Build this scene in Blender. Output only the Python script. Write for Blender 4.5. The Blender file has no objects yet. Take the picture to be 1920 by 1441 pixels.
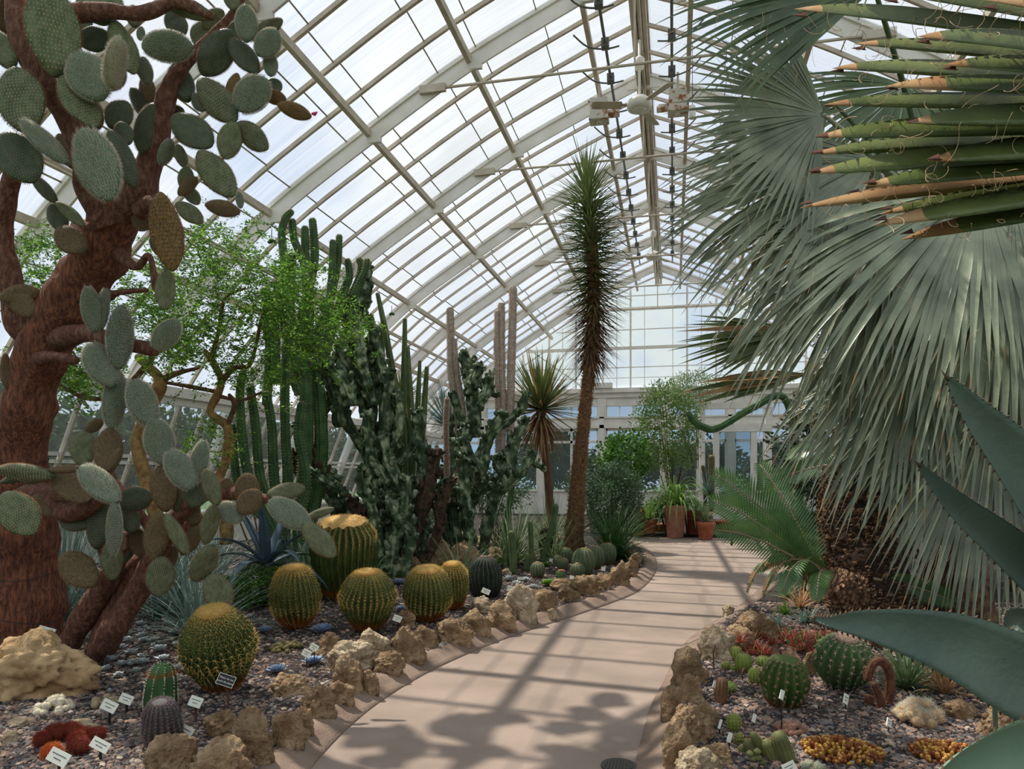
import bpy, math, random
import numpy as np
from mathutils import Vector, Matrix, noise

# ------------------------------------------------------------------ camera, sky, sun, exposure
F = 1350.0
HC = 1.65
HY = 888.0
TH = math.atan(302 / F)
CT, ST = math.cos(TH), math.sin(TH)
SC = bpy.context.scene
COL = SC.collection
cam_d = bpy.data.cameras.new('camera')
cam = bpy.data.objects.new('camera', cam_d)
COL.objects.link(cam)
cam.location = (0, 0, HC)
cam.rotation_euler = (math.pi / 2, 0, TH)
cam_d.sensor_width = 36
cam_d.lens = F / 1920 * 36
cam_d.shift_y = (HY - 720.5) / 1920
cam_d.clip_start = .05
SC.camera = cam
SC.view_settings.view_transform = 'Standard'
SC.view_settings.look = 'None'
SC.view_settings.gamma = 1
SC.view_settings.use_curve_mapping = False
SC.view_settings.exposure = 0.0

w = bpy.data.worlds.new('sky')
SC.world = w
w.use_nodes = True
nt = w.node_tree
nt.nodes.clear()
wo = nt.nodes.new('ShaderNodeOutputWorld')
bg = nt.nodes.new('ShaderNodeBackground')
tc = nt.nodes.new('ShaderNodeTexCoord')
nz = nt.nodes.new('ShaderNodeTexNoise')
nz.inputs['Scale'].default_value = 2.2
nz.inputs['Detail'].default_value = 6
rp = nt.nodes.new('ShaderNodeValToRGB')
rp.color_ramp.elements[0].position = .36
rp.color_ramp.elements[0].color = (.62, .76, 1.0, 1)
rp.color_ramp.elements[1].position = .60
rp.color_ramp.elements[1].color = (.93, .97, 1.0, 1)
nt.links.new(tc.outputs['Generated'], nz.inputs['Vector'])
nt.links.new(nz.outputs['Fac'], rp.inputs['Fac'])
nt.links.new(rp.outputs['Color'], bg.inputs['Color'])
bg.inputs['Strength'].default_value = .87
nt.links.new(bg.outputs[0], wo.inputs[0])

SUN = Vector((-.5, .25, 1)).normalized()
sd = bpy.data.lights.new('sun', 'SUN')
so = bpy.data.objects.new('sun', sd)
COL.objects.link(so)
so.rotation_euler = SUN.to_track_quat('Z', 'Y').to_euler()
so.location = SUN * 30
sd.energy = 5.2
sd.angle = .012
sd.color = (1.0, .94, .86)

# ------------------------------------------------------------------ helpers
R = random.Random(7)
ZB = .08

def P(px, py, D):
    xr = (px - 960) / F * D
    return Vector((xr * CT - D * ST, xr * ST + D * CT, HC + (HY - py) / F * D))

def G(px, py, z=ZB):
    return P(px, py, F * (HC - z) / (py - HY))

def hexc(r, g, b):
    return tuple(((v / 255) / 12.92 if v / 255 <= .04045 else ((v / 255 + .055) / 1.055) ** 2.4) for v in (r, g, b)) + (1,)

MATS = {}

def mat(name, col, col2=None, scale=8, rough=.6, bump=0, bscale=None, spec=.3, trans=0, stretch=None, kind='noise', rand=0, detail=5, lo=.35, hi=.65, col3=None, bdist=.02):
    if name in MATS:
        return MATS[name]
    m = bpy.data.materials.new(name)
    MATS[name] = m
    m.use_nodes = True
    t = m.node_tree
    b = t.nodes['Principled BSDF']
    b.inputs['Roughness'].default_value = rough
    b.inputs['Specular IOR Level'].default_value = spec
    tc = t.nodes.new('ShaderNodeTexCoord')
    vec = tc.outputs['Object']
    if stretch:
        mp = t.nodes.new('ShaderNodeMapping')
        mp.inputs['Scale'].default_value = stretch
        t.links.new(vec, mp.inputs['Vector'])
        vec = mp.outputs['Vector']
    outc = None
    b.inputs['Base Color'].default_value = hexc(*col)
    if col2:
        n = t.nodes.new('ShaderNodeTexVoronoi' if kind == 'voronoi' else 'ShaderNodeTexNoise')
        n.inputs['Scale'].default_value = scale
        if kind != 'voronoi':
            n.inputs['Detail'].default_value = detail
        t.links.new(vec, n.inputs['Vector'])
        r = t.nodes.new('ShaderNodeValToRGB')
        r.color_ramp.elements[0].position = lo
        r.color_ramp.elements[0].color = hexc(*col)
        r.color_ramp.elements[1].position = hi
        r.color_ramp.elements[1].color = hexc(*col2)
        if col3:
            e = r.color_ramp.elements.new((lo + hi) / 2)
            e.color = hexc(*col3)
        t.links.new(n.outputs['Distance' if kind == 'voronoi' else 'Fac'], r.inputs['Fac'])
        outc = r.outputs['Color']
    if rand:
        oi = t.nodes.new('ShaderNodeObjectInfo')
        hs = t.nodes.new('ShaderNodeHueSaturation')
        ma = t.nodes.new('ShaderNodeMath')
        ma.operation = 'MULTIPLY_ADD'
        ma.inputs[1].default_value = rand * 2
        ma.inputs[2].default_value = 1 - rand
        t.links.new(oi.outputs['Random'], ma.inputs[0])
        t.links.new(ma.outputs[0], hs.inputs['Value'])
        if outc:
            t.links.new(outc, hs.inputs['Color'])
        else:
            hs.inputs['Color'].default_value = hexc(*col)
        outc = hs.outputs['Color']
    if outc:
        t.links.new(outc, b.inputs['Base Color'])
    if bump:
        n2 = t.nodes.new('ShaderNodeTexNoise')
        n2.inputs['Scale'].default_value = bscale or scale * 2
        n2.inputs['Detail'].default_value = 6
        t.links.new(vec, n2.inputs['Vector'])
        bp = t.nodes.new('ShaderNodeBump')
        bp.inputs['Strength'].default_value = bump
        bp.inputs['Distance'].default_value = bdist
        t.links.new(n2.outputs['Fac'], bp.inputs['Height'])
        t.links.new(bp.outputs[0], b.inputs['Normal'])
    if trans:
        tl = t.nodes.new('ShaderNodeBsdfTranslucent')
        mx = t.nodes.new('ShaderNodeMixShader')
        mx.inputs[0].default_value = trans
        if outc:
            t.links.new(outc, tl.inputs['Color'])
        else:
            tl.inputs['Color'].default_value = hexc(*col)
        t.links.new(b.outputs[0], mx.inputs[1])
        t.links.new(tl.outputs[0], mx.inputs[2])
        t.links.new(mx.outputs[0], t.nodes['Material Output'].inputs[0])
    return m

class MB:
    def __init__(s):
        s.v = []; s.f = []; s.m = []
    def add(s, vs, fs, mi=0):
        o = len(s.v)
        s.v.extend([tuple(p) for p in vs])
        s.f.extend([tuple(i + o for i in f) for f in fs])
        s.m.extend([mi] * len(fs))
    def addnp(s, vs, fs, mi=0):
        o = len(s.v)
        s.v.extend(map(tuple, vs.tolist()))
        s.f.extend(map(tuple, (fs + o).tolist()))
        if isinstance(mi, int):
            s.m.extend([mi] * len(fs))
        else:
            s.m.extend(list(mi))
    def box(s, a, b, mi=0):
        x0, y0, z0 = a; x1, y1, z1 = b
        s.add([(x0, y0, z0), (x1, y0, z0), (x1, y1, z0), (x0, y1, z0), (x0, y0, z1), (x1, y0, z1), (x1, y1, z1), (x0, y1, z1)],
              [(0, 3, 2, 1), (4, 5, 6, 7), (0, 1, 5, 4), (1, 2, 6, 5), (2, 3, 7, 6), (3, 0, 4, 7)], mi)
    def bar(s, p, q, wx, wz, up=(0, 0, 1), mi=0):
        """rectangular bar from p to q, width wx across, wz along up"""
        p = Vector(p); q = Vector(q); d = (q - p).normalized(); u = Vector(up)
        sd_ = d.cross(u)
        if sd_.length < 1e-4:
            sd_ = d.cross(Vector((1, 0, 0)))
        sd_.normalize(); u = sd_.cross(d).normalized()
        vs = []
        for e in (p, q):
            for a, b in ((-1, -1), (1, -1), (1, 1), (-1, 1)):
                vs.append(e + sd_ * a * wx / 2 + u * b * wz / 2)
        s.add(vs, [(0, 3, 2, 1), (4, 5, 6, 7), (0, 1, 5, 4), (1, 2, 6, 5), (2, 3, 7, 6), (3, 0, 4, 7)], mi)
    def tube(s, pts, rad, n=8, mi=0, ribs=0, amp=0, cap=True, jitter=0, seed=0, twist=0, nf=6):
        pts = [Vector(p) for p in pts]
        if not hasattr(rad, '__len__'):
            rad = [rad] * len(pts)
        rad = list(rad)
        rr = random.Random(seed)
        k = len(pts)
        tg = []
        for i in range(k):
            a = pts[max(0, i - 1)]; b = pts[min(k - 1, i + 1)]
            d = b - a
            tg.append(d.normalized() if d.length > 1e-9 else Vector((0, 0, 1)))
        u = tg[0].cross(Vector((.3, .8, .1)))
        if u.length < .1:
            u = tg[0].cross(Vector((1, 0, 0)))
        u.normalize()
        vs = []
        frames = []
        for i in range(k):
            u = (u - tg[i] * u.dot(tg[i])).normalized()
            w_ = tg[i].cross(u)
            frames.append((u.copy(), w_.copy()))
            for j in range(n):
                a = 2 * math.pi * j / n
                r = rad[i]
                if ribs:
                    c_ = abs(math.sin((a + twist * i) * ribs / 2))
                    r *= 1 - amp * c_
                if jitter:
                    q = (pts[i] + (u * math.cos(a) + w_ * math.sin(a)) * rad[i])
                    r *= 1 + jitter * noise.noise(q * nf / max(.02, 1) + Vector((seed, 0, 0)))
                vs.append(pts[i] + (u * math.cos(a) + w_ * math.sin(a)) * r)
        fs = []
        for i in range(k - 1):
            for j in range(n):
                j2 = (j + 1) % n
                fs.append((i * n + j, i * n + j2, (i + 1) * n + j2, (i + 1) * n + j))
        if cap:
            fs.append(tuple(reversed(range(n))))
            fs.append(tuple(range((k - 1) * n, k * n)))
        s.add(vs, fs, mi)
        return frames
    def build(s, name, mats, parent=None, smooth=True, loc=None, **props):
        me = bpy.data.meshes.new(name)
        off = Vector(loc) if loc is not None else Vector((0, 0, 0))
        if loc is not None:
            s.v = [(a - off.x, b - off.y, c - off.z) for a, b, c in s.v]
        me.from_pydata(s.v, [], s.f)
        if not isinstance(mats, (list, tuple)):
            mats = [mats]
        for m in mats:
            me.materials.append(m)
        me.polygons.foreach_set('material_index', s.m)
        me.polygons.foreach_set('use_smooth', [bool(smooth)] * len(s.f))
        me.update()
        o = bpy.data.objects.new(name, me)
        COL.objects.link(o)
        if parent:
            o.parent = parent
            o.location = off - wloc(parent)
        else:
            o.location = off
        for k_, v_ in props.items():
            o[k_] = v_
        return o

def wloc(o):
    v = Vector((0, 0, 0))
    while o:
        v += o.location
        o = o.parent
    return v

def tag(o, label, cat, group=None, kind=None):
    o['label'] = label
    o['category'] = cat
    if group: o['group'] = group
    if kind: o['kind'] = kind
    return o

def thing(name, label, cat, loc, group=None):
    o = bpy.data.objects.new(name, None)
    COL.objects.link(o)
    o.empty_display_size = .1
    o.location = loc
    return tag(o, label, cat, group)

def structure(o):
    o['kind'] = 'structure'
    return o

def smoothpts(pts, n=6, rad=None):
    """Catmull-Rom through pts (Vectors); rad interpolated as well"""
    pts = [Vector(p) for p in pts]
    out = []; ro = []
    k = len(pts)
    for i in range(k - 1):
        p0 = pts[max(0, i - 1)]; p1 = pts[i]; p2 = pts[i + 1]; p3 = pts[min(k - 1, i + 2)]
        for j in range(n):
            t = j / n
            out.append(.5 * ((2 * p1) + (p2 - p0) * t + (2 * p0 - 5 * p1 + 4 * p2 - p3) * t * t + (3 * p1 - p0 - 3 * p2 + p3) * t ** 3))
            if rad: ro.append(rad[i] * (1 - t) + rad[i + 1] * t)
    out.append(pts[-1])
    if rad:
        ro.append(rad[-1])
        return out, ro
    return out

def roundtip(pts, rad, n=4):
    """append a rounded dome to the end of a tube"""
    d = (pts[-1] - pts[-2]).normalized()
    r = rad[-1]; e = pts[-1]
    for i in range(1, n + 1):
        a = math.pi / 2 * i / n
        pts.append(e + d * r * math.sin(a)); rad.append(max(r * math.cos(a), r * .04))
    return pts, rad

def spines(mb, ps, ds, L, W, mi=1, rng=None):
    """three-sided thin needles; ps (N,3) ds (N,3) arrays, L/W arrays or numbers"""
    ps = np.asarray(ps, float); ds = np.asarray(ds, float)
    n = len(ps)
    if n == 0: return
    ds = ds / (np.linalg.norm(ds, axis=1, keepdims=True) + 1e-9)
    L = np.broadcast_to(np.asarray(L, float), (n,))[:, None]; W = np.broadcast_to(np.asarray(W, float), (n,))[:, None]
    ref = np.where(np.abs(ds[:, 2:3]) > .9, np.array([[1., 0, 0]]), np.array([[0, 0, 1.]]))
    a = np.cross(ds, ref); a /= np.linalg.norm(a, axis=1, keepdims=True) + 1e-9
    b = np.cross(ds, a)
    v = np.empty((n, 4, 3))
    v[:, 0] = ps + a * W
    v[:, 1] = ps - a * W * .5 + b * W * .87
    v[:, 2] = ps - a * W * .5 - b * W * .87
    v[:, 3] = ps + ds * L
    idx = np.arange(n)[:, None, None] * 4
    f = np.array([[0, 1, 3], [1, 2, 3], [2, 0, 3]])[None] + idx
    mb.addnp(v.reshape(-1, 3), f.reshape(-1, 3), mi)

def leafcloud(mb, cs, ds, L, W, mi=0, seed=1, fold=.25):
    """diamond leaflets (two faces folded on the midrib)"""
    g = np.random.default_rng(seed)
    cs = np.asarray(cs, float); ds = np.asarray(ds, float); n = len(cs)
    ds = ds / (np.linalg.norm(ds, axis=1, keepdims=True) + 1e-9)
    r = g.normal(size=(n, 3)); a = np.cross(ds, r); a /= np.linalg.norm(a, axis=1, keepdims=True) + 1e-9
    b = np.cross(ds, a)
    L = np.broadcast_to(np.asarray(L, float), (n,))[:, None]; W = np.broadcast_to(np.asarray(W, float), (n,))[:, None]
    v = np.empty((n, 4, 3))
    v[:, 0] = cs
    v[:, 1] = cs + ds * L * .45 + a * W * .5 + b * W * fold
    v[:, 2] = cs + ds * L
    v[:, 3] = cs + ds * L * .45 - a * W * .5 + b * W * fold
    f = np.array([[0, 1, 2], [0, 2, 3]])[None] + np.arange(n)[:, None, None] * 4
    mis = mi if isinstance(mi, int) else np.repeat(np.asarray(mi), 2)
    mb.addnp(v.reshape(-1, 3), f.reshape(-1, 3), mis)

def blade(mb, p0, d0, L, W, n=8, droop=.3, fold=.25, mi=0, side=None, prof=None, curl=0, tipmi=None, tipfrac=.8, thick=0, tw=0):
    """strap or pointed leaf: centre line bends under gravity, V folded section"""
    p = Vector(p0); d = Vector(d0).normalized()
    if side is None:
        side = d.cross(Vector((0, 0, 1)))
        if side.length < .05: side = Vector((R.uniform(-1, 1), R.uniform(-1, 1), 0))
    side = Vector(side); side = (side - d * side.dot(d)).normalized()
    vs = []; step = L / n
    for i in range(n + 1):
        t = i / n
        wv = prof(t) if prof else (math.sin(math.pi * (t * .82 + .18)) ** .8 if t < 1 else 0)
        wv = max(wv, .01) * W / 2
        nrm = side.cross(d).normalized()
        sd2 = side
        if tw:
            q = Matrix.Rotation(tw * t, 3, d)
            sd2 = q @ side; nrm = q @ nrm
        vs += [p - sd2 * wv + nrm * wv * fold, p - nrm * thick * min(1, (1 - t) * 3), p + sd2 * wv + nrm * wv * fold]
        if thick:
            vs += [p + nrm * (wv * fold * .3)]
        p = p + d * step
        d = (d + Vector((0, 0, -1)) * droop * step / max(L, .01) * (.3 + 1.6 * t) + side * curl * step).normalized()
        side = (side - d * side.dot(d)).normalized()
    fs = []; ms = []
    kk = 4 if thick else 3
    for i in range(n):
        a = i * kk; b = a + kk
        q = [(a, a + 1, b + 1, b), (a + 1, a + 2, b + 2, b + 1)]
        if thick:
            q += [(a + 2, a + 3, b + 3, b + 2), (a + 3, a, b, b + 3)]
        fs += q
        m_ = tipmi if (tipmi is not None and (i + .5) / n > tipfrac) else mi
        ms += [m_] * len(q)
    o = len(mb.v)
    mb.v.extend([tuple(x) for x in vs]); mb.f.extend([tuple(j + o for j in f) for f in fs]); mb.m.extend(ms)
    return p

def dup(o, loc=None, rot=None, scale=None, parent=None):
    c = o.copy(); COL.objects.link(c); c.parent = parent
    if loc is not None: c.location = loc
    if rot is not None: c.rotation_euler = rot
    if scale is not None: c.scale = (scale,) * 3 if not hasattr(scale, '__len__') else scale
    for ch in list(o.children):
        dup(ch, parent=c)
    return c

def nv(v, s=1.0):
    return noise.noise(Vector(v) * s)
# ------------------------------------------------------------------ materials
m_white = mat('painted_white_steel', (236, 233, 225), (222, 218, 206), 3, .5, .05)
m_beige = mat('painted_beige_steel', (206, 196, 178), (186, 174, 154), 4, .55, .05)
m_seam = mat('pane_seam', (150, 140, 105), (110, 100, 78), 6, .7)
m_rust = mat('rusty_white_paint', (205, 200, 188), (150, 92, 50), 9, .7, .2, lo=.5, hi=.62)
m_grey = mat('grey_pipe', (96, 98, 94), rough=.4)
m_path = mat('path_concrete', (158, 140, 126), (140, 124, 111), 1.6, .85, .3, 90)
m_curb = mat('curb_concrete', (144, 124, 108), (122, 103, 88), 5, .85, .4, 60)
m_bed = mat('grit_soil', (76, 66, 60), (48, 42, 38), 60, .95, .9, 120, kind='noise')
m_p = [mat('pebble_grey', (118, 111, 106), (88, 82, 78), 9, .8), mat('pebble_tan', (158, 132, 114), (128, 104, 90), 9, .8),
       mat('pebble_mauve', (110, 92, 84), (84, 70, 64), 9, .8), mat('pebble_dark', (66, 62, 66), (52, 48, 52), 9, .8), mat('pebble_pale', (186, 168, 150), (160, 144, 130), 9, .8)]
m_rock = mat('tan_limestone', (116, 90, 64), (188, 164, 132), 9, .92, 1.0, 34, rand=.16, detail=12, col3=(154, 128, 96), lo=.3, hi=.72, bdist=.05)
m_rock2 = mat('pale_limestone', (132, 110, 82), (212, 192, 160), 11, .92, 1.0, 38, rand=.1, detail=12, lo=.32, hi=.62, bdist=.05)
m_bark = mat('red_cactus_bark', (98, 66, 54), (146, 108, 88), 34, .8, 1.0, 70, stretch=(1, 1, .4), col3=(122, 82, 64), detail=10, bdist=.04)
m_barkr = mat('orange_cactus_bark', (96, 60, 48), (164, 104, 74), 40, .8, 1.0, 80, stretch=(1, 1, .22), col3=(130, 82, 62), detail=12, bdist=.05)
m_pad = mat('green_pad_skin', (104, 116, 84), (74, 88, 60), 9, .55, .25, 60, rand=.22)
m_padb = mat('brown_pad_skin', (116, 96, 70), (76, 72, 48), 14, .7, .3, 60, rand=.18)
m_padm = mat('mottled_pad_skin', (150, 112, 62), (74, 66, 42), 30, .7, .3, 60)
m_spw = mat('white_spine', (226, 218, 196), rough=.6, trans=.3)
m_spb = mat('brown_spine', (176, 128, 88), rough=.6, trans=.2)
m_gold = mat('golden_spine', (240, 206, 122), rough=.5, trans=.25)
m_goldo = mat('rusty_spine', (206, 120, 48), rough=.55, trans=.25)
m_wool = mat('golden_wool', (236, 200, 134), (212, 166, 98), 60, .95, .8, 160)
m_barrel = mat('barrel_skin', (74, 92, 40), (46, 66, 30), 6, .6, .1)
m_barrelo = mat('barrel_base_skin', (140, 92, 36), (96, 72, 32), 8, .7, .2)
m_darkb = mat('dark_barrel_skin', (48, 60, 44), (34, 44, 34), 8, .6)
m_col = mat('column_cactus_skin', (74, 108, 58), (46, 78, 44), 6, .5, .1)
m_coll = mat('pale_column_skin', (98, 116, 70), (66, 88, 54), 6, .5, .1)
m_mons = mat('gnarled_cactus_skin', (164, 176, 142), (46, 62, 38), 7, .55, .6, 24, col3=(72, 94, 64), rand=.15)
m_monsb = mat('corky_cactus_bark', (96, 76, 58), (52, 46, 34), 14, .9, .8, 40)
m_hairy = mat('white_column_skin', (228, 210, 196), (176, 156, 138), 20, .8, .4)
m_hairs = mat('white_column_wool', (224, 204, 188), rough=.9, trans=.3)
m_acl = mat('acacia_leaf', (92, 138, 50), (58, 100, 34), 3, .5, trans=.45)
m_acl2 = mat('acacia_leaf_bright', (140, 186, 66), rough=.5, trans=.5)
m_acb = mat('golden_bark', (168, 136, 84), (122, 92, 56), 16, .8, .6, 40)
m_acb2 = mat('brown_bark', (122, 88, 62), (84, 60, 44), 16, .85, .5, 40)
m_palm = mat('blue_palm_leaf', (158, 165, 134), (104, 116, 90), 3, .36, .1, 60, spec=.7, trans=.1, rand=.12)
m_palmg = mat('green_palm_leaf', (96, 116, 74), (68, 88, 54), 3, .38, spec=.6, trans=.15, rand=.1)
m_palmn = mat('olive_palm_leaf', (112, 122, 68), (76, 90, 44), 5, .4, .25, 50, spec=.5, trans=.12)
m_dead = mat('dead_leaf_tan', (196, 160, 116), (160, 120, 80), 6, .75, .1, trans=.2)
m_deadd = mat('dead_leaf_dark', (104, 66, 52), (76, 50, 42), 8, .8)
m_thread = mat('leaf_thread', (206, 176, 142), rough=.8)
m_cyc = mat('cycad_leaf', (98, 132, 72), (62, 100, 54), 3, .35, spec=.6, trans=.15)
m_cycs = mat('cycad_stalk', (150, 132, 104), rough=.6)
m_cyct = mat('cycad_trunk_scale', (140, 108, 80), (72, 54, 42), 12, .9, .6, 40, rand=.1)
m_agave = mat('agave_leaf', (100, 118, 102), (76, 94, 84), 3, .5, .25, 40, spec=.4, detail=9)
m_agavel = mat('agave_underside', (132, 156, 128), (112, 138, 112), 3, .5, .1, 30)
m_thorn = mat('agave_thorn', (96, 74, 54), rough=.6)
m_yuc = mat('yucca_leaf', (124, 136, 84), (86, 102, 58), 3, .5, trans=.15)
m_yucd = mat('yucca_leaf_dry', (122, 92, 66), (88, 66, 50), 5, .8)
m_yuct = mat('yucca_trunk', (132, 98, 70), (78, 56, 40), 24, .9, .5, 60)
m_grass = mat('grass_leaf', (136, 156, 110), (108, 132, 88), 3, .5, trans=.2)
m_grassb = mat('blue_grass_leaf', (122, 144, 132), (98, 122, 112), 3, .5, trans=.15)
m_green = mat('fresh_leaf', (96, 138, 56), (64, 108, 40), 4, .5, trans=.3)
m_olive = mat('bush_leaf', (102, 128, 92), (76, 104, 70), 4, .5, trans=.25)
m_echb = mat('blue_rosette', (154, 174, 202), (124, 146, 178), 10, .6)
m_ghost = mat('grey_rosette', (204, 208, 204), (172, 182, 184), 10, .6)
m_terra = mat('terracotta', (184, 112, 82), (160, 92, 66), 7, .8, .2)
m_terrap = mat('pale_terracotta', (182, 134, 108), (160, 110, 88), 7, .85, .2)
m_red = mat('red_spine', (150, 62, 40), (110, 44, 32), 20, .8)
m_redl = mat('red_bromeliad', (160, 76, 62), (120, 66, 48), 10, .45, trans=.2)
m_flower = mat('pink_flower', (226, 60, 110), rough=.5)
m_sign = mat('cream_sign', (226, 228, 210), rough=.5)
m_ink = mat('sign_ink', (40, 40, 38), rough=.5)
m_black = mat('black_sign', (38, 36, 38), rough=.4)
m_soil = mat('potting_soil', (66, 50, 42), rough=.95)
m_drain = mat('cast_iron', (70, 66, 62), rough=.6)
m_outg = mat('lawn', (84, 112, 60), (64, 92, 48), 3, .9)
m_outl = mat('outdoor_leaf', (66, 92, 48), (48, 72, 36), 2, .8, trans=.2)

# glass: clear panes with fine streaks running down the slope, and clouded panes at the gable
def glassmat(name, cloud, streaks=True, tint=(1, 1, 1)):
    m = bpy.data.materials.new(name); m.use_nodes = True
    t = m.node_tree; t.nodes.clear()
    out = t.nodes.new('ShaderNodeOutputMaterial')
    tr = t.nodes.new('ShaderNodeBsdfTransparent'); tl = t.nodes.new('ShaderNodeBsdfTranslucent')
    tr.inputs[0].default_value = (*tint, 1)
    tl.inputs[0].default_value = (.9, .94, .96, 1)
    mx = t.nodes.new('ShaderNodeMixShader')
    gl = t.nodes.new('ShaderNodeBsdfGlossy'); gl.inputs['Roughness'].default_value = .08
    mx2 = t.nodes.new('ShaderNodeMixShader')
    lw = t.nodes.new('ShaderNodeFresnel'); lw.inputs[0].default_value = 1.35
    mul = t.nodes.new('ShaderNodeMath'); mul.operation = 'MULTIPLY'; mul.inputs[1].default_value = .5
    if streaks:
        tc = t.nodes.new('ShaderNodeTexCoord'); mp = t.nodes.new('ShaderNodeMapping')
        mp.inputs['Scale'].default_value = (.35, 22, .35)
        nz = t.nodes.new('ShaderNodeTexNoise'); nz.inputs['Scale'].default_value = 1.0; nz.inputs['Detail'].default_value = 3
        n2 = t.nodes.new('ShaderNodeTexNoise'); n2.inputs['Scale'].default_value = .6
        t.links.new(tc.outputs['Object'], mp.inputs[0]); t.links.new(mp.outputs[0], nz.inputs['Vector'])
        t.links.new(tc.outputs['Object'], n2.inputs['Vector'])
        ad = t.nodes.new('ShaderNodeMath'); ad.operation = 'MULTIPLY'
        t.links.new(nz.outputs['Fac'], ad.inputs[0]); t.links.new(n2.outputs['Fac'], ad.inputs[1])
        mr = t.nodes.new('ShaderNodeMapRange')
        mr.inputs['From Min'].default_value = .12; mr.inputs['From Max'].default_value = .38
        mr.inputs['To Min'].default_value = cloud * .35; mr.inputs['To Max'].default_value = cloud * 1.6
        t.links.new(ad.outputs[0], mr.inputs['Value']); t.links.new(mr.outputs[0], mx.inputs[0])
    else:
        mx.inputs[0].default_value = cloud
    t.links.new(tr.outputs[0], mx.inputs[1]); t.links.new(tl.outputs[0], mx.inputs[2])
    t.links.new(lw.outputs[0], mul.inputs[0]); t.links.new(mul.outputs[0], mx2.inputs[0])
    t.links.new(mx.outputs[0], mx2.inputs[1]); t.links.new(gl.outputs[0], mx2.inputs[2])
    t.links.new(mx2.outputs[0], out.inputs[0])
    return m
m_glass = glassmat('roof_glass', .11)
m_glassc = glassmat('clouded_gable_glass', .95, tint=(.95, .98, 1))
m_glassw = glassmat('window_glass', .03, False, tint=(.72, .78, .8))

# ------------------------------------------------------------------ house
PROF = [(-.54, 7.53), (-1.38, 7.2), (-3.08, 6.42), (-4.72, 5.46), (-6.45, 4.34), (-7.75, 3.2), (-8.65, 2.3), (-9.2, 1.55)]
PURL = [1, 2, 3, 4, 5, 7]
XM = -.54
pf = smoothpts([Vector((x, 0, t + HC)) for x, t in PROF[1:]], 5)
pf = [Vector((PROF[0][0], 0, PROF[0][1] + HC))] + pf
def side(v, sgn):
    return Vector((v.x, v.y, v.z)) if sgn < 0 else Vector((2 * XM - v.x, v.y, v.z))
YB = 28.2
Y0 = -2.0
RIBS = [10.6 + 3.13 * k for k in range(-4, 6)]
# glass
mb = MB()
for sg in (-1, 1):
    for i in range(len(pf) - 1):
        a = side(pf[i], sg); b = side(pf[i + 1], sg)
        for k in range(len(RIBS)):
            y0 = RIBS[k] if k else Y0; y1 = RIBS[k + 1] if k + 1 < len(RIBS) else YB
            mb.add([(a.x, y0, a.z), (b.x, y0, b.z), (b.x, y1, b.z), (a.x, y1, a.z)], [(0, 1, 2, 3) if sg < 0 else (3, 2, 1, 0)])
o = mb.build('ceiling', m_glass); structure(o)
tn = 0
def trim(mb, m, smooth=False):
    global tn
    tn += 1
    return structure(mb.build('trim_%d' % tn, m, smooth=smooth))
def offs(i):
    a = pf[max(0, i - 1)]; b = pf[min(len(pf) - 1, i + 1)]
    d = (b - a).normalized()
    n = Vector((-d.z, 0, d.x))
    if n.z > 0: n = -n
    return n
for ry in RIBS:
    mb = MB()
    for sg in (-1, 1):
        vs = []
        for i, p in enumerate(pf):
            n = offs(i) if i else Vector((0, 0, -1))
            for (dn, dy) in ((-.02, -.05), (-.02, .05), (.05, .05), (.05, .018), (.27, .018), (.27, -.018), (.05, -.018), (.05, -.05)):
                q = side(p + n * dn, sg); vs.append((q.x, ry + dy, q.z))
        fs = []
        for i in range(len(pf) - 1):
            for j in range(8):
                j2 = (j + 1) % 8
                fs.append((i * 8 + j, i * 8 + j2, (i + 1) * 8 + j2, (i + 1) * 8 + j) if sg < 0 else (i * 8 + j2, i * 8 + j, (i + 1) * 8 + j, (i + 1) * 8 + j2))
        mb.add(vs, fs)
        # foot of the rib runs down the slanted side wall
        a = side(pf[-1], sg); b = side(Vector((-10.2, 0, .75)), sg)
        mb.bar((a.x, ry, a.z), (b.x, ry, b.z), .1, .2, up=(1, 0, 0))
        # bolted plates at the purlins
        for k in PURL[:5]:
            p = Vector((PROF[k][0], 0, PROF[k][1] + HC)); q = side(p + Vector((.14, 0, -.2)), sg)
            mb.box((q.x - .1, ry - .03, q.z - .05), (q.x + .1, ry + .03, q.z + .05))
    # lantern gusset
    mb.box((XM - .3, ry - .03, HC + 7.22), (XM + .3, ry + .03, HC + 7.42))
    trim(mb, m_white)
# glazing bars, two strands each, per bay
bars = []
for k in range(-5, 6):
    y0 = 10.6 + 3.13 * k
    for j in (1, 2, 3):
        y = y0 + 3.13 * j / 4
        if Y0 < y < YB: bars.append(y)
for i0 in range(0, len(bars), 3):
    mb = MB()
    for y in bars[i0:i0 + 3]:
        for sg in (-1, 1):
            for i in range(len(pf) - 1):
                n = offs(i)
                a = side(pf[i] + n * .03, sg); b = side(pf[i + 1] + n * .03, sg)
                mb.bar((a.x, y - .02, a.z), (b.x, y - .02, b.z), .03, .06, up=tuple(n))
                mb.bar((a.x, y + .025, a.z), (b.x, y + .025, b.z), .022, .03, up=tuple(n))
            a = side(pf[-1], sg); b = side(Vector((-10.2, 0, .75)), sg)
            mb.bar((a.x, y, a.z), (b.x, y, b.z), .05, .08, up=(1, 0, 0))
    trim(mb, m_beige)
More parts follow.
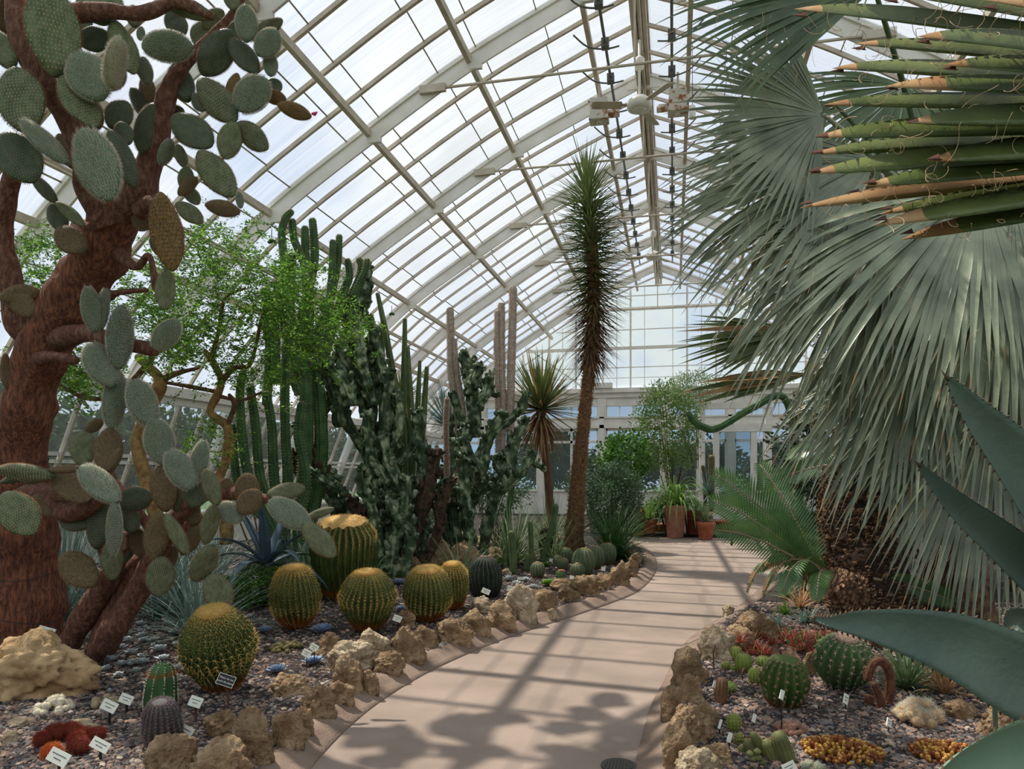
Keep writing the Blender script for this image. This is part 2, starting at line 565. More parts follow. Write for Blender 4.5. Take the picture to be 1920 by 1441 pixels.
# purlins
for k in PURL:
    for sg in (-1, 1):
        mb = MB()
        p = Vector((PROF[k][0], 0, PROF[k][1] + HC))
        q = side(p + Vector((.04, 0, -.1)), sg)
        if k == 7:
            mb.box((q.x - .12, Y0, q.z - .02), (q.x + .14, YB, q.z + .16))
            mb.box((q.x - .06, Y0, q.z - .16), (q.x + .06, YB, q.z - .02))
        else:
            mb.bar((q.x, Y0, q.z), (q.x, YB, q.z), .075, .11)
        trim(mb, m_white if k == 7 else m_beige)
# ridge beam
mb = MB()
for dx in (-.09, .09):
    mb.bar((XM + dx, Y0, HC + 7.38), (XM + dx, YB, HC + 7.38), .06, .22)
mb.bar((XM, Y0, HC + 7.5), (XM, YB, HC + 7.5), .3, .05)
mb.tube([(XM + .02, Y0, HC + 7.22), (XM + .02, YB, HC + 7.22)], .03, 8)
mb.tube([(XM - .05, Y0, HC + 7.2), (XM - .05, YB, HC + 7.2)], .018, 8)
trim(mb, m_beige)
# pane seams
acc = [0]
for i in range(1, len(pf)): acc.append(acc[-1] + (pf[i] - pf[i - 1]).length)
def at_len(s):
    for i in range(1, len(pf)):
        if acc[i] >= s:
            t = (s - acc[i - 1]) / (acc[i] - acc[i - 1]); return pf[i - 1].lerp(pf[i], t), offs(i)
    return pf[-1], offs(len(pf) - 1)
mb = MB()
rs = random.Random(3)
ys = sorted(bars + RIBS)
for i in range(len(ys) - 1):
    for s_ in [1.55, 2.6, 3.3, 4.45, 5.1, 6.3, 7.1, 8.0, 8.6, 9.3, 10.1, 10.9]:
        q, n = at_len(s_ * .98 + (i % 2) * .06)
        for sg in (-1, 1):
            w_ = side(q + n * .008, sg)
            mb.bar((w_.x, ys[i] + .03, w_.z), (w_.x, ys[i + 1] - .03, w_.z), .012, .02)
trim(mb, m_seam)
# shading pipes strung below the vault on the left
mb = MB()
for dx, t in ((0, 3.55), (.16, 3.42)):
    mb.tube([(-6.9 + dx, Y0, HC + t), (-6.9 + dx, YB, HC + t)], .022, 6)
trim(mb, m_beige)
# tie rods
for i, ry in enumerate(RIBS):
    if ry < 6: continue
    mb = MB()
    mb.tube([(-3.75, ry - .05, HC + 5.92), (XM * 2 + 3.75, ry - .05, HC + 5.92)], .022, 6)
    for sx in (-3.7, XM * 2 + 3.7):
        mb.box((sx - .12, ry - .09, HC + 5.86), (sx + .3, ry - .03, HC + 5.98))
    mb.tube([(XM, ry - .05, HC + 5.92), (XM, ry - .05, HC + 7.2)], .016, 6)
    trim(mb, m_beige)

# side walls: slanted sashes above a low masonry wall
wn = 0
for sg, nm in ((-1, 'left'), (1, 'right')):
    a = side(Vector((-10.2, 0, .75)), sg)
    e = side(pf[-1], sg)
    mb = MB()
    x0, x1 = sorted((a.x - .0, a.x + (-.3 if sg < 0 else .3)))
    mb.box((x0, Y0, -.1), (x1, YB, .75))
    x0, x1 = sorted((a.x + (.12 if sg < 0 else -.12), a.x + (-.36 if sg < 0 else .36)))
    mb.box((x0, Y0, .75), (x1, YB, .82))
    structure(mb.build('wall_' + nm, m_white, smooth=False))
    for k in range(len(RIBS)):
        y0 = RIBS[k]; y1 = RIBS[k + 1] if k + 1 < len(RIBS) else YB
        wn += 1
        mb = MB()
        mb.add([(a.x, y0, a.z), (a.x, y1, a.z), (e.x, y1, e.z), (e.x, y0, e.z)], [(0, 1, 2, 3)])
        o = structure(mb.build('window_%d' % wn, m_glassw, smooth=False))
        fr = MB()
        for t in (0.03, .45, .5, .96):
            q = Vector(a).lerp(Vector(e), t)
            fr.bar((q.x, y0, q.z), (q.x, y1, q.z), .06, .06)
        fr.build('window_frame', m_white, o, smooth=False)

# gable wall
def gz(x):
    x = x if x < XM else 2 * XM - x
    for i in range(len(pf) - 1):
        if pf[i + 1].x <= x <= pf[i].x:
            t = (pf[i].x - x) / (pf[i].x - pf[i + 1].x + 1e-9); return pf[i].z + (pf[i + 1].z - pf[i].z) * t
    return pf[-1].z
ZL = 4.95
mb = MB()
lp = [side(p, -1) for p in pf] ; rpz = [side(p, 1) for p in pf]
top = [p for p in lp if p.z > ZL][::-1] + [p for p in rpz if p.z > ZL][1:]
xl = top[0].x - .6; xr_ = top[-1].x + .6
poly = [(xl, YB, ZL)] + [(p.x, YB, p.z) for p in top] + [(xr_, YB, ZL)]
mb.add(poly, [tuple(range(len(poly)))])
o = structure(mb.build('window_%d' % (wn + 1), m_glassc, smooth=False))
fr = MB()
x = XM - 1.06 * 7
while x < -XM + 7:
    z1 = gz(x)
    if z1 > ZL + .1:
        fr.box((x - .035, YB - .1, ZL), (x + .035, YB - .02, z1))
    xh = x + .53
    if gz(xh) > ZL + .1:
        fr.box((xh - .012, YB - .05, ZL), (xh + .012, YB - .02, gz(xh)))
    x += 1.06
for z, h in ((5.75, .03), (6.45, .12), (7.2, .03), (7.95, .12), (8.5, .03), (5.35, .02)):
    xs = [x_ / 10 for x_ in range(-95, 90) if gz(x_ / 10) > z]
    if xs: fr.box((min(xs), YB - .09, z), (max(xs), YB - .03, z + h))
for sgx in (-1, 1):   # raking braces
    for a_, b_ in (((-7.2, 5.0), (-3.6, 7.3)), ((-5.4, 5.0), (-2.4, 8.1)), ((-3.4, 5.0), (-5.6, 6.6))):
        p = side(Vector((a_[0], YB - .3, a_[1])), sgx); q = side(Vector((b_[0], YB - .3, b_[1])), sgx)
        fr.bar(tuple(p), tuple(q), .05, .05)
fr.build('window_frame', m_white, o, smooth=False)
wn += 1
# lower back wall: cornice, transom lights, piers, panelled dado
mb = MB()
for (z0, z1, d) in ((4.78, 4.95, .35), (4.6, 4.78, .22), (4.28, 4.6, .12), (3.55, 3.8, .16), (3.8, 3.86, .22), (3.42, 3.55, .22), (0, .95, .1), (.95, 1.02, .16)):
    mb.box((-10.4, YB - d, z0), (9.4, YB + .1, z1))
px_ = -9.9
while px_ < 9.3:
    mb.box((px_ - .16, YB - .18, 0), (px_ + .16, YB + .1, 4.6))
    mb.box((px_ - .09, YB - .22, 0), (px_ + .09, YB - .18, 4.3))
    px_ += 2.4
structure(mb.build('wall_back', m_white, smooth=False))
px_ = -9.9
while px_ < 8.0:
    wn += 1
    x0 = px_ + .16; x1 = px_ + 2.24
    gm = MB(); gm.box((x0, YB - .01, 1.02), (x1, YB, 3.42)); gm.box((x0, YB - .01, 3.86), (x1, YB, 4.28))
    o = structure(gm.build('window_%d' % wn, m_glassw, smooth=False))
    fr = MB()
    fr.box((x0, YB - .07, 3.32), (x1, YB - .02, 3.42)); fr.box((x0, YB - .07, 2.85), (x1, YB - .02, 2.95))
    for t in (.0, .5, 1):
        xx = x0 + (x1 - x0) * t
        fr.box((xx - .045, YB - .07, 1.02), (xx + .045, YB - .02, 3.42)); fr.box((xx - .04, YB - .06, 3.86), (xx + .04, YB - .02, 4.28))
    for t in (.25, .75):
        xx = x0 + (x1 - x0) * t
        fr.box((xx - .02, YB - .05, 3.86), (xx + .02, YB - .02, 4.28))
    fr.build('window_frame', m_white, o, smooth=False)
    px_ += 2.4
# door bay at the right of the back wall
dq = P(1375, 900, 25.5)
o = MB(); o.box((dq.x - .55, 25.9, 0.05), (dq.x + .55, 25.95, 3.1))
door = structure(o.build('door_1', m_glassw, smooth=False))
fr = MB()
for xx in (dq.x - .62, dq.x + .62, dq.x - 1.1, dq.x + 1.1):
    fr.box((xx - .1, 25.82, 0), (xx + .1, 26.05, 3.35))
fr.box((dq.x - 1.2, 25.8, 3.1), (dq.x + 1.2, 26.05, 3.35)); fr.box((dq.x - 1.2, 25.8, 3.9), (dq.x + 1.2, 26.05, 4.1)); fr.box((dq.x - .55, 25.86, 0), (dq.x + .55, 25.98, .5))
for xx in (dq.x - 1.1, dq.x + 1.1): fr.box((xx - .1, 25.82, 3.35), (xx + .1, 26.05, 3.9))
fr.build('door_frame', m_white, door, smooth=False)

# ------------------------------------------------------------------ ground
ORD = ['', 'second ', 'third ', 'fourth ', 'fifth ', 'sixth ', 'seventh ', 'eighth ', 'ninth ', 'tenth ', 'eleventh ', 'twelfth ', 'thirteenth ', 'fourteenth ', 'fifteenth ', 'sixteenth ', 'seventeenth ', 'eighteenth ', 'nineteenth ', 'twentieth '] + ['twenty ' + k for k in ('first ', 'second ', 'third ', 'fourth ', 'fifth ', 'sixth ', 'seventh ', 'eighth ', 'ninth ')] + ['thirtieth '] + ['thirty ' + k for k in ('first ', 'second ', 'third ', 'fourth ', 'fifth ', 'sixth ', 'seventh ', 'eighth ', 'ninth ')] + ['fortieth '] + ['forty ' + k for k in ('first ', 'second ', 'third ', 'fourth ', 'fifth ', 'sixth ', 'seventh ', 'eighth ', 'ninth ')]
def label_by_landmark(objs, what, marks):
    '''marks: phrase -> point; each object is named by its rank of distance from its nearest landmark'''
    by = {}
    for o in objs:
        m = min(marks, key=lambda k: (marks[k] - o.location).length)
        by.setdefault(m, []).append(o)
    for m, l in by.items():
        l.sort(key=lambda o: (marks[m] - o.location).length)
        for i, o in enumerate(l):
            o['label'] = '%s %sclosest to the %s' % (what, ORD[min(i, 48)], m)
mb = MB(); mb.box((-10.6, Y0, -.1), (9.6, YB + .2, 0)); structure(mb.build('floor', m_path, smooth=False))
mb = MB(); mb.box((-60, -40, -.4), (60, 90, -.12)); structure(mb.build('ground', m_outg, smooth=False))
LEFT = [(400, 1700), (490, 1560), (582, 1441), (645, 1372), (712, 1316), (800, 1262), (895, 1218), (985, 1184), (1072, 1156), (1142, 1132), (1194, 1110), (1224, 1082), (1232, 1058), (1224, 1038), (1204, 1023), (1176, 1013)]
RIGHT = [(1150, 1900), (1180, 1560), (1190, 1441), (1204, 1380), (1222, 1320), (1246, 1275), (1262, 1240), (1285, 1205), (1318, 1178), (1352, 1158), (1385, 1136), (1415, 1112), (1445, 1085), (1465, 1060), (1480, 1035), (1478, 1018)]
lc = smoothpts([G(x, y, 0) for x, y in LEFT], 6)
rc = smoothpts([G(x, y, 0) for x, y in RIGHT], 6)
def curbstrip(cv, sgn, name, m):
    prof = [(0, 0), (.0, .01), (.05, .02), (.11, .055), (.16, .08), (.23, .085), (.23, -.02)]
    vs = []; n = len(prof)
    for i, p in enumerate(cv):
        a = cv[max(0, i - 1)]; b = cv[min(len(cv) - 1, i + 1)]
        d = (b - a).normalized(); nr = Vector((-d.y, d.x, 0)) * sgn
        for u_, h in prof: vs.append((p.x + nr.x * u_, p.y + nr.y * u_, h))
    fs = []
    for i in range(len(cv) - 1):
        for j in range(n - 1): fs.append((i * n + j, i * n + j + 1, (i + 1) * n + j + 1, (i + 1) * n + j))
    mb = MB(); mb.add(vs, fs); return structure(mb.build(name, m))
def shifted(cv, sgn, d_):
    out = []
    for i, p in enumerate(cv):
        a = cv[max(0, i - 1)]; b = cv[min(len(cv) - 1, i + 1)]
        d = (b - a).normalized(); out.append(Vector((p.x - d.y * sgn * d_, p.y + d.x * sgn * d_, 0)))
    return out
curbstrip(lc, 1, 'trim_%d' % (tn + 1), m_curb); curbstrip(rc, -1, 'trim_%d' % (tn + 2), m_curb); tn += 2
def bed(outline, name):
    n = len(outline)
    mb = MB()
    mb.add([(p.x, p.y, ZB) for p in outline] + [(p.x, p.y, -.05) for p in outline], [tuple(range(n))] + [(i, i + n, (i + 1) % n + n, (i + 1) % n) for i in range(n)])
    return structure(mb.build(name, m_bed, smooth=False))
li = shifted(lc, 1, .2); ri = shifted(rc, -1, .2)
lpoly = li + [Vector((-2.6, 19.6, 0)), Vector((-2.6, 27.9, 0)), Vector((-9.9, 27.9, 0)), Vector((-9.9, -1.9, 0)), Vector((li[0].x, -1.9, 0))]
rpoly = ri + [Vector((3.2, 27.9, 0)), Vector((8.9, 27.9, 0)), Vector((8.9, -1.9, 0)), Vector((ri[0].x, -1.9, 0))]
bed(lpoly, 'floor_bed_left'); bed(rpoly, 'floor_bed_right')
bm_ = MB(); bm_.box((-2.4, 19.3, -.05), (3.0, 27.9, ZB)); structure(bm_.build('floor_bed_back', m_bed, smooth=False))
def inside(poly, x, y):
    c = False; n = len(poly); j = n - 1
    for i in range(n):
        if (poly[i].y > y) != (poly[j].y > y) and x < (poly[j].x - poly[i].x) * (y - poly[i].y) / (poly[j].y - poly[i].y) + poly[i].x: c = not c
        j = i
    return c
# loose grit: uncountable small stones, dense near the camera
def pebbles(poly, name, label, box, n, seed):
    g = np.random.default_rng(seed)
    cs = []
    while len(cs) < n:
        px = g.uniform(box[0], box[1]); py = box[2] + (box[3] - box[2]) * g.random() ** 1.35
        q = G(px, py)
        if inside(poly, q.x, q.y): cs.append((q.x, q.y, ZB, (q - cam.location).length))
    cs = np.array(cs); k = len(cs)
    base = np.array([[1, 0, 0], [0, 1, 0], [-1, 0, 0], [0, -1, 0], [0, 0, 1], [.62, .62, .5], [-.62, .62, .5], [-.62, -.62, .5], [.62, -.62, .5]], float)
    fb = np.array([[0, 5, 8], [0, 1, 5], [1, 6, 5], [1, 2, 6], [2, 7, 6], [2, 3, 7], [3, 8, 7], [3, 0, 8], [5, 6, 4], [6, 7, 4], [7, 8, 4], [8, 5, 4]])
    sc = (g.gamma(6, 1 / 6, size=(k, 1)) * .0085 * (1 + cs[:, 3:4] / 14))
    v = base[None] * (1 + g.normal(0, .16, size=(k, 9, 3))) * sc[:, :, None]
    v[:, :, 2] *= .8; v[:, :, 0] *= g.uniform(.8, 1.5, (k, 1))
    a = g.uniform(0, 6.28, k); ca, sa = np.cos(a)[:, None], np.sin(a)[:, None]
    x = v[:, :, 0] * ca - v[:, :, 1] * sa; y = v[:, :, 0] * sa + v[:, :, 1] * ca
    v[:, :, 0] = x + cs[:, 0:1]; v[:, :, 1] = y + cs[:, 1:2]; v[:, :, 2] += ZB
    f = fb[None] + np.arange(k)[:, None, None] * 9
    mi = np.repeat(g.choice(5, k, p=[.3, .24, .2, .18, .08]), 12)
    mb = MB(); mb.addnp(v.reshape(-1, 3), f.reshape(-1, 3), mi)
    tag(mb.build(name, m_p, smooth=False), label, 'gravel', kind='stuff')
pebbles(lpoly, 'gravel', 'mixed grey and tan grit covering the bed left of the path', (-60, 1230, 1020, 1500), 36000, 4)
pebbles(rpoly, 'gravel', 'mixed grey and tan grit covering the bed right of the path', (1200, 1980, 1130, 1500), 20000, 5)
# path drain
dg = G(1160, 1437, 0)
mb = MB(); mb.tube([dg + Vector((0, 0, .001)), dg + Vector((0, 0, .012))], .1, 24)
for i in range(-4, 5):
    h = math.sqrt(.085 ** 2 - (i * .018) ** 2); mb.bar(dg + Vector((i * .018, -h, .014)), dg + Vector((i * .018, h, .014)), .008, .006, mi=0)
tag(mb.build('floor_drain', m_drain, smooth=False, loc=dg), 'round iron drain grate set in the path at the near edge', 'drain')
# ------------------------------------------------------------------ rocks
def rock_mesh(mb, W_, Dp, H, seed, rough=1.0, sub=4):
    import bmesh
    bm = bmesh.new(); bmesh.ops.create_icosphere(bm, subdivisions=sub, radius=1)
    rr = random.Random(seed); o = Vector((rr.uniform(0, 99), rr.uniform(0, 99), rr.uniform(0, 99)))
    tilt = Matrix.Rotation(rr.uniform(-.25, .25), 3, 'X') @ Matrix.Rotation(rr.uniform(-.25, .25), 3, 'Y')
    # a few flat facets cut the ball into a broken block
    cuts = [(Vector((rr.uniform(-1, 1), rr.uniform(-1, 1), rr.uniform(-.4, 1))).normalized(), rr.uniform(.62, .85)) for _ in range(7)]
    for v in bm.verts:
        p = v.co.copy()
        for n_, d_ in cuts:
            e = p.dot(n_)
            if e > d_: p = p - n_ * (e - d_) * .85
        r = 1 + .24 * noise.noise(p * 1.3 + o) + .15 * rough * noise.noise(p * 3.2 + o) + .085 * rough * noise.noise(p * 7 + o) + .05 * rough * noise.noise(p * 15 + o)
        pit = noise.noise(p * 5.5 + o * 2)
        r -= max(0, pit - .2) * .4 * rough
        p = tilt @ (p * r)
        lowk = 1 + max(0, -.25 - p.z) * .55
        v.co = Vector((p.x * lowk * W_ / 2, p.y * lowk * Dp / 2, max((p.z * .62 + .38) * H - (.05 if p.z < -.5 else 0), -.045)))
    vs = [tuple(v.co) for v in bm.verts]; fs = [tuple(v.index for v in f.verts) for f in bm.faces]
    bm.free(); mb.add(vs, fs)
def rock(cx, by, wpx, hpx, label, group=None, m=None, seed=0, z=ZB, rough=1.0, name='rock', depth=1.0):
    D = F * (HC - z) / (by - HY)
    W_ = wpx / F * D
    H = hpx / F * D * .96
    D2 = D + W_ * .35 * depth
    c = P(cx, by, D2); c.z = z - .015
    mb = MB(); rock_mesh(mb, W_ * 1.02, W_ * .8 * depth, H * 1.12, seed + 11, rough, 5 if wpx > 60 else 4)
    o = mb.build(name, m or m_rock)
    o.location = c; o.rotation_euler = (0, 0, TH)
    return tag(o, label, 'rock', group)

# border rocks of the left bed, near end first: centre x, base y, width, height
LR = [(322, 1462, 96, 86, 'angular tan rock standing behind the white sign nearest the small grey cactus'),
      (412, 1500, 124, 92, 'broad tan border rock at the near end of the left bed'),
      (418, 1385, 62, 56, 'low pointed tan rock behind the tall blocky border rock'),
      (472, 1440, 76, 104, 'tall blocky tan border rock leaning beside the path'),
      (541, 1402, 60, 72, 'upright oval brown border rock, first beyond the tall blocky one'),
      (572, 1375, 34, 48, 'narrow brown rock wedged behind the upright oval border rock'),
      (598, 1345, 66, 58, 'round brown border rock at the bend before the golden cactus pair'),
      (640, 1318, 46, 42, 'small round tan border rock beside the round brown one'),
      (545, 1306, 72, 42, 'flat oval tan rock lying on the grit behind the border'),
      (652, 1300, 66, 62, 'squarish tan border rock below the pale pitted rock'),
      (692, 1292, 34, 34, 'small brown rock tucked beside the squarish tan border rock'),
      (655, 1262, 84, 56, 'pale pitted limestone rock lying flat inside the border', 'p'),
      (618, 1222, 46, 34, 'small mossy tan rock beside the blue rosettes'),
      (702, 1243, 66, 58, 'round pale pitted rock at the foot of a golden barrel cactus', 'p'),
      (733, 1262, 62, 40, 'low brown rock between pale pitted rock and curb'),
      (765, 1240, 62, 60, 'brown border rock, first beyond the round pale one'),
      (795, 1216, 50, 46, 'brown border rock below the upright golden barrel'),
      (762, 1178, 40, 32, 'small orange brown rock between two golden barrel cacti'),
      (852, 1206, 70, 42, 'dark brown wedge shaped border rock beside curb'),
      (892, 1190, 56, 46, 'pitted tan rock behind the dark wedge shaped border rock'),
      (902, 1150, 46, 30, 'pale flat rock in front of the dark barrel cactus', 'p'),
      (938, 1176, 58, 44, 'dark pitted border rock beside the tall pale boulder'),
      (975, 1162, 60, 62, 'tall pale boulder standing on the left border', 'p'),
      (1022, 1145, 50, 42, 'squarish tan border rock, first beyond the tall pale boulder'),
      (1002, 1128, 62, 22, 'low flat brown rock behind the squarish border rock'),
      (1066, 1128, 46, 30, 'oval brown border rock, second beyond the tall pale boulder'),
      (1055, 1108, 50, 24, 'low tan rock below the small red flowered cactus'),
      (1098, 1118, 50, 40, 'lumpy tan border rock below the clustered small barrels'),
      (1130, 1106, 34, 30, 'small tan border rock beside lumpy one near the bend'),
      (1162, 1098, 40, 42, 'rounded tan border rock at the far bend of the path'),
      (1183, 1082, 34, 34, 'rounded tan border rock just past the far bend'),
      (1190, 1064, 26, 26, 'small tan border rock near the grass tuft at the bend'),
      (1176, 1048, 22, 20, 'last small tan border rock under the arching grass')]
for i, r in enumerate(LR):
    rock(r[0], r[1], r[2], r[3], r[4], 'border rocks of the left bed', m_rock2 if len(r) > 5 else m_rock, seed=i * 3 + 1)
RR = [(1270, 1452, 62, 90, 'rough brown border rock at the near right edge of the path'),
      (1305, 1475, 95, 62, 'pale rounded rock at the bottom of the right border', 'p'),
      (1345, 1436, 70, 42, 'low tan rock beside the white tag in the right bed'),
      (1290, 1396, 86, 74, 'broad rounded tan border rock in the right border'),
      (1318, 1362, 60, 40, 'low rounded tan rock behind the broad border rock'),
      (1262, 1352, 48, 64, 'leaning grey tan border rock beside the curb'),
      (1295, 1318, 52, 50, 'yellowish tan rock between leaning rock and grit'),
      (1288, 1285, 60, 66, 'dark pitted border rock at the corner of the right bed'),
      (1312, 1284, 36, 30, 'small brown rock leaning on the dark pitted corner rock'),
      (1345, 1238, 72, 64, 'big pale rock at the head of the right bed', 'p'),
      (1385, 1220, 60, 44, 'orange tan rock behind small clustered cacti'),
      (1420, 1200, 70, 52, 'flat tan rock below the cycad fronds'),
      (1455, 1252, 22, 38, 'small upright orange rock behind the ribbed barrel cactus'),
      (1482, 1256, 40, 36, 'pinkish tan rock under the red bromeliads'),
      (1518, 1268, 28, 44, 'narrow tan rock touching the spiny green barrel'),
      (1880, 1385, 90, 66, 'brown boulder behind the agave stalk', ), (1800, 1350, 60, 36, 'low brown rock in shade behind the agave leaf')]
for i, r in enumerate(RR):
    rock(r[0], r[1], r[2], r[3], r[4], 'border rocks of the right bed', m_rock2 if len(r) > 5 else m_rock, seed=i * 3 + 201)
rock(60, 1312, 235, 108, 'large long pitted tan boulder under the prickly pear trunk', None, mat('boulder_limestone', (196, 168, 126), (134, 106, 72), 5, .92, 1.0, 20, detail=9, col3=(174, 146, 106)), seed=777, rough=1.25, name='boulder', depth=.7)
for x, y, w_, h_, l in ((868, 1070, 60, 54, 'pitted grey tan boulder behind the largest golden barrel'), (815, 1078, 62, 60, 'tall pitted boulder touching the largest golden barrel'), (760, 1082, 60, 58, 'dark pitted boulder behind the golden barrels'), (712, 1075, 40, 40, 'small boulder half hidden by the largest golden barrel'), (880, 1080, 70, 46, 'pale sunlit boulder behind the dark barrel cactus'),
                        (930, 1052, 60, 26, 'low tan rock behind the green ground cover'), (1060, 1030, 44, 26, 'tan rock beside the dark red spined barrel'), (850, 1022, 70, 30, 'tan rock under the gnarled cactus thicket'), (905, 1030, 60, 24, 'low rock in the shade of the gnarled cactus')):
    rock(x, y, w_, h_, l, 'boulders in the middle of the bed', seed=x)
for x, y, w_, h_, l, mm in ((38, 1362, 50, 16, 'white stone lying on the grit near the sign cluster', m_rock2), (155, 1370, 60, 18, 'pale flat stone on the grit before the woolly cushion', m_rock2), (595, 1232, 36, 14, 'small orange stone beside the low brown cactus cushion', m_rock),
                            (20, 1395, 30, 30, 'grey stone at the left edge of the grit', m_rock2), (1365, 1148, 22, 14, 'small pale stone near the path end', m_rock2), (780, 1052, 18, 10, 'tiny pale pebble behind barrels', m_rock2)):
    rock(x, y, w_, h_, l, None, mm, seed=x + 5, name='stone')
for i, (x, y) in enumerate(((520, 1000), (560, 1140), (950, 1078), (980, 1120), (1035, 1152), (1050, 1093), (1090, 1092))):
    rock(x, max(y, 1040), 20, 12, ['small stone by the agave', 'small stone left of a golden barrel cactus', 'small pale stone beside green mats', 'small stone behind the tall pale boulder', 'small stone between curb and squarish rock', 
                            'small white stone in front of clustered barrels', 'small stone beside red flowered cactus'][i], None, m_rock2, seed=x, name='stone')

# ------------------------------------------------------------------ barrel cacti
def barrel(cx, by, wpx, hpx, label, ribs=28, skin=None, sp=None, spb=None, wool=None, woolr=.36, squash=.62, spl=.045, seed=0, group=None, name='barrel_cactus', crest=.2, k_sp=7, step=.03, depthz=ZB, spw=.0016, lower=None, flare=.78, straight=False, lean=None, tilt=0):
    D = F * (HC - depthz) / (by - HY)
    D2 = D + wpx / F * D * .45
    W_ = wpx / F * D2; H = hpx / F * D2 * .97
    c = P(cx, by, D2); c.z = depthz - .01
    rr = random.Random(seed); g = np.random.default_rng(seed)
    root_ = thing(name, label, 'cactus', c, group)
    if tilt: root_.rotation_euler = Matrix.Rotation(tilt, 3, Vector((CT, ST, 0))).to_euler(); c.z += W_ * .1; root_.location = c
    nv_ = 26; nr = ribs * 6
    def prof(t):
        # t 0 at the ground, 1 at crown centre
        a = -.95 + t * (math.pi / 2 + .95)
        r = max(0, math.cos(a)) ** squash
        z = (math.sin(a) + math.sin(.95)) / (1 + math.sin(.95))
        dip = -.02 * max(0, (t - .85) / .15) ** 1.5
        return r * (flare + (1 - flare) * min(1, t * 2.2)), z + dip
    ln = Vector(lean or (0, 0, 0))
    vs = []; ph = g.uniform(-.12, .12, ribs)
    def pt(t, a, k=1.0):
        r, z = prof(t)
        ry = 1 - crest * abs(math.sin(a * ribs / 2)) * min(1, (1 - t) * 5)
        wob = 1 + .025 * noise.noise(Vector((math.cos(a) * 2, math.sin(a) * 2, z * 3 + seed)))
        rr_ = W_ / 2 * r * ry * wob * k
        return Vector((rr_ * math.cos(a) + ln.x * z * H, rr_ * math.sin(a) + ln.y * z * H, z * H))
    ts = [1 - (1 - i / nv_) ** 1.15 for i in range(nv_ + 1)]
    for t in ts:
        for j in range(nr):
            vs.append(pt(t, 2 * math.pi * j / nr + .06 * math.sin(t * 5 + seed)))
    fs = []; ms = []
    for i in range(nv_):
        for j in range(nr):
            fs.append((i * nr + j, i * nr + (j + 1) % nr, (i + 1) * nr + (j + 1) % nr, (i + 1) * nr + j))
            lim = .12 + .1 * noise.noise(Vector((j / nr * 9, seed, 0)))
            ms.append(1 if ts[i] < lim else 0)
    b = MB(); b.add(vs, fs); b.m = ms
    b.build('body', [skin or m_barrel, lower or m_barrelo], root_).location = (0, 0, 0)
    # spines on the crests
    ps = []; ds = []; Ls = []; mi = []
    cen = Vector((0, 0, H * .45))
    for k in range(ribs):
        t = .03
        while t < .93:
            a = 2 * math.pi * k / ribs + .06 * math.sin(t * 5 + seed)
            p = pt(t, a, 1.005)
            q = pt(min(1, t + .02), a, 1.005)
            up_ = (q - p).normalized() if (q - p).length > 1e-6 else Vector((0, 0, 1))
            out = Vector((math.cos(a), math.sin(a), 0)); nrm = (out - up_ * out.dot(up_)).normalized()
            if nrm.length < .5: nrm = Vector((0, 0, 1))
            sd_ = up_.cross(nrm)
            far = nrm.y * CT + nrm.x * -ST
            kk = k_sp if far < .35 else max(2, k_sp // 2)
            for s_ in range(kk):
                an = 2 * math.pi * s_ / kk + rr.uniform(-.3, .3)
                d = nrm * rr.uniform(.45, .9) + (sd_ * math.cos(an) + up_ * math.sin(an)) * rr.uniform(.6, 1)
                ps.append(p); ds.append(d); Ls.append(spl * rr.uniform(.7, 1.15))
                mi.append(1 if t < .2 + .12 * noise.noise(Vector((a * 1.5, seed, t))) else 0)
            t += step / (H + W_ * .35) * rr.uniform(.9, 1.1)
    n0 = len(ps)
    ps = np.array([tuple(x) for x in ps]); ds = np.array([tuple(x) for x in ds]); Ls = np.array(Ls); mi = np.array(mi)
    sm = MB()
    spines(sm, ps[mi == 0], ds[mi == 0], Ls[mi == 0], spw, 0)
    if (mi == 1).any(): spines(sm, ps[mi == 1], ds[mi == 1], Ls[mi == 1] * .9, spw, 1)
    o = sm.build('spines', [sp or m_gold, spb or m_goldo], root_, smooth=False); o.location = (0, 0, 0)
    if wool:
        wm = MB(); wr = W_ / 2 * woolr; vs = []; fs = []; nrr = 28
        tab = [(prof(k / 60)[0] * W_ / 2, prof(k / 60)[1] * H) for k in range(30, 61)]
        def zsurf(rad_):
            for (r1, z1), (r2_, z2) in zip(tab, tab[1:]):
                if r2_ <= rad_ <= r1: return z2 + (z1 - z2) * (rad_ - r2_) / (r1 - r2_ + 1e-9)
            return tab[-1][1]
        for i in range(7):
            rr_ = wr * (1 - i / 6.5)
            for j in range(nrr):
                a = 2 * math.pi * j / nrr
                r2 = rr_ * (1 + .08 * math.sin(a * ribs / 2) + .05 * rr.uniform(-1, 1))
                vs.append((r2 * math.cos(a) + ln.x * H, r2 * math.sin(a) + ln.y * H, zsurf(r2) + .012 * min(1, i) + rr.uniform(-.002, .002)))
        for i in range(6):
            for j in range(nrr): fs.append((i * nrr + j, i * nrr + (j + 1) % nrr, (i + 1) * nrr + (j + 1) % nrr, (i + 1) * nrr + j))
        fs.append(tuple(range(6 * nrr, 7 * nrr)))
        wm.add(vs, fs)
        n_ = 900
        an = g.uniform(0, 6.28, n_); r_ = wr * np.sqrt(g.random(n_)) * 1.12
        pp = np.stack([r_ * np.cos(an) + ln.x * H, r_ * np.sin(an) + ln.y * H, np.array([zsurf(float(x)) + .008 for x in r_])], 1)
        dd = np.stack([np.cos(an) * r_ / wr * .9, np.sin(an) * r_ / wr * .9, np.ones(n_) * .6], 1) + g.normal(0, .3, (n_, 3))
        spines(wm, pp, dd, spl * .55, spw, 1)
        o = wm.build('crown_wool', [wool, sp or m_gold], root_); o.location = (0, 0, 0)
    return root_
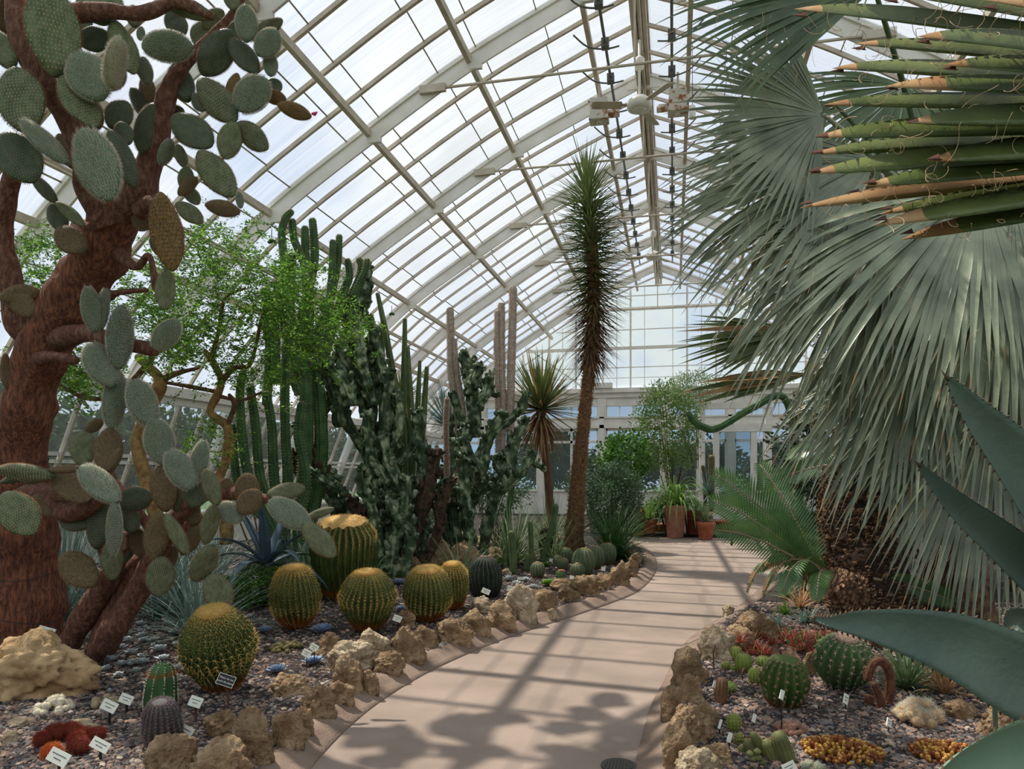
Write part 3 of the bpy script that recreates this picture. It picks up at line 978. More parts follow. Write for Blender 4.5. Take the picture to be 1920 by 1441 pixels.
barrel(421, 1308, 138, 160, 'golden barrel cactus at the near left, black notice sign in front of it', 30, wool=m_wool, woolr=.34, seed=1, squash=.88, spl=.05, spw=.0018, tilt=.36, crest=.22, step=.04, k_sp=6, name='golden_barrel_cactus')
barrel(556, 1186, 98, 114, 'golden barrel cactus left of the largest one, rusty patch on its base', 26, wool=m_wool, woolr=.34, squash=.8, tilt=.16, seed=2, spl=.05, name='golden_barrel_cactus')
barrel(650, 1130, 132, 146, 'largest and tallest golden barrel cactus, wide flat golden crown', 30, wool=m_wool, woolr=.62, seed=3, squash=.5, spl=.045, name='golden_barrel_cactus', flare=.85, tilt=.22)
barrel(691, 1192, 110, 108, 'golden barrel cactus in front of the largest one, behind the round pale rock', 30, wool=m_wool, woolr=.36, squash=.75, tilt=.14, seed=4, spl=.042, name='golden_barrel_cactus')
barrel(803, 1172, 98, 98, 'neatly ribbed golden barrel cactus right of the row, bright golden crown', 28, wool=m_wool, woolr=.42, squash=.78, tilt=.22, seed=5, spl=.045, name='golden_barrel_cactus')
barrel(850, 1145, 62, 86, 'golden barrel cactus half hidden behind the neatly ribbed one', 26, wool=m_wool, woolr=.42, squash=.78, tilt=.2, seed=6, spl=.045, name='golden_barrel_cactus')
barrel(910, 1122, 66, 78, 'dark conical barrel cactus with brownish crown beside a white tag', 22, skin=m_darkb, lower=m_darkb, sp=mat('grey_spine', (150, 128, 118), rough=.7), spb=mat('grey_spine', (150, 128, 118)), seed=7, squash=.8, spl=.02, k_sp=4, wool=mat('brown_wool', (122, 84, 62), (92, 64, 50), 60, .95), woolr=.25, name='dark_barrel_cactus', flare=1)
BG = 'clustered small barrel cacti at the bend'
m_ssp = mat('tan_spine', (216, 190, 140), rough=.6, trans=.2)
for i, (x, y, w_, h_, l) in enumerate(((1094, 1082, 46, 54, 'largest of the clustered small barrels at the bend'), (1116, 1068, 36, 44, 'small barrel right behind the largest of the cluster'), (1138, 1060, 38, 42, 'rightmost small barrel of the cluster at the bend'),
        (1060, 1056, 30, 30, 'small barrel left behind the largest of the cluster'), (1056, 1068, 22, 22, 'little barrel at the left foot of the cluster'), (1083, 1084, 30, 28, 'round little barrel in front of the cluster'),
        (1046, 1064, 20, 24, 'leftmost little barrel of the cluster at the bend'), (1008, 1084, 30, 30, 'lone small barrel below the leaning column cactus'))):
    barrel(x, y, w_, h_, l, 15, mat('pale_barrel_skin', (96, 112, 82), (74, 92, 64), 6), m_ssp, mat('rusty_spine'  , (206, 120, 48)), seed=20 + i, spl=.02, k_sp=4, crest=.2, step=.03, group=BG, lower=m_barrelo, wool=mat('tan_wool', (196, 140, 88), (150, 100, 60), 50, .9) , woolr=.22)
barrel(1026, 1050, 34, 62, 'dark oval barrel with red crown spines behind small columns', 18, m_darkb, m_red, m_red, seed=31, squash=.6, spl=.022, lower=m_darkb, k_sp=4)
barrel(1052, 1094, 20, 26, 'tiny green cactus with a red flower on top', 10, skin=m_col, sp=m_ssp, seed=33, spl=.012, k_sp=3, wool=mat('red_bloom', (206, 66, 44), rough=.6), woolr=.5)
# right bed
m_gb = mat('fresh_barrel_skin', (98, 122, 74), (66, 92, 52), 6, .5, .1)
m_pink = mat('pinkish_spine', (206, 176, 158), rough=.6)
barrel(1575, 1302, 112, 96, 'spiny green barrel cactus with cream crown in the right bed', 17, m_gb, m_pink, m_pink, seed=41, crest=.36, spl=.034, k_sp=5, step=.055, wool=mat('cream_wool', (226, 190, 152), (196, 156, 116), 50, .95), woolr=.3, lower=m_gb, spw=.0026, tilt=.3)
barrel(1468, 1336, 94, 92, 'deeply ribbed barrel cactus with brown rib edges behind a white tag', 15, mat('tired_barrel_skin', (84, 104, 50), (64, 84, 38), 6), mat('mauve_spine', (178, 138, 118), rough=.7), mat('mauve_spine', (178, 138, 118)), seed=42, crest=.4, spl=.026, k_sp=6, step=.045, flare=.9, squash=.6, spw=.0024, lower=m_barrelo, tilt=.2)
for i, (x, y, w_, h_, l) in enumerate(((1394, 1262, 34, 36, 'small yellow green barrel in the row behind the tags'), (1432, 1252, 30, 22, 'flat bright green cactus in the row behind the tags'), (1416, 1284, 28, 32, 'pale fuzzy little barrel touching the brown edged barrel'), (1380, 1240, 24, 28, 'little tan barrel beside orange rock'), (1362, 1256, 20, 16, 'tiny tan cactus left of the row'), (1375, 1258, 14, 12, 'tiniest tan cactus in the row'), (1456, 1260, 22, 14, 'tiny yellow cactus behind the brown edged barrel'),
        (1376, 1374, 28, 36, 'yellow tipped little barrel near the leaning tags'), (1386, 1396, 20, 22, 'dark green ball cactus behind the clustered stems'))):
    barrel(x, y, w_, h_, l, 12, mat('yellowgreen_skin', (120, 136, 56), (88, 108, 44), 8, rand=.15), m_ssp, m_ssp, seed=50 + i, spl=.012, k_sp=3, crest=.2, step=.02, lower=m_barrelo, group='small cacti of the right bed', name='small_barrel_cactus')

# short column: ribs and woolly edges
def column(pts, rpx, label=None, ribs=8, amp=.22, skin=None, sp=None, spl=.012, seed=0, D=None, name='column_cactus', parent=None, step=.03, ksp=3, tipbrown=None, base=None, group=None, n=None, cat='cactus', spw=.0008, rt=True):
    """pts in pixels with depth D (or (x,y,D) triples); rpx radius in pixels"""
    pp = [P(p[0], p[1], p[2] if len(p) > 2 else D) for p in pts]
    rr0 = [(r if hasattr(rpx, '__len__') else r) for r in (rpx if hasattr(rpx, '__len__') else [rpx] * len(pts))]
    rad = [rr0[i] / F * (pts[i][2] if len(pts[i]) > 2 else D) for i in range(len(pts))]
    q, r = smoothpts(pp, 6, rad)
    if rt: roundtip(q, r, 4)
    mb = MB()
    fr = mb.tube(q, r, ribs * 4, 0, ribs, amp)
    ps = []; ds = []
    g = random.Random(seed)
    acc_ = 0
    for i in range(len(q) - 1):
        acc_ += (q[i + 1] - q[i]).length
        m_ = max(1, int(round((q[i + 1] - q[i]).length / step)))
        for s_ in range(m_):
            t = s_ / m_
            p = q[i].lerp(q[i + 1], t); ra = r[i] * (1 - t) + r[i + 1] * t
            u, w_ = fr[i]; ax = u.cross(w_)
            for k in range(ribs):
                a = 2 * math.pi * k / ribs
                o_ = u * math.cos(a) + w_ * math.sin(a)
                for z_ in range(ksp):
                    ps.append(tuple(p + o_ * ra)); d = o_ + Vector((g.uniform(-.7, .7), g.uniform(-.7, .7), g.uniform(-.7, .7))); ds.append(tuple(d))
    spines(mb, ps, ds, spl, spw, 1)
    if parent:
        return mb.build('stem', [skin or m_col, sp or m_ssp], parent)
    o = mb.build(name, [skin or m_col, sp or m_ssp], None, loc=q[0])
    return tag(o, label, cat, group)
Dn = 5.1
root_ = thing('column_cactus', 'short dark green column cactus with pale dotted ribs and orange crown at near left', 'cactus', G(303, 1352))
Dc = F * (HC - ZB) / (1346 - HY) + .12
column([(302, 1352), (300, 1310), (303, 1272), (304, 1262)], [26, 30, 26, 22], ribs=9, amp=.3, seed=3, D=Dc, parent=root_, sp=mat('cream_areole', (226, 212, 188)), spl=.012, ksp=5, step=.016, spw=.003)
mb = MB(); cc = P(304, 1264, Dc); g = np.random.default_rng(1); n_ = 260
a = g.uniform(0, 6.28, n_); r_ = .085 * np.sqrt(g.random(n_))
spines(mb, np.stack([cc.x + r_ * np.cos(a), cc.y + r_ * np.sin(a), cc.z + .005 - r_ * .15], 1), np.stack([np.cos(a) * .7, np.sin(a) * .7, np.ones(n_)], 1) + g.normal(0, .3, (n_, 3)), .05, .0015, 0)
mb.build('crown_spines', m_goldo, root_, smooth=False)
barrel(309, 1418, 72, 100, 'small grey spiny cactus half behind the angular rock at near left', 20, mat('grey_skin', (84, 76, 76), (60, 58, 56), 8), mat('grey_hair', (140, 122, 120)), mat('grey_hair', (140, 122, 120)), seed=61, squash=.6, spl=.02, k_sp=6, step=.018, flare=1, tilt=.2, name='small_grey_cactus', lower=mat('grey_skin', (84, 76, 76)))
# right bed columns
column([(1352, 1335), (1352, 1300), (1354, 1280)], [11, 12, 11], 'short brown column cactus with green cap beside the border rocks', 10, .15, mat('brown_cactus_skin', (124, 84, 58), (84, 64, 44), 14), D=4.95, seed=5)
barrel(1362, 1300, 40, 20, 'low lime green crowned cactus leaning behind the short brown column', 12, mat('lime_skin', (150, 176, 70), (110, 130, 60), 8), m_pink, m_pink, seed=66, spl=.015, k_sp=3)
hair = mat('dark_fur_skin', (110, 72, 52), (72, 48, 38), 30, .9, .6)
hs = mat('dark_fur', (150, 96, 70), rough=.8)
r1 = thing('arched_cactus', 'brown hairy cactus with one tall arching stem and two short ones', 'cactus', G(1660, 1335))
column([(1654, 1334), (1668, 1300), (1666, 1255), (1650, 1238), (1635, 1248), (1628, 1270)], [8, 8, 8, 7.5, 7, 7], ribs=8, amp=.1, skin=hair, sp=hs, D=4.9, parent=r1, step=.01, ksp=4, spl=.014)
column([(1652, 1338), (1650, 1310), (1640, 1284)], [7, 7, 6], ribs=8, amp=.1, skin=hair, sp=hs, D=4.85, parent=r1, step=.01, ksp=4, spl=.014)
column([(1640, 1332), (1632, 1322), (1628, 1308)], [7, 7, 6], ribs=8, amp=.1, skin=hair, sp=hs, D=4.9, parent=r1, step=.01, ksp=4, spl=.014)
# clustered small stems in front of the right bed
cl = thing('clustered_cactus', 'clump of stubby ribbed cactus stems with round offsets near the front tags', 'cactus', G(1440, 1425))
m_cl = mat('olive_stem_skin', (112, 116, 66), (82, 88, 52), 10)
for i, (a_, b_, r) in enumerate((((1476, 1428), (1462, 1385), 17), ((1455, 1428), (1440, 1398), 15), ((1432, 1405), (1414, 1380), 9), ((1424, 1412), (1406, 1398), 14), ((1400, 1424), (1392, 1404), 9), ((1432, 1422), (1430, 1412), 9))):
    D = 3.95 + .03 * i
    column([(*a_, D), ((a_[0] + b_[0]) / 2, (a_[1] + b_[1]) / 2, D), (*b_, D)], [r, r * 1.05, r * .9], ribs=13, amp=.1, skin=m_cl, sp=m_ssp, parent=cl, step=.012, ksp=3, spl=.007, seed=i)
for i, (x, y, r) in enumerate(((1406, 1412, 7), (1420, 1408, 7), (1411, 1421, 6), (1422, 1420, 5), (1430, 1428, 6))):
    mb = MB(); c = P(x, y, 3.8); mb.tube([c + Vector((0, 0, -.02 + .04 * t / 6)) for t in range(7)], [.001 + .02 * math.sin(math.pi * t / 6) for t in range(7)], 12); mb.build('offset', m_cl, cl)

# low cushions and mats of small stems
def cushion(cx, by, wpx, hpx, label, n, skin, sp, rr_, seed, name='cushion_cactus', fingers=False, spl=.01, ksp=40, tipm=None):
    c = G(cx, by); D = F * (HC - ZB) / (by - HY); W_ = wpx / F * D; g = random.Random(seed)
    c = P(cx, by, D + W_ * .3); c.z = ZB
    mb = MB(); H = hpx / F * D
    ps = []; ds = []
    for i in range(n):
        a = g.uniform(0, 6.28); r = math.sqrt(g.random()); x = math.cos(a) * r * W_ / 2; y = math.sin(a) * r * W_ * .42
        h = H * (1 - .65 * r * r) * g.uniform(.8, 1.1)
        ra = rr_ * g.uniform(.8, 1.15)
        if fingers:
            d = Vector((math.cos(a) * r * .8, math.sin(a) * r * .8 - .15, 1)).normalized(); L_ = h
            q = [c + Vector((x, y, 0)) + d * L_ * t for t in (0, .35, .7)]; r_ = [ra * .7, ra, ra]
            b = c + Vector((x, y, 0))
            roundtip(q, r_, 3)
            mb.tube(q, r_, 7, 2 if (tipm and g.random() < .38) else 0)
        else:
            b = c + Vector((x, y, max(ra * .3, h - ra)))
            mb.tube([b + Vector((0, 0, -ra * .95 * math.cos(math.pi * t / 8))) for t in range(9)], [max(.001, ra * math.sin(math.pi * t / 8)) for t in range(9)], 12)
            for _ in range(ksp):
                v = Vector((g.gauss(0, 1), g.gauss(0, 1), abs(g.gauss(0, 1)))).normalized(); ps.append(tuple(b + v * ra)); ds.append(tuple(v + Vector((g.uniform(-.6, .6), g.uniform(-.6, .6), g.uniform(-.6, .6)))))
    if ps: spines(mb, ps, ds, spl, .0009, 1)
    return tag(mb.build(name, [skin, sp, tipm or skin], None, loc=c), label, 'cactus')
m_wc = mat('white_woolly_skin', (214, 206, 182), (188, 178, 148), 40, .9)
cushion(101, 1337, 66, 28, 'white woolly cushion cactus of many round heads beside the boulder', 34, m_wc, m_spw, .026, 1)
cushion(196, 1330, 48, 26, 'tan woolly cushion cactus behind the twin white signs', 16, mat('tan_woolly', (172, 158, 122), (140, 124, 92), 40, .9), m_spw, .028, 2)
m_rd = mat('rusty_red_skin', (120, 58, 42), (84, 40, 30), 26, .85, .5)
for i, (x, y, w_, h_, l) in enumerate(((78, 1402, 26, 28, 'leftmost small rusty red spiny cactus head'), (105, 1393, 38, 32, 'rusty red cactus head upper left of the clump'), (134, 1388, 38, 30, 'rusty red cactus head at the top of the clump'), (144, 1400, 32, 26, 'rusty red cactus head in the middle of the clump'), (158, 1390, 26, 24, 'small rusty red cactus head behind the middle one'), (182, 1392, 32, 26, 'rightmost rusty red cactus head behind the white sign'),
        (148, 1418, 38, 32, 'rusty red cactus head lowest in the clump'), (98, 1428, 38, 30, 'bright orange red cactus head behind the front left sign'))):
    barrel(x, y, w_, h_, l, 14, m_rd if i < 7 else mat('orange_red_skin', (176, 72, 44), (140, 52, 34), 20, .8), m_red if i < 7 else m_goldo, m_red, seed=80 + i, spl=.026, k_sp=7, step=.012, spw=.0012, lower=m_rd, group='rusty red cactus clump', name='red_cactus', squash=.85)
cushion(538, 1222, 64, 18, 'low olive brown spiny cactus mat before the golden barrels', 40, mat('olive_mat_skin', (110, 104, 56), (84, 84, 44), 20), m_ssp, .022, 5)
cushion(1480, 1376, 62, 20, 'low pinkish brown cactus mat in the middle of the right bed', 30, mat('pink_mat_skin', (150, 106, 86), (120, 84, 66), 30), m_pink, .022, 6)
cushion(1722, 1362, 84, 44, 'fluffy cream haired cactus mound in the right bed', 44, mat('cream_mound_skin', (196, 168, 128), (160, 128, 92), 30, .95), m_spw, .034, 7, spl=.028, ksp=90)
m_fy = mat('yellow_finger_skin', (206, 166, 84), (180, 136, 60), 14, .6); m_fb = mat('brown_finger_skin', (158, 92, 46), (116, 66, 36), 12, .6)
cushion(1578, 1428, 145, 34, 'orange and yellow finger cactus mat, larger one in the right bed', 300, m_fb, m_ssp, .0095, 8, fingers=True, tipm=m_fy, name='finger_cactus')
cushion(1775, 1432, 130, 34, 'orange and yellow finger cactus mat at the right beside the agave leaf', 240, m_fb, m_ssp, .0095, 9, fingers=True, tipm=m_fy, name='finger_cactus')
cushion(1520, 1446, 40, 20, 'grey green rosette cactus at the bottom of the right bed', 10, mat('greygreen_skin', (140, 146, 116), (112, 122, 92), 20), m_spw, .02, 10)
# ------------------------------------------------------------------ prickly pears
def pad_mesh(name, seed, fuzzy, brown=False, thin=1.0):
    """unit pad: base at origin, tip at +Z=1, width 1 along X, thickness along Y"""
    g = random.Random(seed); mb = MB()
    nu, nj = 20, 24; T = .085 * thin
    def half(t): return (math.sin(math.pi * min(1, t) ** .82) ** .62 if 0 < t < 1 else 0) * .5 * (.72 + .42 * t)
    vs = []
    bend = g.uniform(-.06, .06)
    for i in range(nu + 1):
        t = .004 + .992 * (1 - math.cos(math.pi * i / nu)) / 2
        hw = max(half(t), .02)
        th = T * (1.1 - .5 * t) * min(1, (hw / .25)) + .01
        for j in range(nj):
            a = 2 * math.pi * j / nj
            x = hw * math.copysign(abs(math.cos(a)) ** .9, math.cos(a)); y = th * math.sin(a) + bend * (t * t) * 1 + .03 * noise.noise(Vector((x * 3, t * 3, seed)))
            vs.append((x, y, t))
    fs = [(i * nj + j, i * nj + (j + 1) % nj, (i + 1) * nj + (j + 1) % nj, (i + 1) * nj + j) for i in range(nu) for j in range(nj)]
    fs += [tuple(reversed(range(nj))), tuple(range(nu * nj, nu * nj + nj))]
    mb.add(vs, fs)
    ps = []; ds = []; dots = []
    row = 0; t = .07
    stp = .062 if not fuzzy else .056
    while t < .97:
        hw = half(t); x = -hw + (stp / 2 if row % 2 else 0) + .01
        while x < hw - .01:
            for sd_ in (-1, 1):
                a = math.acos(max(-1, min(1, x / hw)))
                th = T * (1.1 - .5 * t) * min(1, (hw / .25)) + .01
                y = th * math.sin(a) * sd_ + bend * t * t + .03 * noise.noise(Vector((x * 3, t * 3, seed)))
                dots.append(((x + g.uniform(-.004, .004), y, t + g.uniform(-.004, .004)), sd_))
            x += stp
        row += 1; t += stp * .8
    for (p, sd_) in dots:
        nrm = Vector((p[0] * .8, sd_, (p[2] - .5) * .3)).normalized()
        # areole: a small raised boss
        r = .013 if not fuzzy else .011
        o = len(mb.v)
        mb.v.extend([(p[0] - r, p[1] - sd_ * .002, p[2]), (p[0], p[1] - sd_ * .002, p[2] + r * 1.2), (p[0] + r, p[1] - sd_ * .002, p[2]), (p[0], p[1] - sd_ * .002, p[2] - r * 1.2), (p[0], p[1] + sd_ * r * .9, p[2])])
        ff = [(0, 1, 4), (1, 2, 4), (2, 3, 4), (3, 0, 4)]
        if sd_ > 0: ff = [tuple(reversed(x_)) for x_ in ff]
        mb.f.extend([tuple(i + o for i in x_) for x_ in ff]); mb.m.extend([1] * 4)
        for _ in range(4 if fuzzy else 1):
            d = nrm * g.uniform(.4, 1) + Vector((g.uniform(-.8, .8), 0, g.uniform(-1.1, .4))); ps.append(p); ds.append(tuple(d))
    if ps: spines(mb, ps, ds, .085 if fuzzy else .035, .0042 if fuzzy else .003, 2)
    # rim hairs
    ps = []; ds = []
    for i in range(70):
        t = .06 + .93 * i / 70
        hw = half(t)
        for sx in (-1, 1):
            for _ in range(7 if fuzzy else 4):
                dx = (half(min(.999, t + .01)) - half(max(.001, t - .01))) / .02
                nrm = Vector((sx, 0, -dx)).normalized()
                ps.append((sx * hw, bend * t * t + g.uniform(-.02, .02), t + g.uniform(-.006, .006))); d = nrm + Vector((g.uniform(-.5, .5), g.uniform(-.7, .7), g.uniform(-.5, .5))); ds.append(tuple(d))
    spines(mb, ps, ds, .075 if fuzzy else .045, .0036 if fuzzy else .003, 2)
    me_o = mb.build(name, [m_pad, m_spw if fuzzy else mat('areole_tan', (196, 160, 120)), m_spw if fuzzy else m_spb])
    me = me_o.data; bpy.data.objects.remove(me_o)
    return me
PADM = {}
def padmesh(kind, i):
    key = (kind, i)
    if key not in PADM:
        me = pad_mesh('pad_' + kind, hash(kind) % 7 + i * 5 + 1 if False else {'g': 1, 'b': 30, 'm': 50, 'f': 70, 'w': 90, 'd': 110}[kind] + i * 5, kind in 'fw', thin=1.25 if kind == 'w' else 1)
        if kind == 'b': me.materials[0] = m_padb; me.materials[1] = mat('areole_brown', (170, 132, 96))
        if kind == 'm': me.materials[0] = m_padm; me.materials[1] = m_padb
        if kind == 'w': me.materials[0] = mat('pale_pad_skin', (170, 170, 140), (150, 150, 116), 9, .7)
        if kind == 'd': me.materials[0] = mat('dark_pad_skin', (76, 92, 68), (56, 72, 52), 8, .5, .2, 50, rand=.15); me.materials[1] = mat('areole_rust', (158, 116, 84))
        if kind == 'f': me.materials[0] = mat('grey_green_pad_skin', (104, 124, 102), (84, 106, 84), 9, .6, .2, 50, rand=.15)
        PADM[key] = me
    return PADM[key]
def pad(parent, bx, by, tx, ty, wpx, D, kind='g', rot=0, lean=0, i=None, label=None):
    """rot turns the pad about its own long axis (0 faces the camera)"""
    rr = random.Random(int(bx * 7 + by * 13 + tx))
    b = P(bx, by, D); t = P(tx, ty, D + lean)
    ax = t - b; L = ax.length; z = ax.normalized()
    view = (cam.location - b).normalized()
    y = -(view - z * view.dot(z)).normalized()
    rot = rot if rot else rr.uniform(-.35, .35)
    y = Matrix.Rotation(rot, 3, z) @ y
    x = y.cross(z)
    W_ = wpx / F * D / max(.45, abs(math.cos(rot)))
    me = padmesh(kind, rr.randrange(3) if i is None else i)
    o = bpy.data.objects.new('pad', me); COL.objects.link(o)
    m3 = Matrix((x * W_, y * L * .95, z * L * 1.0)).transposed()
    m4 = m3.to_4x4(); m4.translation = b - wloc(parent)
    o.parent = parent; o.matrix_local = m4
    if label: o['label'] = label
    return o
def trunk(parent, pts, rads, D, mats, name='trunk', jit=.16, seed=0, n=22):
    pp = [P(p[0], p[1], p[2] if len(p) > 2 else D) for p in pts]
    rad = [rads[i] / F * (pts[i][2] if len(pts[i]) > 2 else D) for i in range(len(pts))]
    q, r = smoothpts(pp, 9, rad)
    # joints of old pads: swellings along the limb
    r = [x * (1 + .07 * math.sin(i * .55 + seed)) for i, x in enumerate(r)]
    roundtip(q, r, 3)
    mb = MB(); mb.tube(q, r, n, 0, jitter=jit, seed=seed + 1, nf=7)
    o = mb.build(name, mats, parent)
    return o
PT = 'tall prickly pear tree with a thick red brown trunk at the left edge'
tree = thing('prickly_pear_tree', PT, 'cactus', G(52, 1228))
DT = 6.4
trunk(tree, [(52, 1240, 6.4), (50, 1160, 6.4), (52, 1060, 6.4), (45, 960, 6.3), (36, 870, 6.2), (48, 790, 6.1), (66, 700, 6.0), (96, 625, 5.9), (150, 535, 5.8), (192, 470, 5.7), (212, 410, 5.6), (215, 360, 5.5)], [70, 60, 55, 50, 43, 44, 43, 46, 48, 46, 44, 34], DT, m_barkr, 'trunk', seed=1, n=36)
trunk(tree, [(212, 420, 5.6), (255, 365, 5.5), (285, 290, 5.45), (305, 215, 5.4), (325, 150, 5.35), (375, 90, 5.3), (440, 20, 5.3), (460, -30, 5.3)], [36, 32, 24, 20, 15, 9, 7, 7], DT, m_bark, 'branch', seed=2)
trunk(tree, [(205, 420, 5.55), (170, 350, 5.4), (155, 280, 5.2), (120, 210, 5.1), (75, 140, 5.0), (50, 60, 5.0), (40, -40, 5.0)], [36, 26, 22, 22, 26, 32, 36], DT, m_bark, 'branch', seed=3)
trunk(tree, [(85, 650, 5.95), (35, 600, 5.9), (18, 520, 5.85), (5, 430, 5.8), (18, 350, 5.7), (30, 310, 5.6)], [28, 24, 20, 18, 17, 12], DT, m_bark, 'branch', seed=4)
trunk(tree, [(90, 640, 5.9), (160, 625, 5.6), (215, 640, 5.5), (285, 655, 5.5)], [22, 17, 15, 13], DT, m_bark, 'branch', seed=5)
trunk(tree, [(60, 675, 5.9), (100, 668, 5.6), (140, 675, 5.5)], [14, 10, 8], DT, m_bark, 'branch', seed=6, n=12)
trunk(tree, [(215, 470, 5.65), (255, 500, 5.5), (280, 480, 5.4), (292, 540, 5.4)], [16, 7, 6, 6], DT, m_bark, 'branch', seed=7, n=12)
trunk(tree, [(190, 560, 5.75), (225, 548, 5.6), (275, 544, 5.6)], [14, 5, 4], DT, m_bark, 'branch', seed=8, n=10)
trunk(tree, [(262, 395, 5.4), (290, 380, 5.3), (318, 420, 5.2), (330, 470, 5.2)], [18, 13, 11, 6], DT, m_bark, 'branch', seed=9, n=12)
trunk(tree, [(110, 30, 5.0), (190, 20, 5.0), (265, 25, 5.1), (330, 5, 5.15), (395, 30, 5.2)], [20, 14, 12, 12, 8], DT, m_bark, 'branch', seed=10, n=12)
trunk(tree, [(150, 430, 5.7), (175, 425, 5.5), (190, 400, 5.4)], [18, 13, 5], DT, m_bark, 'branch', seed=12, n=12)
trunk(tree, [(20, 960, 5.9), (70, 925, 5.7), (130, 960, 5.5), (190, 935, 5.4)], [26, 24, 22, 12], DT, m_bark, 'branch', seed=13, n=14)
# wire ties round the trunk
mb = MB()
for px, py, r in ((52, 1155, 62), (50, 1075, 58), (44, 1000, 54), (38, 862, 45)):
    c = P(px, py, DT - .05); ra = r / F * DT
    pts = [c + Vector((math.cos(a) * ra, math.sin(a) * ra, .03 * math.sin(a * 2 + py))) for a in [2 * math.pi * i / 30 for i in range(31)]]
    mb.tube(pts, .004, 5, cap=False)
mb.build('tie_wire', mat('tie_wire', (60, 52, 48)), tree)
TREEPADS = [
 (105, 145, 95, -25, 100, 4.85, 'g'), (195, 48, 180, -35, 84, 5.1, 'g'), (52, 250, 25, 122, 88, 4.8, 'g'), (22, 130, -14, 52, 52, 4.9, 'g'), (192, 188, 140, 96, 80, 4.8, 'f'),
 (203, 163, 232, 75, 40, 4.6, 'w'), (118, 142, 180, 242, 64, 4.85, 'g'), (158, 240, 207, 377, 80, 4.5, 'f'), (40, 225, 127, 308, 38, 4.5, 'f'), (8, 248, 62, 340, 84, 5.0, 'd'),
 (182, 98, 172, 48, 62, 5.2, 'd'), (212, 38, 252, 137, 48, 5.1, 'g'), (266, 88, 363, 86, 56, 5.0, 'f'), (252, 52, 250, 10, 30, 5.3, 'g'), (318, 18, 342, 70, 42, 5.4, 'd'), (300, 0, 400, 30, 36, 5.2, 'g'),
 (372, 90, 380, 38, 38, 5.4, 'g'), (436, 58, 378, 140, 62, 5.2, 'd'), (462, 80, 462, 10, 42, 5.1, 'f'), (430, 72, 484, 138, 44, 5.2, 'd'), (473, 74, 530, 36, 28, 5.3, 'g'), (482, 104, 522, 58, 44, 5.1, 'f'), (508, 144, 506, 97, 28, 5.2, 'f'),
 (443, 206, 502, 148, 58, 5.1, 'f'), (505, 148, 526, 170, 26, 5.3, 'd'), (492, 178, 538, 186, 28, 5.2, 'm'), (520, 196, 585, 219, 30, 5.1, 'm'), (373, 148, 442, 230, 62, 5.15, 'g'), (428, 192, 446, 138, 26, 5.2, 'm'),
 (323, 218, 397, 272, 64, 5.1, 'd'), (440, 228, 421, 298, 46, 5.1, 'g'), (443, 231, 503, 280, 46, 5.15, 'g'), (373, 283, 437, 367, 60, 5.1, 'g'), (334, 270, 344, 315, 24, 5.3, 'g'), (322, 260, 302, 310, 26, 5.3, 'f'),
 (345, 357, 352, 312, 30, 5.3, 'g'), (334, 366, 370, 332, 24, 5.2, 'b'), (348, 348, 372, 385, 28, 5.3, 'g'), (330, 380, 380, 417, 34, 5.2, 'g'), (384, 384, 451, 397, 32, 5.1, 'b'), (451, 391, 448, 358, 15, 5.1, 'f'),
 (290, 193, 264, 288, 48, 5.35, 'd'), (205, 240, 240, 190, 48, 5.2, 'd'), (205, 243, 252, 350, 46, 4.9, 'd'), (240, 272, 225, 226, 36, 5.1, 'd'), (120, 434, 97, 380, 38, 5.6, 'd'), (158, 474, 108, 426, 56, 5.4, 'b'), (58, 326, 106, 380, 26, 5.5, 'd'),
 (106, 378, 160, 424, 24, 5.4, 'g'), (300, 360, 325, 510, 62, 4.95, 'm'), (313, 504, 307, 580, 38, 5.1, 'g'), (282, 385, 257, 432, 44, 5.5, 'b'), (352, 192, 328, 118, 48, 5.4, 'd'), (386, 206, 360, 178, 28, 5.4, 'f'), (276, 160, 268, 106, 28, 5.3, 'f'),
 (262, 76, 266, 50, 15, 5.1, 'f'), (280, 195, 272, 140, 30, 5.5, 'b'), (245, 165, 300, 235, 40, 5.5, 'd'), (340, 10, 318, 60, 34, 5.4, 'd'), (160, 62, 138, 10, 46, 5.3, 'd'), (0, 60, 35, 0, 60, 5.2, 'b'), (200, 170, 222, 108, 50, 5.15, 'd'), (150, 320, 110, 250, 46, 5.4, 'b'), (180, 190, 168, 250, 40, 5.2, 'b'),
 (380, 55, 420, 20, 34, 5.4, 'g'), (430, 80, 452, 40, 30, 5.4, 'g'), (345, 205, 300, 230, 42, 5.5, 'd'), (440, 20, 430, -30, 34, 5.2, 'g'), (300, 480, 285, 440, 22, 5.3, 'd'), (295, 395, 330, 440, 28, 5.3, 'b'),
 (0, 560, 75, 545, 40, 5.7, 'b'), (70, 590, 15, 548, 46, 5.7, 'b'), (290, 655, 335, 600, 44, 5.3, 'f'), (178, 624, 165, 536, 36, 5.25, 'f'), (186, 622, 198, 540, 24, 5.3, 'f'), (10, 660, 12, 730, 20, 5.9, 'b')]
for q in TREEPADS:
    rot = 0
    if q[6] == 'w': rot = 1.15
    pad(tree, *q[:6], q[6], rot=rot if q[6] == 'w' else 0)
mb = MB(); fp = P(585, 213, 5.08)
mb.tube([fp, fp + Vector((.02, 0, -.004)), fp + Vector((.045, -.01, .002))], [.008, .014, .004], 8); mb.build('flower', m_flower, tree, label='pink flower bud at the tip of the outermost pad')

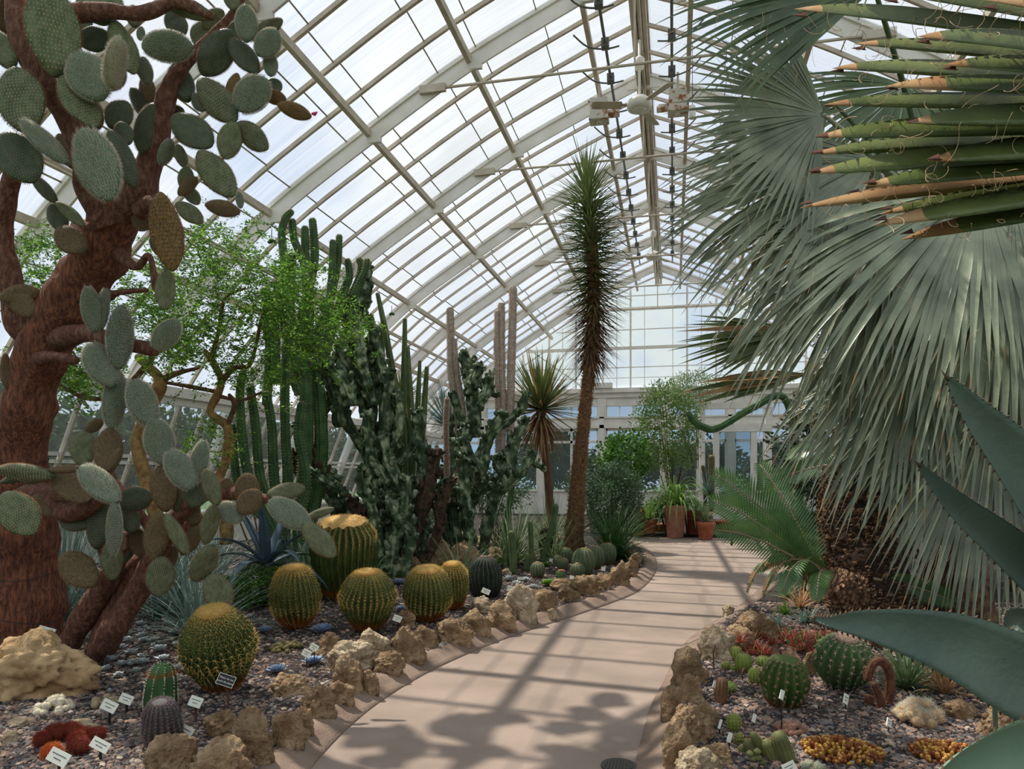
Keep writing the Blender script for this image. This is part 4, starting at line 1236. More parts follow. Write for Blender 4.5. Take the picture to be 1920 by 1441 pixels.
# the crown goes on above the picture and shades the path
for i, pts in enumerate(([(460, -30, 5.3), (470, -90, 6.0), (520, -90, 7.0)], [(40, -40, 5.0), (200, -110, 5.6), (360, -110, 6.6)], [(520, -90, 7.0), (620, -80, 7.8), (760, -90, 8.4)], [(470, -90, 6.0), (600, -120, 6.8), (720, -110, 7.2)])):
    trunk(tree, pts, [12, 12, 10], 5.3, m_bark, 'branch', seed=70 + i, n=10)
cg = random.Random(15)
crown = MB(); npad = 0
while npad < 125:
    c0 = Vector((cg.uniform(-5.2, -1.9), cg.uniform(5.4, 8.3), 0))
    dep = -c0.x * ST + c0.y * CT
    zlo = HC + HY / F * dep + .32; zhi = gz(c0.x) - .45
    if zhi < zlo: continue
    c0.z = cg.uniform(zlo, min(zhi, zlo + 1.2))
    npad += 1
    a_ = cg.uniform(0, 6.28); up_ = Vector((math.cos(a_) * .8, math.sin(a_) * .8, cg.uniform(-.2, 1))).normalized(); sx_ = up_.cross(Vector((cg.uniform(-1, 1), cg.uniform(-1, 1), cg.uniform(-1, 1)))).normalized(); ny_ = up_.cross(sx_)
    L_ = cg.uniform(.34, .46); W_ = L_ * .66
    vs = []
    for i in range(9):
        t_ = i / 8; hw = max(.03, math.sin(math.pi * t_ ** .85) ** .6 * .5)
        for j in range(14):
            an = 2 * math.pi * j / 14; vs.append(c0 + up_ * (t_ - .5) * L_ + sx_ * hw * W_ * math.cos(an) + ny_ * .045 * L_ * math.sin(an) * (.3 + 1.4 * hw))
    crown.add(vs, [(i * 14 + j, i * 14 + (j + 1) % 14, (i + 1) * 14 + (j + 1) % 14, (i + 1) * 14 + j) for i in range(8) for j in range(14)])
crown.build('upper_pads', m_pad, tree)['kind'] = 'stuff'
low = thing('prickly_pear', 'spreading prickly pear with several leaning trunks right of the tree', 'cactus', G(190, 1228))
trunk(low, [(130, 1205, 6.1), (155, 1160, 6.05), (190, 1105, 6.0), (215, 1060, 5.9), (235, 1010, 5.8)], [20, 23, 22, 18, 15], 6, m_bark, 'branch', seed=21)
trunk(low, [(175, 1232, 5.9), (215, 1175, 5.85), (258, 1110, 5.8), (285, 1050, 5.7), (320, 985, 5.6), (375, 930, 5.5), (440, 925, 5.4), (500, 935, 5.3)], [16, 24, 22, 20, 17, 15, 12, 9], 6, m_bark, 'branch', seed=22)
trunk(low, [(185, 1225, 6.1), (225, 1140, 6.1), (250, 1070, 6.1), (310, 1020, 6.0), (370, 970, 5.9)], [26, 26, 20, 16, 12], 6, m_bark, 'branch', seed=23)
trunk(low, [(210, 1050, 5.9), (185, 990, 5.75), (160, 950, 5.6), (110, 930, 5.5)], [16, 15, 15, 12], 6, m_bark, 'branch', seed=24)
trunk(low, [(300, 1020, 5.8), (270, 975, 5.8), (210, 900, 5.8), (208, 870, 5.8)], [12, 10, 10, 8], 6, m_bark, 'branch', seed=25)
LOWPADS = [
 (220, 694, 231, 570, 48, 5.35, 'f'), (210, 726, 170, 640, 58, 5.3, 'f'), (208, 804, 222, 694, 42, 5.4, 'f'), (282, 800, 252, 710, 54, 5.35, 'f'), (306, 872, 292, 784, 56, 5.35, 'f'), (362, 918, 316, 844, 52, 5.15, 'f'), (364, 908, 382, 824, 34, 5.2, 'f'),
 (198, 888, 208, 800, 52, 5.5, 'b'), (155, 874, 158, 808, 48, 5.5, 'g'), (160, 810, 194, 786, 22, 5.6, 'b'), (200, 884, 224, 840, 16, 5.3, 'b'), (312, 960, 303, 870, 50, 5.4, 'b'), (408, 948, 386, 878, 34, 5.1, 'g'), (362, 952, 376, 886, 54, 5.3, 'd'),
 (8, 922, 62, 1002, 72, 4.9, 'g'), (104, 892, -6, 880, 36, 5.2, 'g'), (98, 888, 168, 938, 54, 5.3, 'b'), (152, 872, 220, 942, 50, 5.0, 'f'), (90, 882, 158, 876, 18, 5.2, 'b'), (216, 940, 213, 1042, 28, 5.0, 'f'), (220, 940, 286, 930, 50, 5.6, 'd'),
 (182, 1030, 188, 925, 46, 5.5, 'd'), (180, 1098, 116, 1038, 62, 5.6, 'b'), (211, 1088, 209, 1010, 40, 5.3, 'g'), (300, 958, 285, 1050, 46, 5.3, 'b'), (310, 962, 352, 1040, 30, 5.2, 'g'), (402, 942, 384, 1022, 34, 5.2, 'g'), (402, 1020, 364, 1092, 46, 5.2, 'g'),
 (303, 1042, 298, 1116, 54, 5.2, 'g'), (392, 1076, 426, 1144, 54, 5.2, 'g'), (410, 945, 454, 976, 40, 5.3, 'f'), (460, 950, 466, 886, 46, 5.3, 'b'), (448, 962, 488, 920, 46, 5.25, 'b'), (500, 928, 572, 914, 34, 5.2, 'g'), (503, 938, 580, 986, 50, 5.1, 'f'),
 (568, 980, 628, 1044, 46, 5.05, 'g'), (572, 972, 626, 952, 18, 5.3, 'g'), (505, 932, 560, 950, 24, 5.25, 'g'), (300, 965, 338, 1000, 34, 5.6, 'b'), (250, 1000, 235, 940, 40, 5.7, 'd'), (170, 985, 110, 975, 34, 5.5, 'd'), (120, 965, 60, 930, 40, 5.5, 'b'),
 (330, 960, 352, 900, 40, 5.5, 'd'), (190, 985, 235, 1030, 38, 5.6, 'b'), (420, 930, 428, 895, 28, 5.4, 'b'), (0, 905, 60, 885, 18, 5.4, 'd'), (45, 905, 110, 880, 22, 5.35, 'g'), (268, 1045, 250, 985, 36, 5.8, 'b'), (365, 985, 350, 925, 36, 5.6, 'b'), (218, 1060, 248, 1010, 34, 5.8, 'd'),
 (340, 1040, 375, 985, 34, 5.6, 'b'), (300, 1080, 330, 1020, 30, 5.8, 'b')]
for q in LOWPADS: pad(low, *q[:6], q[6])

# ------------------------------------------------------------------ feathery green trees behind
def feather_tree(name, label, base, limbs, clusters, seed, D):
    t = thing(name, label, 'tree', base)
    for i, (pts, rad) in enumerate(limbs):
        trunk(t, pts, rad, D, m_acb if i == 0 else m_acb2, 'trunk' if i == 0 else 'branch', jit=.22, seed=seed + i, n=12)
    g = np.random.default_rng(seed)
    cs = []; ds = []; tw = MB()
    for (cx, cy, rx, ry, n) in clusters:
        for _ in range(n):
            x = g.normal(cx, rx * .5); y = g.normal(cy, ry * .5); dd = D + g.normal(0, .55)
            c = np.array(P(x, y, dd))
            if c[2] > gz(c[0]) - .4 or c[0] < -8.6: continue
            ax = g.normal(size=3); ax[2] = ax[2] * .6 - .25; ax /= np.linalg.norm(ax)
            L_ = g.uniform(.12, .3)
            k = 8
            sdv = np.cross(ax, [0, 0, 1.]); sdv /= np.linalg.norm(sdv) + 1e-9
            e = c + ax * L_
            tw.bar(tuple(c), tuple(e), .0025, .0025)
            for s_ in range(k):
                p = c + ax * L_ * s_ / k - np.array([0, 0, .03]) * (s_ / k) ** 2
                for sg in (-1, 1):
                    cs.append(p + g.normal(0, .012, 3)); ds.append(sdv * sg + ax * .5 + g.normal(0, .45, 3))
    mb = MB()
    n = len(cs); br = (g.random(n) < .3).astype(int)
    leafcloud(mb, cs, ds, g.uniform(.035, .06, n), .019, br, seed)
    mb.build('foliage', [m_acl, m_acl2], t, smooth=False)
    tw.build('twigs', m_acb2, t, smooth=False)
    return t
feather_tree('feathery_tree', 'small feathery leaved tree with twisted golden trunk behind prickly pear', G(425, 1010), [
    ([(425, 1020), (420, 930), (408, 905), (428, 850), (425, 800), (395, 770), (415, 720), (400, 680), (385, 660)], [12, 12, 9, 9, 8, 7, 7, 6, 5]),
    ([(415, 715), (440, 690), (470, 680), (490, 600), (495, 580)], [6, 5, 4, 3, 2]), ([(395, 680), (410, 620), (422, 560), (460, 540)], [5, 4, 3, 2]),
    ([(425, 800), (440, 760), (430, 740)], [6, 5, 3]), ([(410, 735), (360, 725), (300, 715)], [4, 4, 3]), ([(405, 740), (450, 750), (490, 735)], [4, 3, 2])],
    [(430, 500, 120, 60, 260), (530, 560, 110, 60, 260), (420, 610, 130, 60, 204), (570, 620, 80, 70, 148), (480, 690, 110, 60, 161), (390, 830, 80, 50, 68), (640, 600, 60, 50, 80), (400, 440, 100, 40, 80), (560, 520, 70, 50, 99)], 5, 8.9)
feather_tree('feathery_tree', 'leaning feathery tree with yellow bark seen between prickly pear pads', G(290, 1010), [
    ([(300, 1000), (275, 900), (258, 830), (285, 760), (300, 715), (280, 690), (260, 670)], [14, 13, 12, 12, 11, 9, 7]),
    ([(300, 715), (330, 700), (370, 690)], [7, 5, 3]), ([(270, 690), (220, 740), (160, 745), (110, 720)], [6, 5, 4, 3]), ([(280, 690), (290, 640), (300, 600)], [6, 4, 3])],
    [(300, 560, 100, 90, 235), (80, 530, 90, 70, 161), (70, 450, 80, 40, 68), (150, 700, 80, 50, 161), (120, 640, 70, 60, 86), (330, 640, 80, 60, 161), (190, 480, 80, 60, 74)], 9, 8.3)
# ------------------------------------------------------------------ tall column cacti and gnarled cacti
def colgroup(name, label, base, stems, D, ribs, amp, skin, sp, group=None, **kw):
    gy = HY + F * (HC - ZB) / D
    base = P(base[0], gy, D); base.z = ZB
    t = thing(name, label, 'cactus', base, group)
    for i, (pts, r) in enumerate(stems):
        if pts[0][1] > 940: pts = [(pts[0][0], HY + F * (HC - ZB) / (D + .12 * (i % 4)) + 4)] + pts; r = [r[0]] + r
        column(pts, r, ribs=ribs, amp=amp, skin=skin, sp=sp, D=D + .12 * (i % 4), parent=t, seed=i, **kw)
    return t
D1 = 11.2
colgroup('tall_column_cactus', 'tallest many armed green column cactus, tips against the glass roof', (560, 1030), [
    ([(560, 700), (545, 600), (535, 500), (528, 440), (535, 410), (545, 398)], [10, 9, 8, 7, 7, 6]), ([(560, 640), (575, 560), (572, 500), (552, 450), (548, 416)], [9, 8, 8, 7, 7]),
    ([(575, 660), (580, 560), (573, 480), (572, 430)], [10, 9, 8, 7]), ([(565, 600), (586, 510), (590, 470), (586, 415)], [8, 8, 8, 7]), ([(590, 690), (612, 600), (622, 520), (624, 455)], [9, 8, 7, 6]),
    ([(612, 600), (632, 500), (636, 445)], [7, 7, 6]), ([(600, 700), (640, 560), (655, 520), (652, 490)], [9, 8, 7, 6]), ([(640, 590), (670, 530), (678, 500), (674, 488)], [8, 7, 7, 6]),
    ([(660, 560), (684, 510), (688, 490)], [7, 6, 6]), ([(560, 1030), (570, 900), (575, 780), (570, 690), (540, 640), (530, 560)], [14, 14, 13, 12, 10, 8]), ([(570, 1030), (600, 880), (600, 760), (590, 680)], [14, 13, 12, 10]),
    ([(545, 690), (545, 560), (548, 480)], [9, 8, 7]), ([(520, 720), (516, 620), (520, 540)], [9, 8, 7]), ([(500, 760), (505, 660), (500, 600), (498, 545)], [9, 8, 7, 7])], D1, 8, .28, m_col, m_ssp, step=.045, spl=.02, ksp=2, spw=.004)
colgroup('column_cactus', 'thicket of curved dark green column stems behind the feathery tree', (500, 1005), [
    ([(520, 1000), (470, 900), (455, 820), (450, 740), (455, 700)], [9, 9, 9, 8, 7]), ([(525, 1000), (490, 900), (480, 800), (470, 730)], [9, 9, 9, 8]), ([(530, 1000), (515, 900), (510, 800), (500, 740)], [9, 10, 9, 8]),
    ([(535, 1000), (540, 900), (535, 800), (535, 700), (540, 620)], [10, 10, 9, 9, 8]), ([(515, 1000), (455, 930), (440, 870), (436, 800)], [8, 8, 8, 7]), ([(560, 980), (575, 900), (560, 820), (565, 760)], [9, 9, 9, 8])], 10.0, 7, .3, m_col, m_ssp, step=.045, spl=.02, ksp=2, spw=.004)
colgroup('slim_column_cactus', 'tall slim pale edged column cactus with straight stems between the gnarled ones', (760, 1010), [
    ([(765, 960), (758, 800), (740, 720), (722, 620), (708, 552)], [9, 8, 7, 6, 4]), ([(718, 960), (716, 800), (716, 700), (717, 618)], [7, 7, 6, 4]), ([(745, 960), (752, 820), (757, 700), (759, 600)], [8, 7, 6, 4]),
    ([(745, 960), (738, 860), (742, 760), (745, 720)], [8, 8, 7, 5]), ([(775, 960), (776, 850), (768, 740), (764, 652)], [8, 8, 7, 4]), ([(770, 960), (780, 820), (784, 740), (787, 678)], [7, 6, 5, 3]),
    ([(775, 970), (788, 860), (795, 760), (800, 690)], [8, 7, 6, 4]), ([(730, 960), (728, 880), (728, 820), (730, 760)], [9, 8, 8, 6])], 12.2, 5, .3, m_coll, mat('pale_edge', (176, 180, 130)), step=.025, spl=.01, ksp=2, spw=.006)
HG = 'white woolly column cacti'
for i, (pts, r, l) in enumerate((([(858, 900), (856, 780), (846, 700), (845, 640), (844, 582)], [6, 6, 6, 6, 5.5], 'slender white woolly column cactus, leftmost tall one'), ([(875, 880), (868, 780), (856, 700), (850, 640)], [6, 6, 6, 5.5], 'shorter white woolly column leaning behind the leftmost one'),
        ([(936, 880), (935, 760), (933, 660), (933, 588)], [6, 6, 6, 5], 'white woolly column cactus, left of the close pair'), ([(940, 880), (942, 760), (940, 660), (940, 573)], [6, 6, 6, 5.5], 'white woolly column cactus, right of the close pair'), ([(958, 880), (957, 760), (960, 640), (962, 543)], [6.5, 6.5, 6.5, 6], 'tallest white woolly column cactus standing alone near the centre'),
        ([(838, 940), (838, 880), (836, 800), (838, 750)], [4, 4, 4, 3.5], 'thin brown bare column beside the gnarled cactus'))):
    column(pts, r, l, 12, .12, m_hairy if i < 5 else mat('brown_column_skin', (132, 100, 76), (100, 76, 56), 20), m_hairs, spl=.03, seed=i, D=13.0 if i < 5 else 11.5, step=.022, ksp=3, group=HG if i < 5 else None, name='woolly_column_cactus', spw=.005)
# gnarled (monstrose) cactus: ribbed limbs swollen into crests and knobs
def gnarled(mb, pts, rad, D, seed):
    g = random.Random(seed)
    pp = [P(p[0], p[1], D + (p[2] if len(p) > 2 else 0)) for p in pts]
    q, r = smoothpts(pp, 7, [x / F * D for x in rad])
    r = [x * .86 * (1 + .3 * noise.noise(Vector((i * .5, seed * 3.1, 0)))) for i, x in enumerate(r)]
    roundtip(q, r, 3)
    mb.tube(q, r, 24, 0, 6, .46, jitter=.35, seed=seed, twist=.04, nf=9)
    for i in range(2, len(q) - 3):
        if g.random() < .85:
            d = Vector((g.uniform(-1, 1), g.uniform(-1, .4), g.uniform(-.1, .7))).normalized()
            b = q[i] + d * r[i] * .55; L_ = r[i] * g.uniform(.5, 1.1)
            k = [b, b + d * L_ * .5, b + d * L_ * .7 + Vector((0, 0, L_ * .5))]
            kr = [r[i] * .42, r[i] * g.uniform(.36, .5), r[i] * g.uniform(.3, .42)]
            roundtip(k, kr, 3)
            mb.tube(k, kr, 16, 0, 5, .42, jitter=.4, seed=seed + i, nf=14)
    # crest of knobs at the tip
    e = q[-4]; re_ = r[-4]
    for _ in range(7):
        d = Vector((g.uniform(-1, 1), g.uniform(-1, 1), g.uniform(-.2, 1))).normalized(); k = [e + d * re_ * .3, e + d * re_ * 1.0]; kr = [re_ * .4, re_ * .42]; roundtip(k, kr, 3); mb.tube(k, kr, 12, 0, 4, .4)
def gnarl(label, base, limbs, D, seed, name='gnarled_cactus'):
    base_x = base[0]
    gy = HY + F * (HC - ZB) / D
    base = P(base[0], gy, D); base.z = ZB
    t = thing(name, label, 'cactus', base)
    for i, (pts, rad, brk) in enumerate(limbs):
        Di = D + .18 * ((i * 7) % 5 - 2)
        if pts[0][1] > 950: pts = [(pts[0][0] * .5 + base_x * .5, HY + F * (HC - ZB) / Di + 4)] + pts; rad = [rad[0] * 1.1] + rad
        mb = MB(); gnarled(mb, pts, rad, Di, seed + i)
        mb.build('limb', m_monsb if brk and i % 2 else m_mons, t)
    return t
gl = []
rg = random.Random(5)
for (x0, y0, x1, y1, r) in ((700, 1010, 690, 780, 17), (690, 780, 640, 660, 18), (640, 700, 650, 590, 17), (650, 600, 690, 500, 12), (690, 820, 690, 640, 16), (600, 900, 560, 820, 14), (640, 960, 560, 800, 15), (700, 900, 640, 780, 17), (640, 800, 590, 640, 18), (590, 700, 575, 640, 14), (720, 920, 730, 700, 15), (740, 800, 700, 620, 13),
                        (660, 1000, 590, 900, 13), (600, 920, 550, 850, 10), (740, 960, 700, 800, 17), (660, 760, 610, 680, 16), (680, 700, 700, 630, 12), (620, 720, 600, 600, 14), (760, 1000, 790, 860, 14), (640, 900, 580, 860, 12), (560, 740, 565, 640, 12), (690, 560, 705, 620, 12), (670, 680, 640, 560, 14), (700, 760, 672, 600, 14), (600, 800, 640, 720, 15), (720, 860, 745, 740, 11)):
    mx = (x0 + x1) / 2 + rg.uniform(-16, 16); my = (y0 + y1) / 2
    gl.append(([(x0, y0), (mx, my), (x1, y1)], [r, r * 1.1, r * .85], y0 > 940 or (y0 > 880 and rg.random() < .4)))
gnarl('huge gnarled grey green cactus thicket left of centre, taller than the woolly columns', (700, 1010), gl, 11.8, 100)
gl = []
for (x0, y0, x1, y1, r) in ((740, 1020, 760, 900, 17), (760, 940, 720, 820, 16), (720, 1000, 640, 930, 12), (780, 1000, 820, 850, 16), (800, 920, 780, 780, 14), (700, 960, 680, 880, 14), (740, 980, 700, 860, 14), (820, 940, 850, 830, 14), (750, 870, 790, 770, 11), (660, 960, 600, 880, 10), (770, 1000, 730, 930, 15), (700, 1000, 660, 940, 14), (600, 880, 560, 800, 8), (820, 1000, 850, 900, 12), (790, 960, 840, 900, 12), (640, 920, 570, 870, 10), (700, 900, 720, 960, 12), (750, 840, 740, 760, 12), (700, 1000, 740, 940, 13), (800, 990, 770, 930, 13)):
    mx = (x0 + x1) / 2 + rg.uniform(-14, 14); my = (y0 + y1) / 2
    gl.append(([(x0, y0), (mx, my), (x1, y1)], [r, r * 1.1, r * .8], y0 > 990))
gnarl('dark low gnarled cactus tangle right behind the golden barrels', (740, 1022), gl, 11.3, 200)
gl = []
for (x0, y0, x1, y1, r) in ((880, 1000, 870, 860, 16), (870, 870, 850, 740, 11), (890, 820, 885, 680, 16), (885, 740, 900, 690, 14), (880, 720, 870, 665, 11), (900, 760, 920, 700, 11), (900, 900, 940, 780, 15), (940, 800, 985, 740, 11), (960, 880, 985, 790, 14), (900, 920, 850, 850, 13), (940, 920, 1000, 850, 11), (860, 840, 845, 790, 12), (980, 860, 1020, 880, 7), (850, 960, 830, 880, 12), (920, 960, 950, 860, 14), (900, 880, 870, 800, 13), (895, 700, 930, 740, 10), (880, 960, 920, 900, 14), (830, 960, 860, 920, 12), (960, 900, 930, 860, 12)):
    mx = (x0 + x1) / 2 + rg.uniform(-12, 12); my = (y0 + y1) / 2
    gl.append(([(x0, y0), (mx, my), (x1, y1)], [r, r * 1.1, r * .85], y0 > 980))
gnarl('gnarled crested cactus with pale grey green top below the woolly pair', (880, 1012), gl, 12.6, 300)

CS = 'small column cacti near the bend'
for pts, r, l in (([(830, 0)], 0, ''), ([(941, 1044), (952, 960), (962, 900), (968, 820)], [6, 6, 5, 4], 'tall thin dark column cactus leaning over the middle of the bed'), ([(962, 1076), (962, 1040), (959, 1000)], [7, 7, 6], 'short upright column cactus left of the cluster'), ([(948, 1070), (947, 1045), (946, 1026)], [4, 4, 4], 'thin short column beside the short upright one'),
        ([(996, 1068), (996, 1020), (994, 982)], [5, 5, 5], 'slim column cactus standing before the dark red spined barrel'), ([(1014, 1058), (1026, 1020), (1038, 975), (1042, 950)], [6, 6, 6, 6], 'leaning grey green column cactus rising to the yucca trunk'), ([(985, 1070), (988, 1050), (989, 1040)], [5, 5, 4], 'stubby green column at the foot of the slim one'), ([(999, 1066), (998, 1050), (998, 1038)], [6, 6, 5], 'stubby column right of the slim one')):
    if r: column(pts, r, l, 10, .12, m_coll if 'tall' not in l else m_col, m_ssp, spl=.012, seed=int(pts[0][0]), D=F * (HC - ZB) / (pts[0][1] - HY), step=.03, ksp=2, group=CS, name='small_column_cactus')

# ------------------------------------------------------------------ tree yucca
DY = 13.2; yb = P(1074, 1048, DY); yb.z = ZB
t = thing('tree_yucca', 'tall single trunked yucca with a bottlebrush head of stiff spiky leaves', 'yucca', yb)
YP = [(1074, 1048), (1076, 1020), (1078, 980), (1084, 900), (1092, 820), (1102, 720), (1110, 640), (1113, 540), (1108, 440), (1102, 380), (1100, 350)]
q, r = smoothpts([P(x, y, DY) for x, y in YP], 8, [v / F * DY for v in (22, 20, 17, 14, 12, 11, 12, 12, 11, 9, 5)])
mb = MB(); mb.tube(q, r, 18, 0, jitter=.12)
mb.build('trunk', m_yuct, t)
mb = MB(); g = random.Random(4)
# leaf-base stubs on the trunk
for i in range(len(q) - 1):
    L_ = (q[i + 1] - q[i]).length
    if q[i].z > 4.6 or q[i].z < .5: continue
    for _ in range(34):
        t_ = g.random(); a = g.uniform(0, 6.28); p = q[i].lerp(q[i + 1], t_); ra = r[i]
        o_ = Vector((math.cos(a), math.sin(a), 0)); b = p + o_ * ra * .95
        s_ = o_.cross(Vector((0, 0, 1))) * .026
        e = b + o_ * .045 + Vector((0, 0, .04))
        mb.add([b - s_, b + s_, e, b + Vector((0, 0, .01)) - o_ * .01], [(0, 1, 2), (0, 2, 3), (2, 1, 3)])
mb.build('leaf_scars', mat('leaf_scar_tan', (186, 152, 112), (150, 116, 82), 12, .8), t, smooth=False)
mb = MB(); md = MB()
zt = q[-1].z; zb = P(1106, 668, DY).z
for i in range(1050):
    f_ = i / 1050
    z = zb + (zt - zb) * f_
    k = min(range(len(q)), key=lambda j: abs(q[j].z - z)); c = q[k]
    a = i * 2.39996
    el = (-.75 + 1.15 * f_) if f_ < .9 else (.4 + (f_ - .9) * 9)
    el += g.uniform(-.22, .22)
    d = Vector((math.cos(a) * math.cos(el), math.sin(a) * math.cos(el), math.sin(el)))
    L_ = (.6 + .14 * min(1, f_ * 2)) * g.uniform(.85, 1.15)
    dry = f_ < .34 + g.uniform(-.1, .1)
    blade(md if dry else mb, c + d * .04, d, L_, .042 if not dry else .034, 4, .08 if not dry else .15, .4, prof=lambda t_: max(.04, 1 - t_ ** 1.6))
mb.build('leaf_head', m_yuc, t, smooth=False)
md.build('dry_leaves', m_yucd, t, smooth=False)
mb = MB()
for _ in range(60):
    a = g.uniform(0, 6.28); d = Vector((math.cos(a) * .5, math.sin(a) * .5, -1)); b = P(1108, g.uniform(650, 700), DY)
    blade(mb, b, d, g.uniform(.3, .6), .03, 4, .4, .4, prof=lambda t_: max(.04, 1 - t_ ** 2))
mb.build('hanging_leaves', m_yucd, t, smooth=False)

# many-leaved rosettes: yuccas, grasses, bromeliads
def rosette(name, label, c, n, L_, W_, mt, cat='plant', el=(0.1, 1.3), droop=.6, seed=1, nseg=7, prof=None, fold=.35, group=None, parent=None, part=None, mats2=None, dryfrac=0, spread=.03, tipmi=None):
    g = random.Random(seed); mb = MB()
    for i in range(n):
        a = i * 2.39996 + g.uniform(-.2, .2); e = el[0] + (el[1] - el[0]) * (i / n) ** .8 + g.uniform(-.12, .12)
        d = Vector((math.cos(a) * math.cos(e), math.sin(a) * math.cos(e), math.sin(e)))
        blade(mb, Vector(c) + Vector((g.uniform(-spread, spread), g.uniform(-spread, spread), 0)), d, L_ * g.uniform(.75, 1.1), W_ * g.uniform(.8, 1.15), nseg, droop * g.uniform(.6, 1.3), fold, 1 if g.random() < dryfrac else 0, prof=prof or (lambda t_: max(.05, min(1, .6 + t_ * 2) * (1 - t_ ** 2.2))), tipmi=tipmi)
    ms = [mt] + (mats2 or [])
    if parent is not None: return mb.build(part or name, ms, parent)
    o = mb.build(name, ms, None, loc=c); return tag(o, label, cat, group)
# yucca with hanging skirt, beside the trunk
t = thing('skirted_yucca', 'multi leaved yucca with brown hanging skirt left of the tall trunk', 'yucca', G(1035, 1040))
cc = P(1014, 768, 13.9)
trunk(t, [(1035, 1042), (1028, 900), (1016, 800), (1014, 770)], [9, 8, 8, 9], 13.9, m_yucd, 'trunk', n=10)
rosette('', '', cc, 230, 1.2, .055, m_yuc, parent=t, part='leaf_head', el=(-.35, 1.4), droop=.15, seed=3, mats2=[m_dead], dryfrac=.18)
rosette('', '', cc - Vector((0, 0, .1)), 110, 1.0, .04, m_dead, parent=t, part='hanging_leaves', el=(-1.45, -.5), droop=.8, seed=4, mats2=[m_yucd], dryfrac=.5)
# second yucca further back, and blue bear grass beside it
t = thing('skirted_yucca', 'small yucca with shaggy tan skirt behind the slim columns', 'yucca', G(760, 975))
cc = P(755, 745, 18)
trunk(t, [(762, 1007), (760, 880), (755, 750)], [10, 9, 9], 18, m_yucd, 'trunk', n=10)
rosette('', '', cc, 90, .8, .05, m_yuc, parent=t, part='leaf_head', el=(0, 1.4), droop=.1, seed=5)
rosette('', '', cc - Vector((0, 0, .2)), 180, 1.5, .05, m_dead, parent=t, part='hanging_leaves', el=(-1.5, -.8), droop=.8, seed=6, mats2=[m_yucd], dryfrac=.3)
rosette('blue_yucca', 'fan of blue grey sword leaves behind the gnarled cacti', P(840, 800, 15.5), 120, 1.1, .05, m_grassb, el=(-.2, 1.4), droop=.1, seed=8)
# grass-like tufts
for i, (x, y, D, n, L_, m, lab, el, dr) in enumerate((
        (118, 1000, 8.2, 130, 1.9, m_grassb, 'tall blue grey grass fountain directly behind the trunk', (.8, 1.5), .35), (330, 985, 8.4, 200, 1.5, m_grassb, 'arching blue grey grass behind the prickly pear', (.1, 1.4), .9), (120, 1130, 7.6, 160, .75, m_grassb, 'dark spiky grass tuft in shade beside the thick trunk', (-.2, 1.3), .3),
        (370, 1130, 6.9, 240, 1.0, m_grassb, 'fine blue grey grass mound left of the first golden barrel', (.0, 1.3), .9), (560, 960, 10, 150, 1.2, m_grassb, 'grey green grass behind spreading prickly pear pads', (.1, 1.4), .8), (960, 985, 12.5, 170, 1.3, m_grass, 'arching pale green grass before the gnarled crested cactus', (0, 1.3), .9),
        (860, 1010, 10.6, 60, 1.0, m_grass, 'loose grass clump under the gnarled tangle', (0, 1.1), .8), (1030, 960, 14, 200, 1.3, m_grass, 'tall green grass behind the small columns', (.1, 1.4), .8), (1150, 1030, 13.2, 380, 1.2, mat('lush_grass', (74, 112, 52), (52, 88, 40), 4, .45, trans=.25), 'lush dark green grass tuft arching over the curb at the bend', (.0, 1.3), 1.1),
        (1040, 1000, 13.0, 80, 1.3, m_grass, 'grass with long pale blades in front of the yucca trunk', (.1, 1.2), .7), (400, 960, 10.5, 150, 1.1, m_grassb, 'blue grey grass in front of the left wall sashes', (.2, 1.4), .8), (300, 1060, 7.9, 170, .9, m_grassb, 'blue grey grass behind the leaning prickly pear trunks', (.1, 1.4), .9), (590, 1010, 9.2, 130, .9, m_grass, 'dry green grass between agave and gnarled cactus', (.1, 1.3), .9), (215, 960, 8.6, 120, 1.3, m_grassb, 'grey grass seen under the prickly pear pads', (.2, 1.4), .8), (680, 1010, 9.8, 60, .8, m_grass, 'grass behind the largest golden barrel', (0, 1.2), .9))):
    b = P(x, y, D); b.z = ZB if b.z < .6 or True else b.z
    rosette('grass_tuft', lab, b, n, L_, .014 if 'fine' in lab or 'blue' in lab else .02, m, 'grass', el=el, droop=dr, seed=30 + i, nseg=6, spread=.08, fold=.2)
# agave behind the prickly pear
t = thing('blue_agave', 'dark blue grey agave with folded leaves behind prickly pear', 'agave', G(500, 1070))
g = random.Random(12)
for i in range(13):
    a = i * 2.4; e = .15 + i * .09
    mb = MB(); blade(mb, Vector(P(500, 1060, 8.7)), (math.cos(a) * math.cos(e), math.sin(a) * math.cos(e), math.sin(e)), g.uniform(.8, 1.1), .15, 12, 1.6 if i < 9 else .6, .3, prof=lambda t_: (.6 + t_ * .8 if t_ < .4 else .92) * (1 - t_ ** 3) + .02, thick=.008)
    mb.build('leaf', mat('dark_blue_agave', (84, 104, 114), (62, 82, 92), 4, .45), t)
trunk(t, [(500, 1135), (500, 1060)], [16, 14], 8.7, m_agave, 'core', n=8)
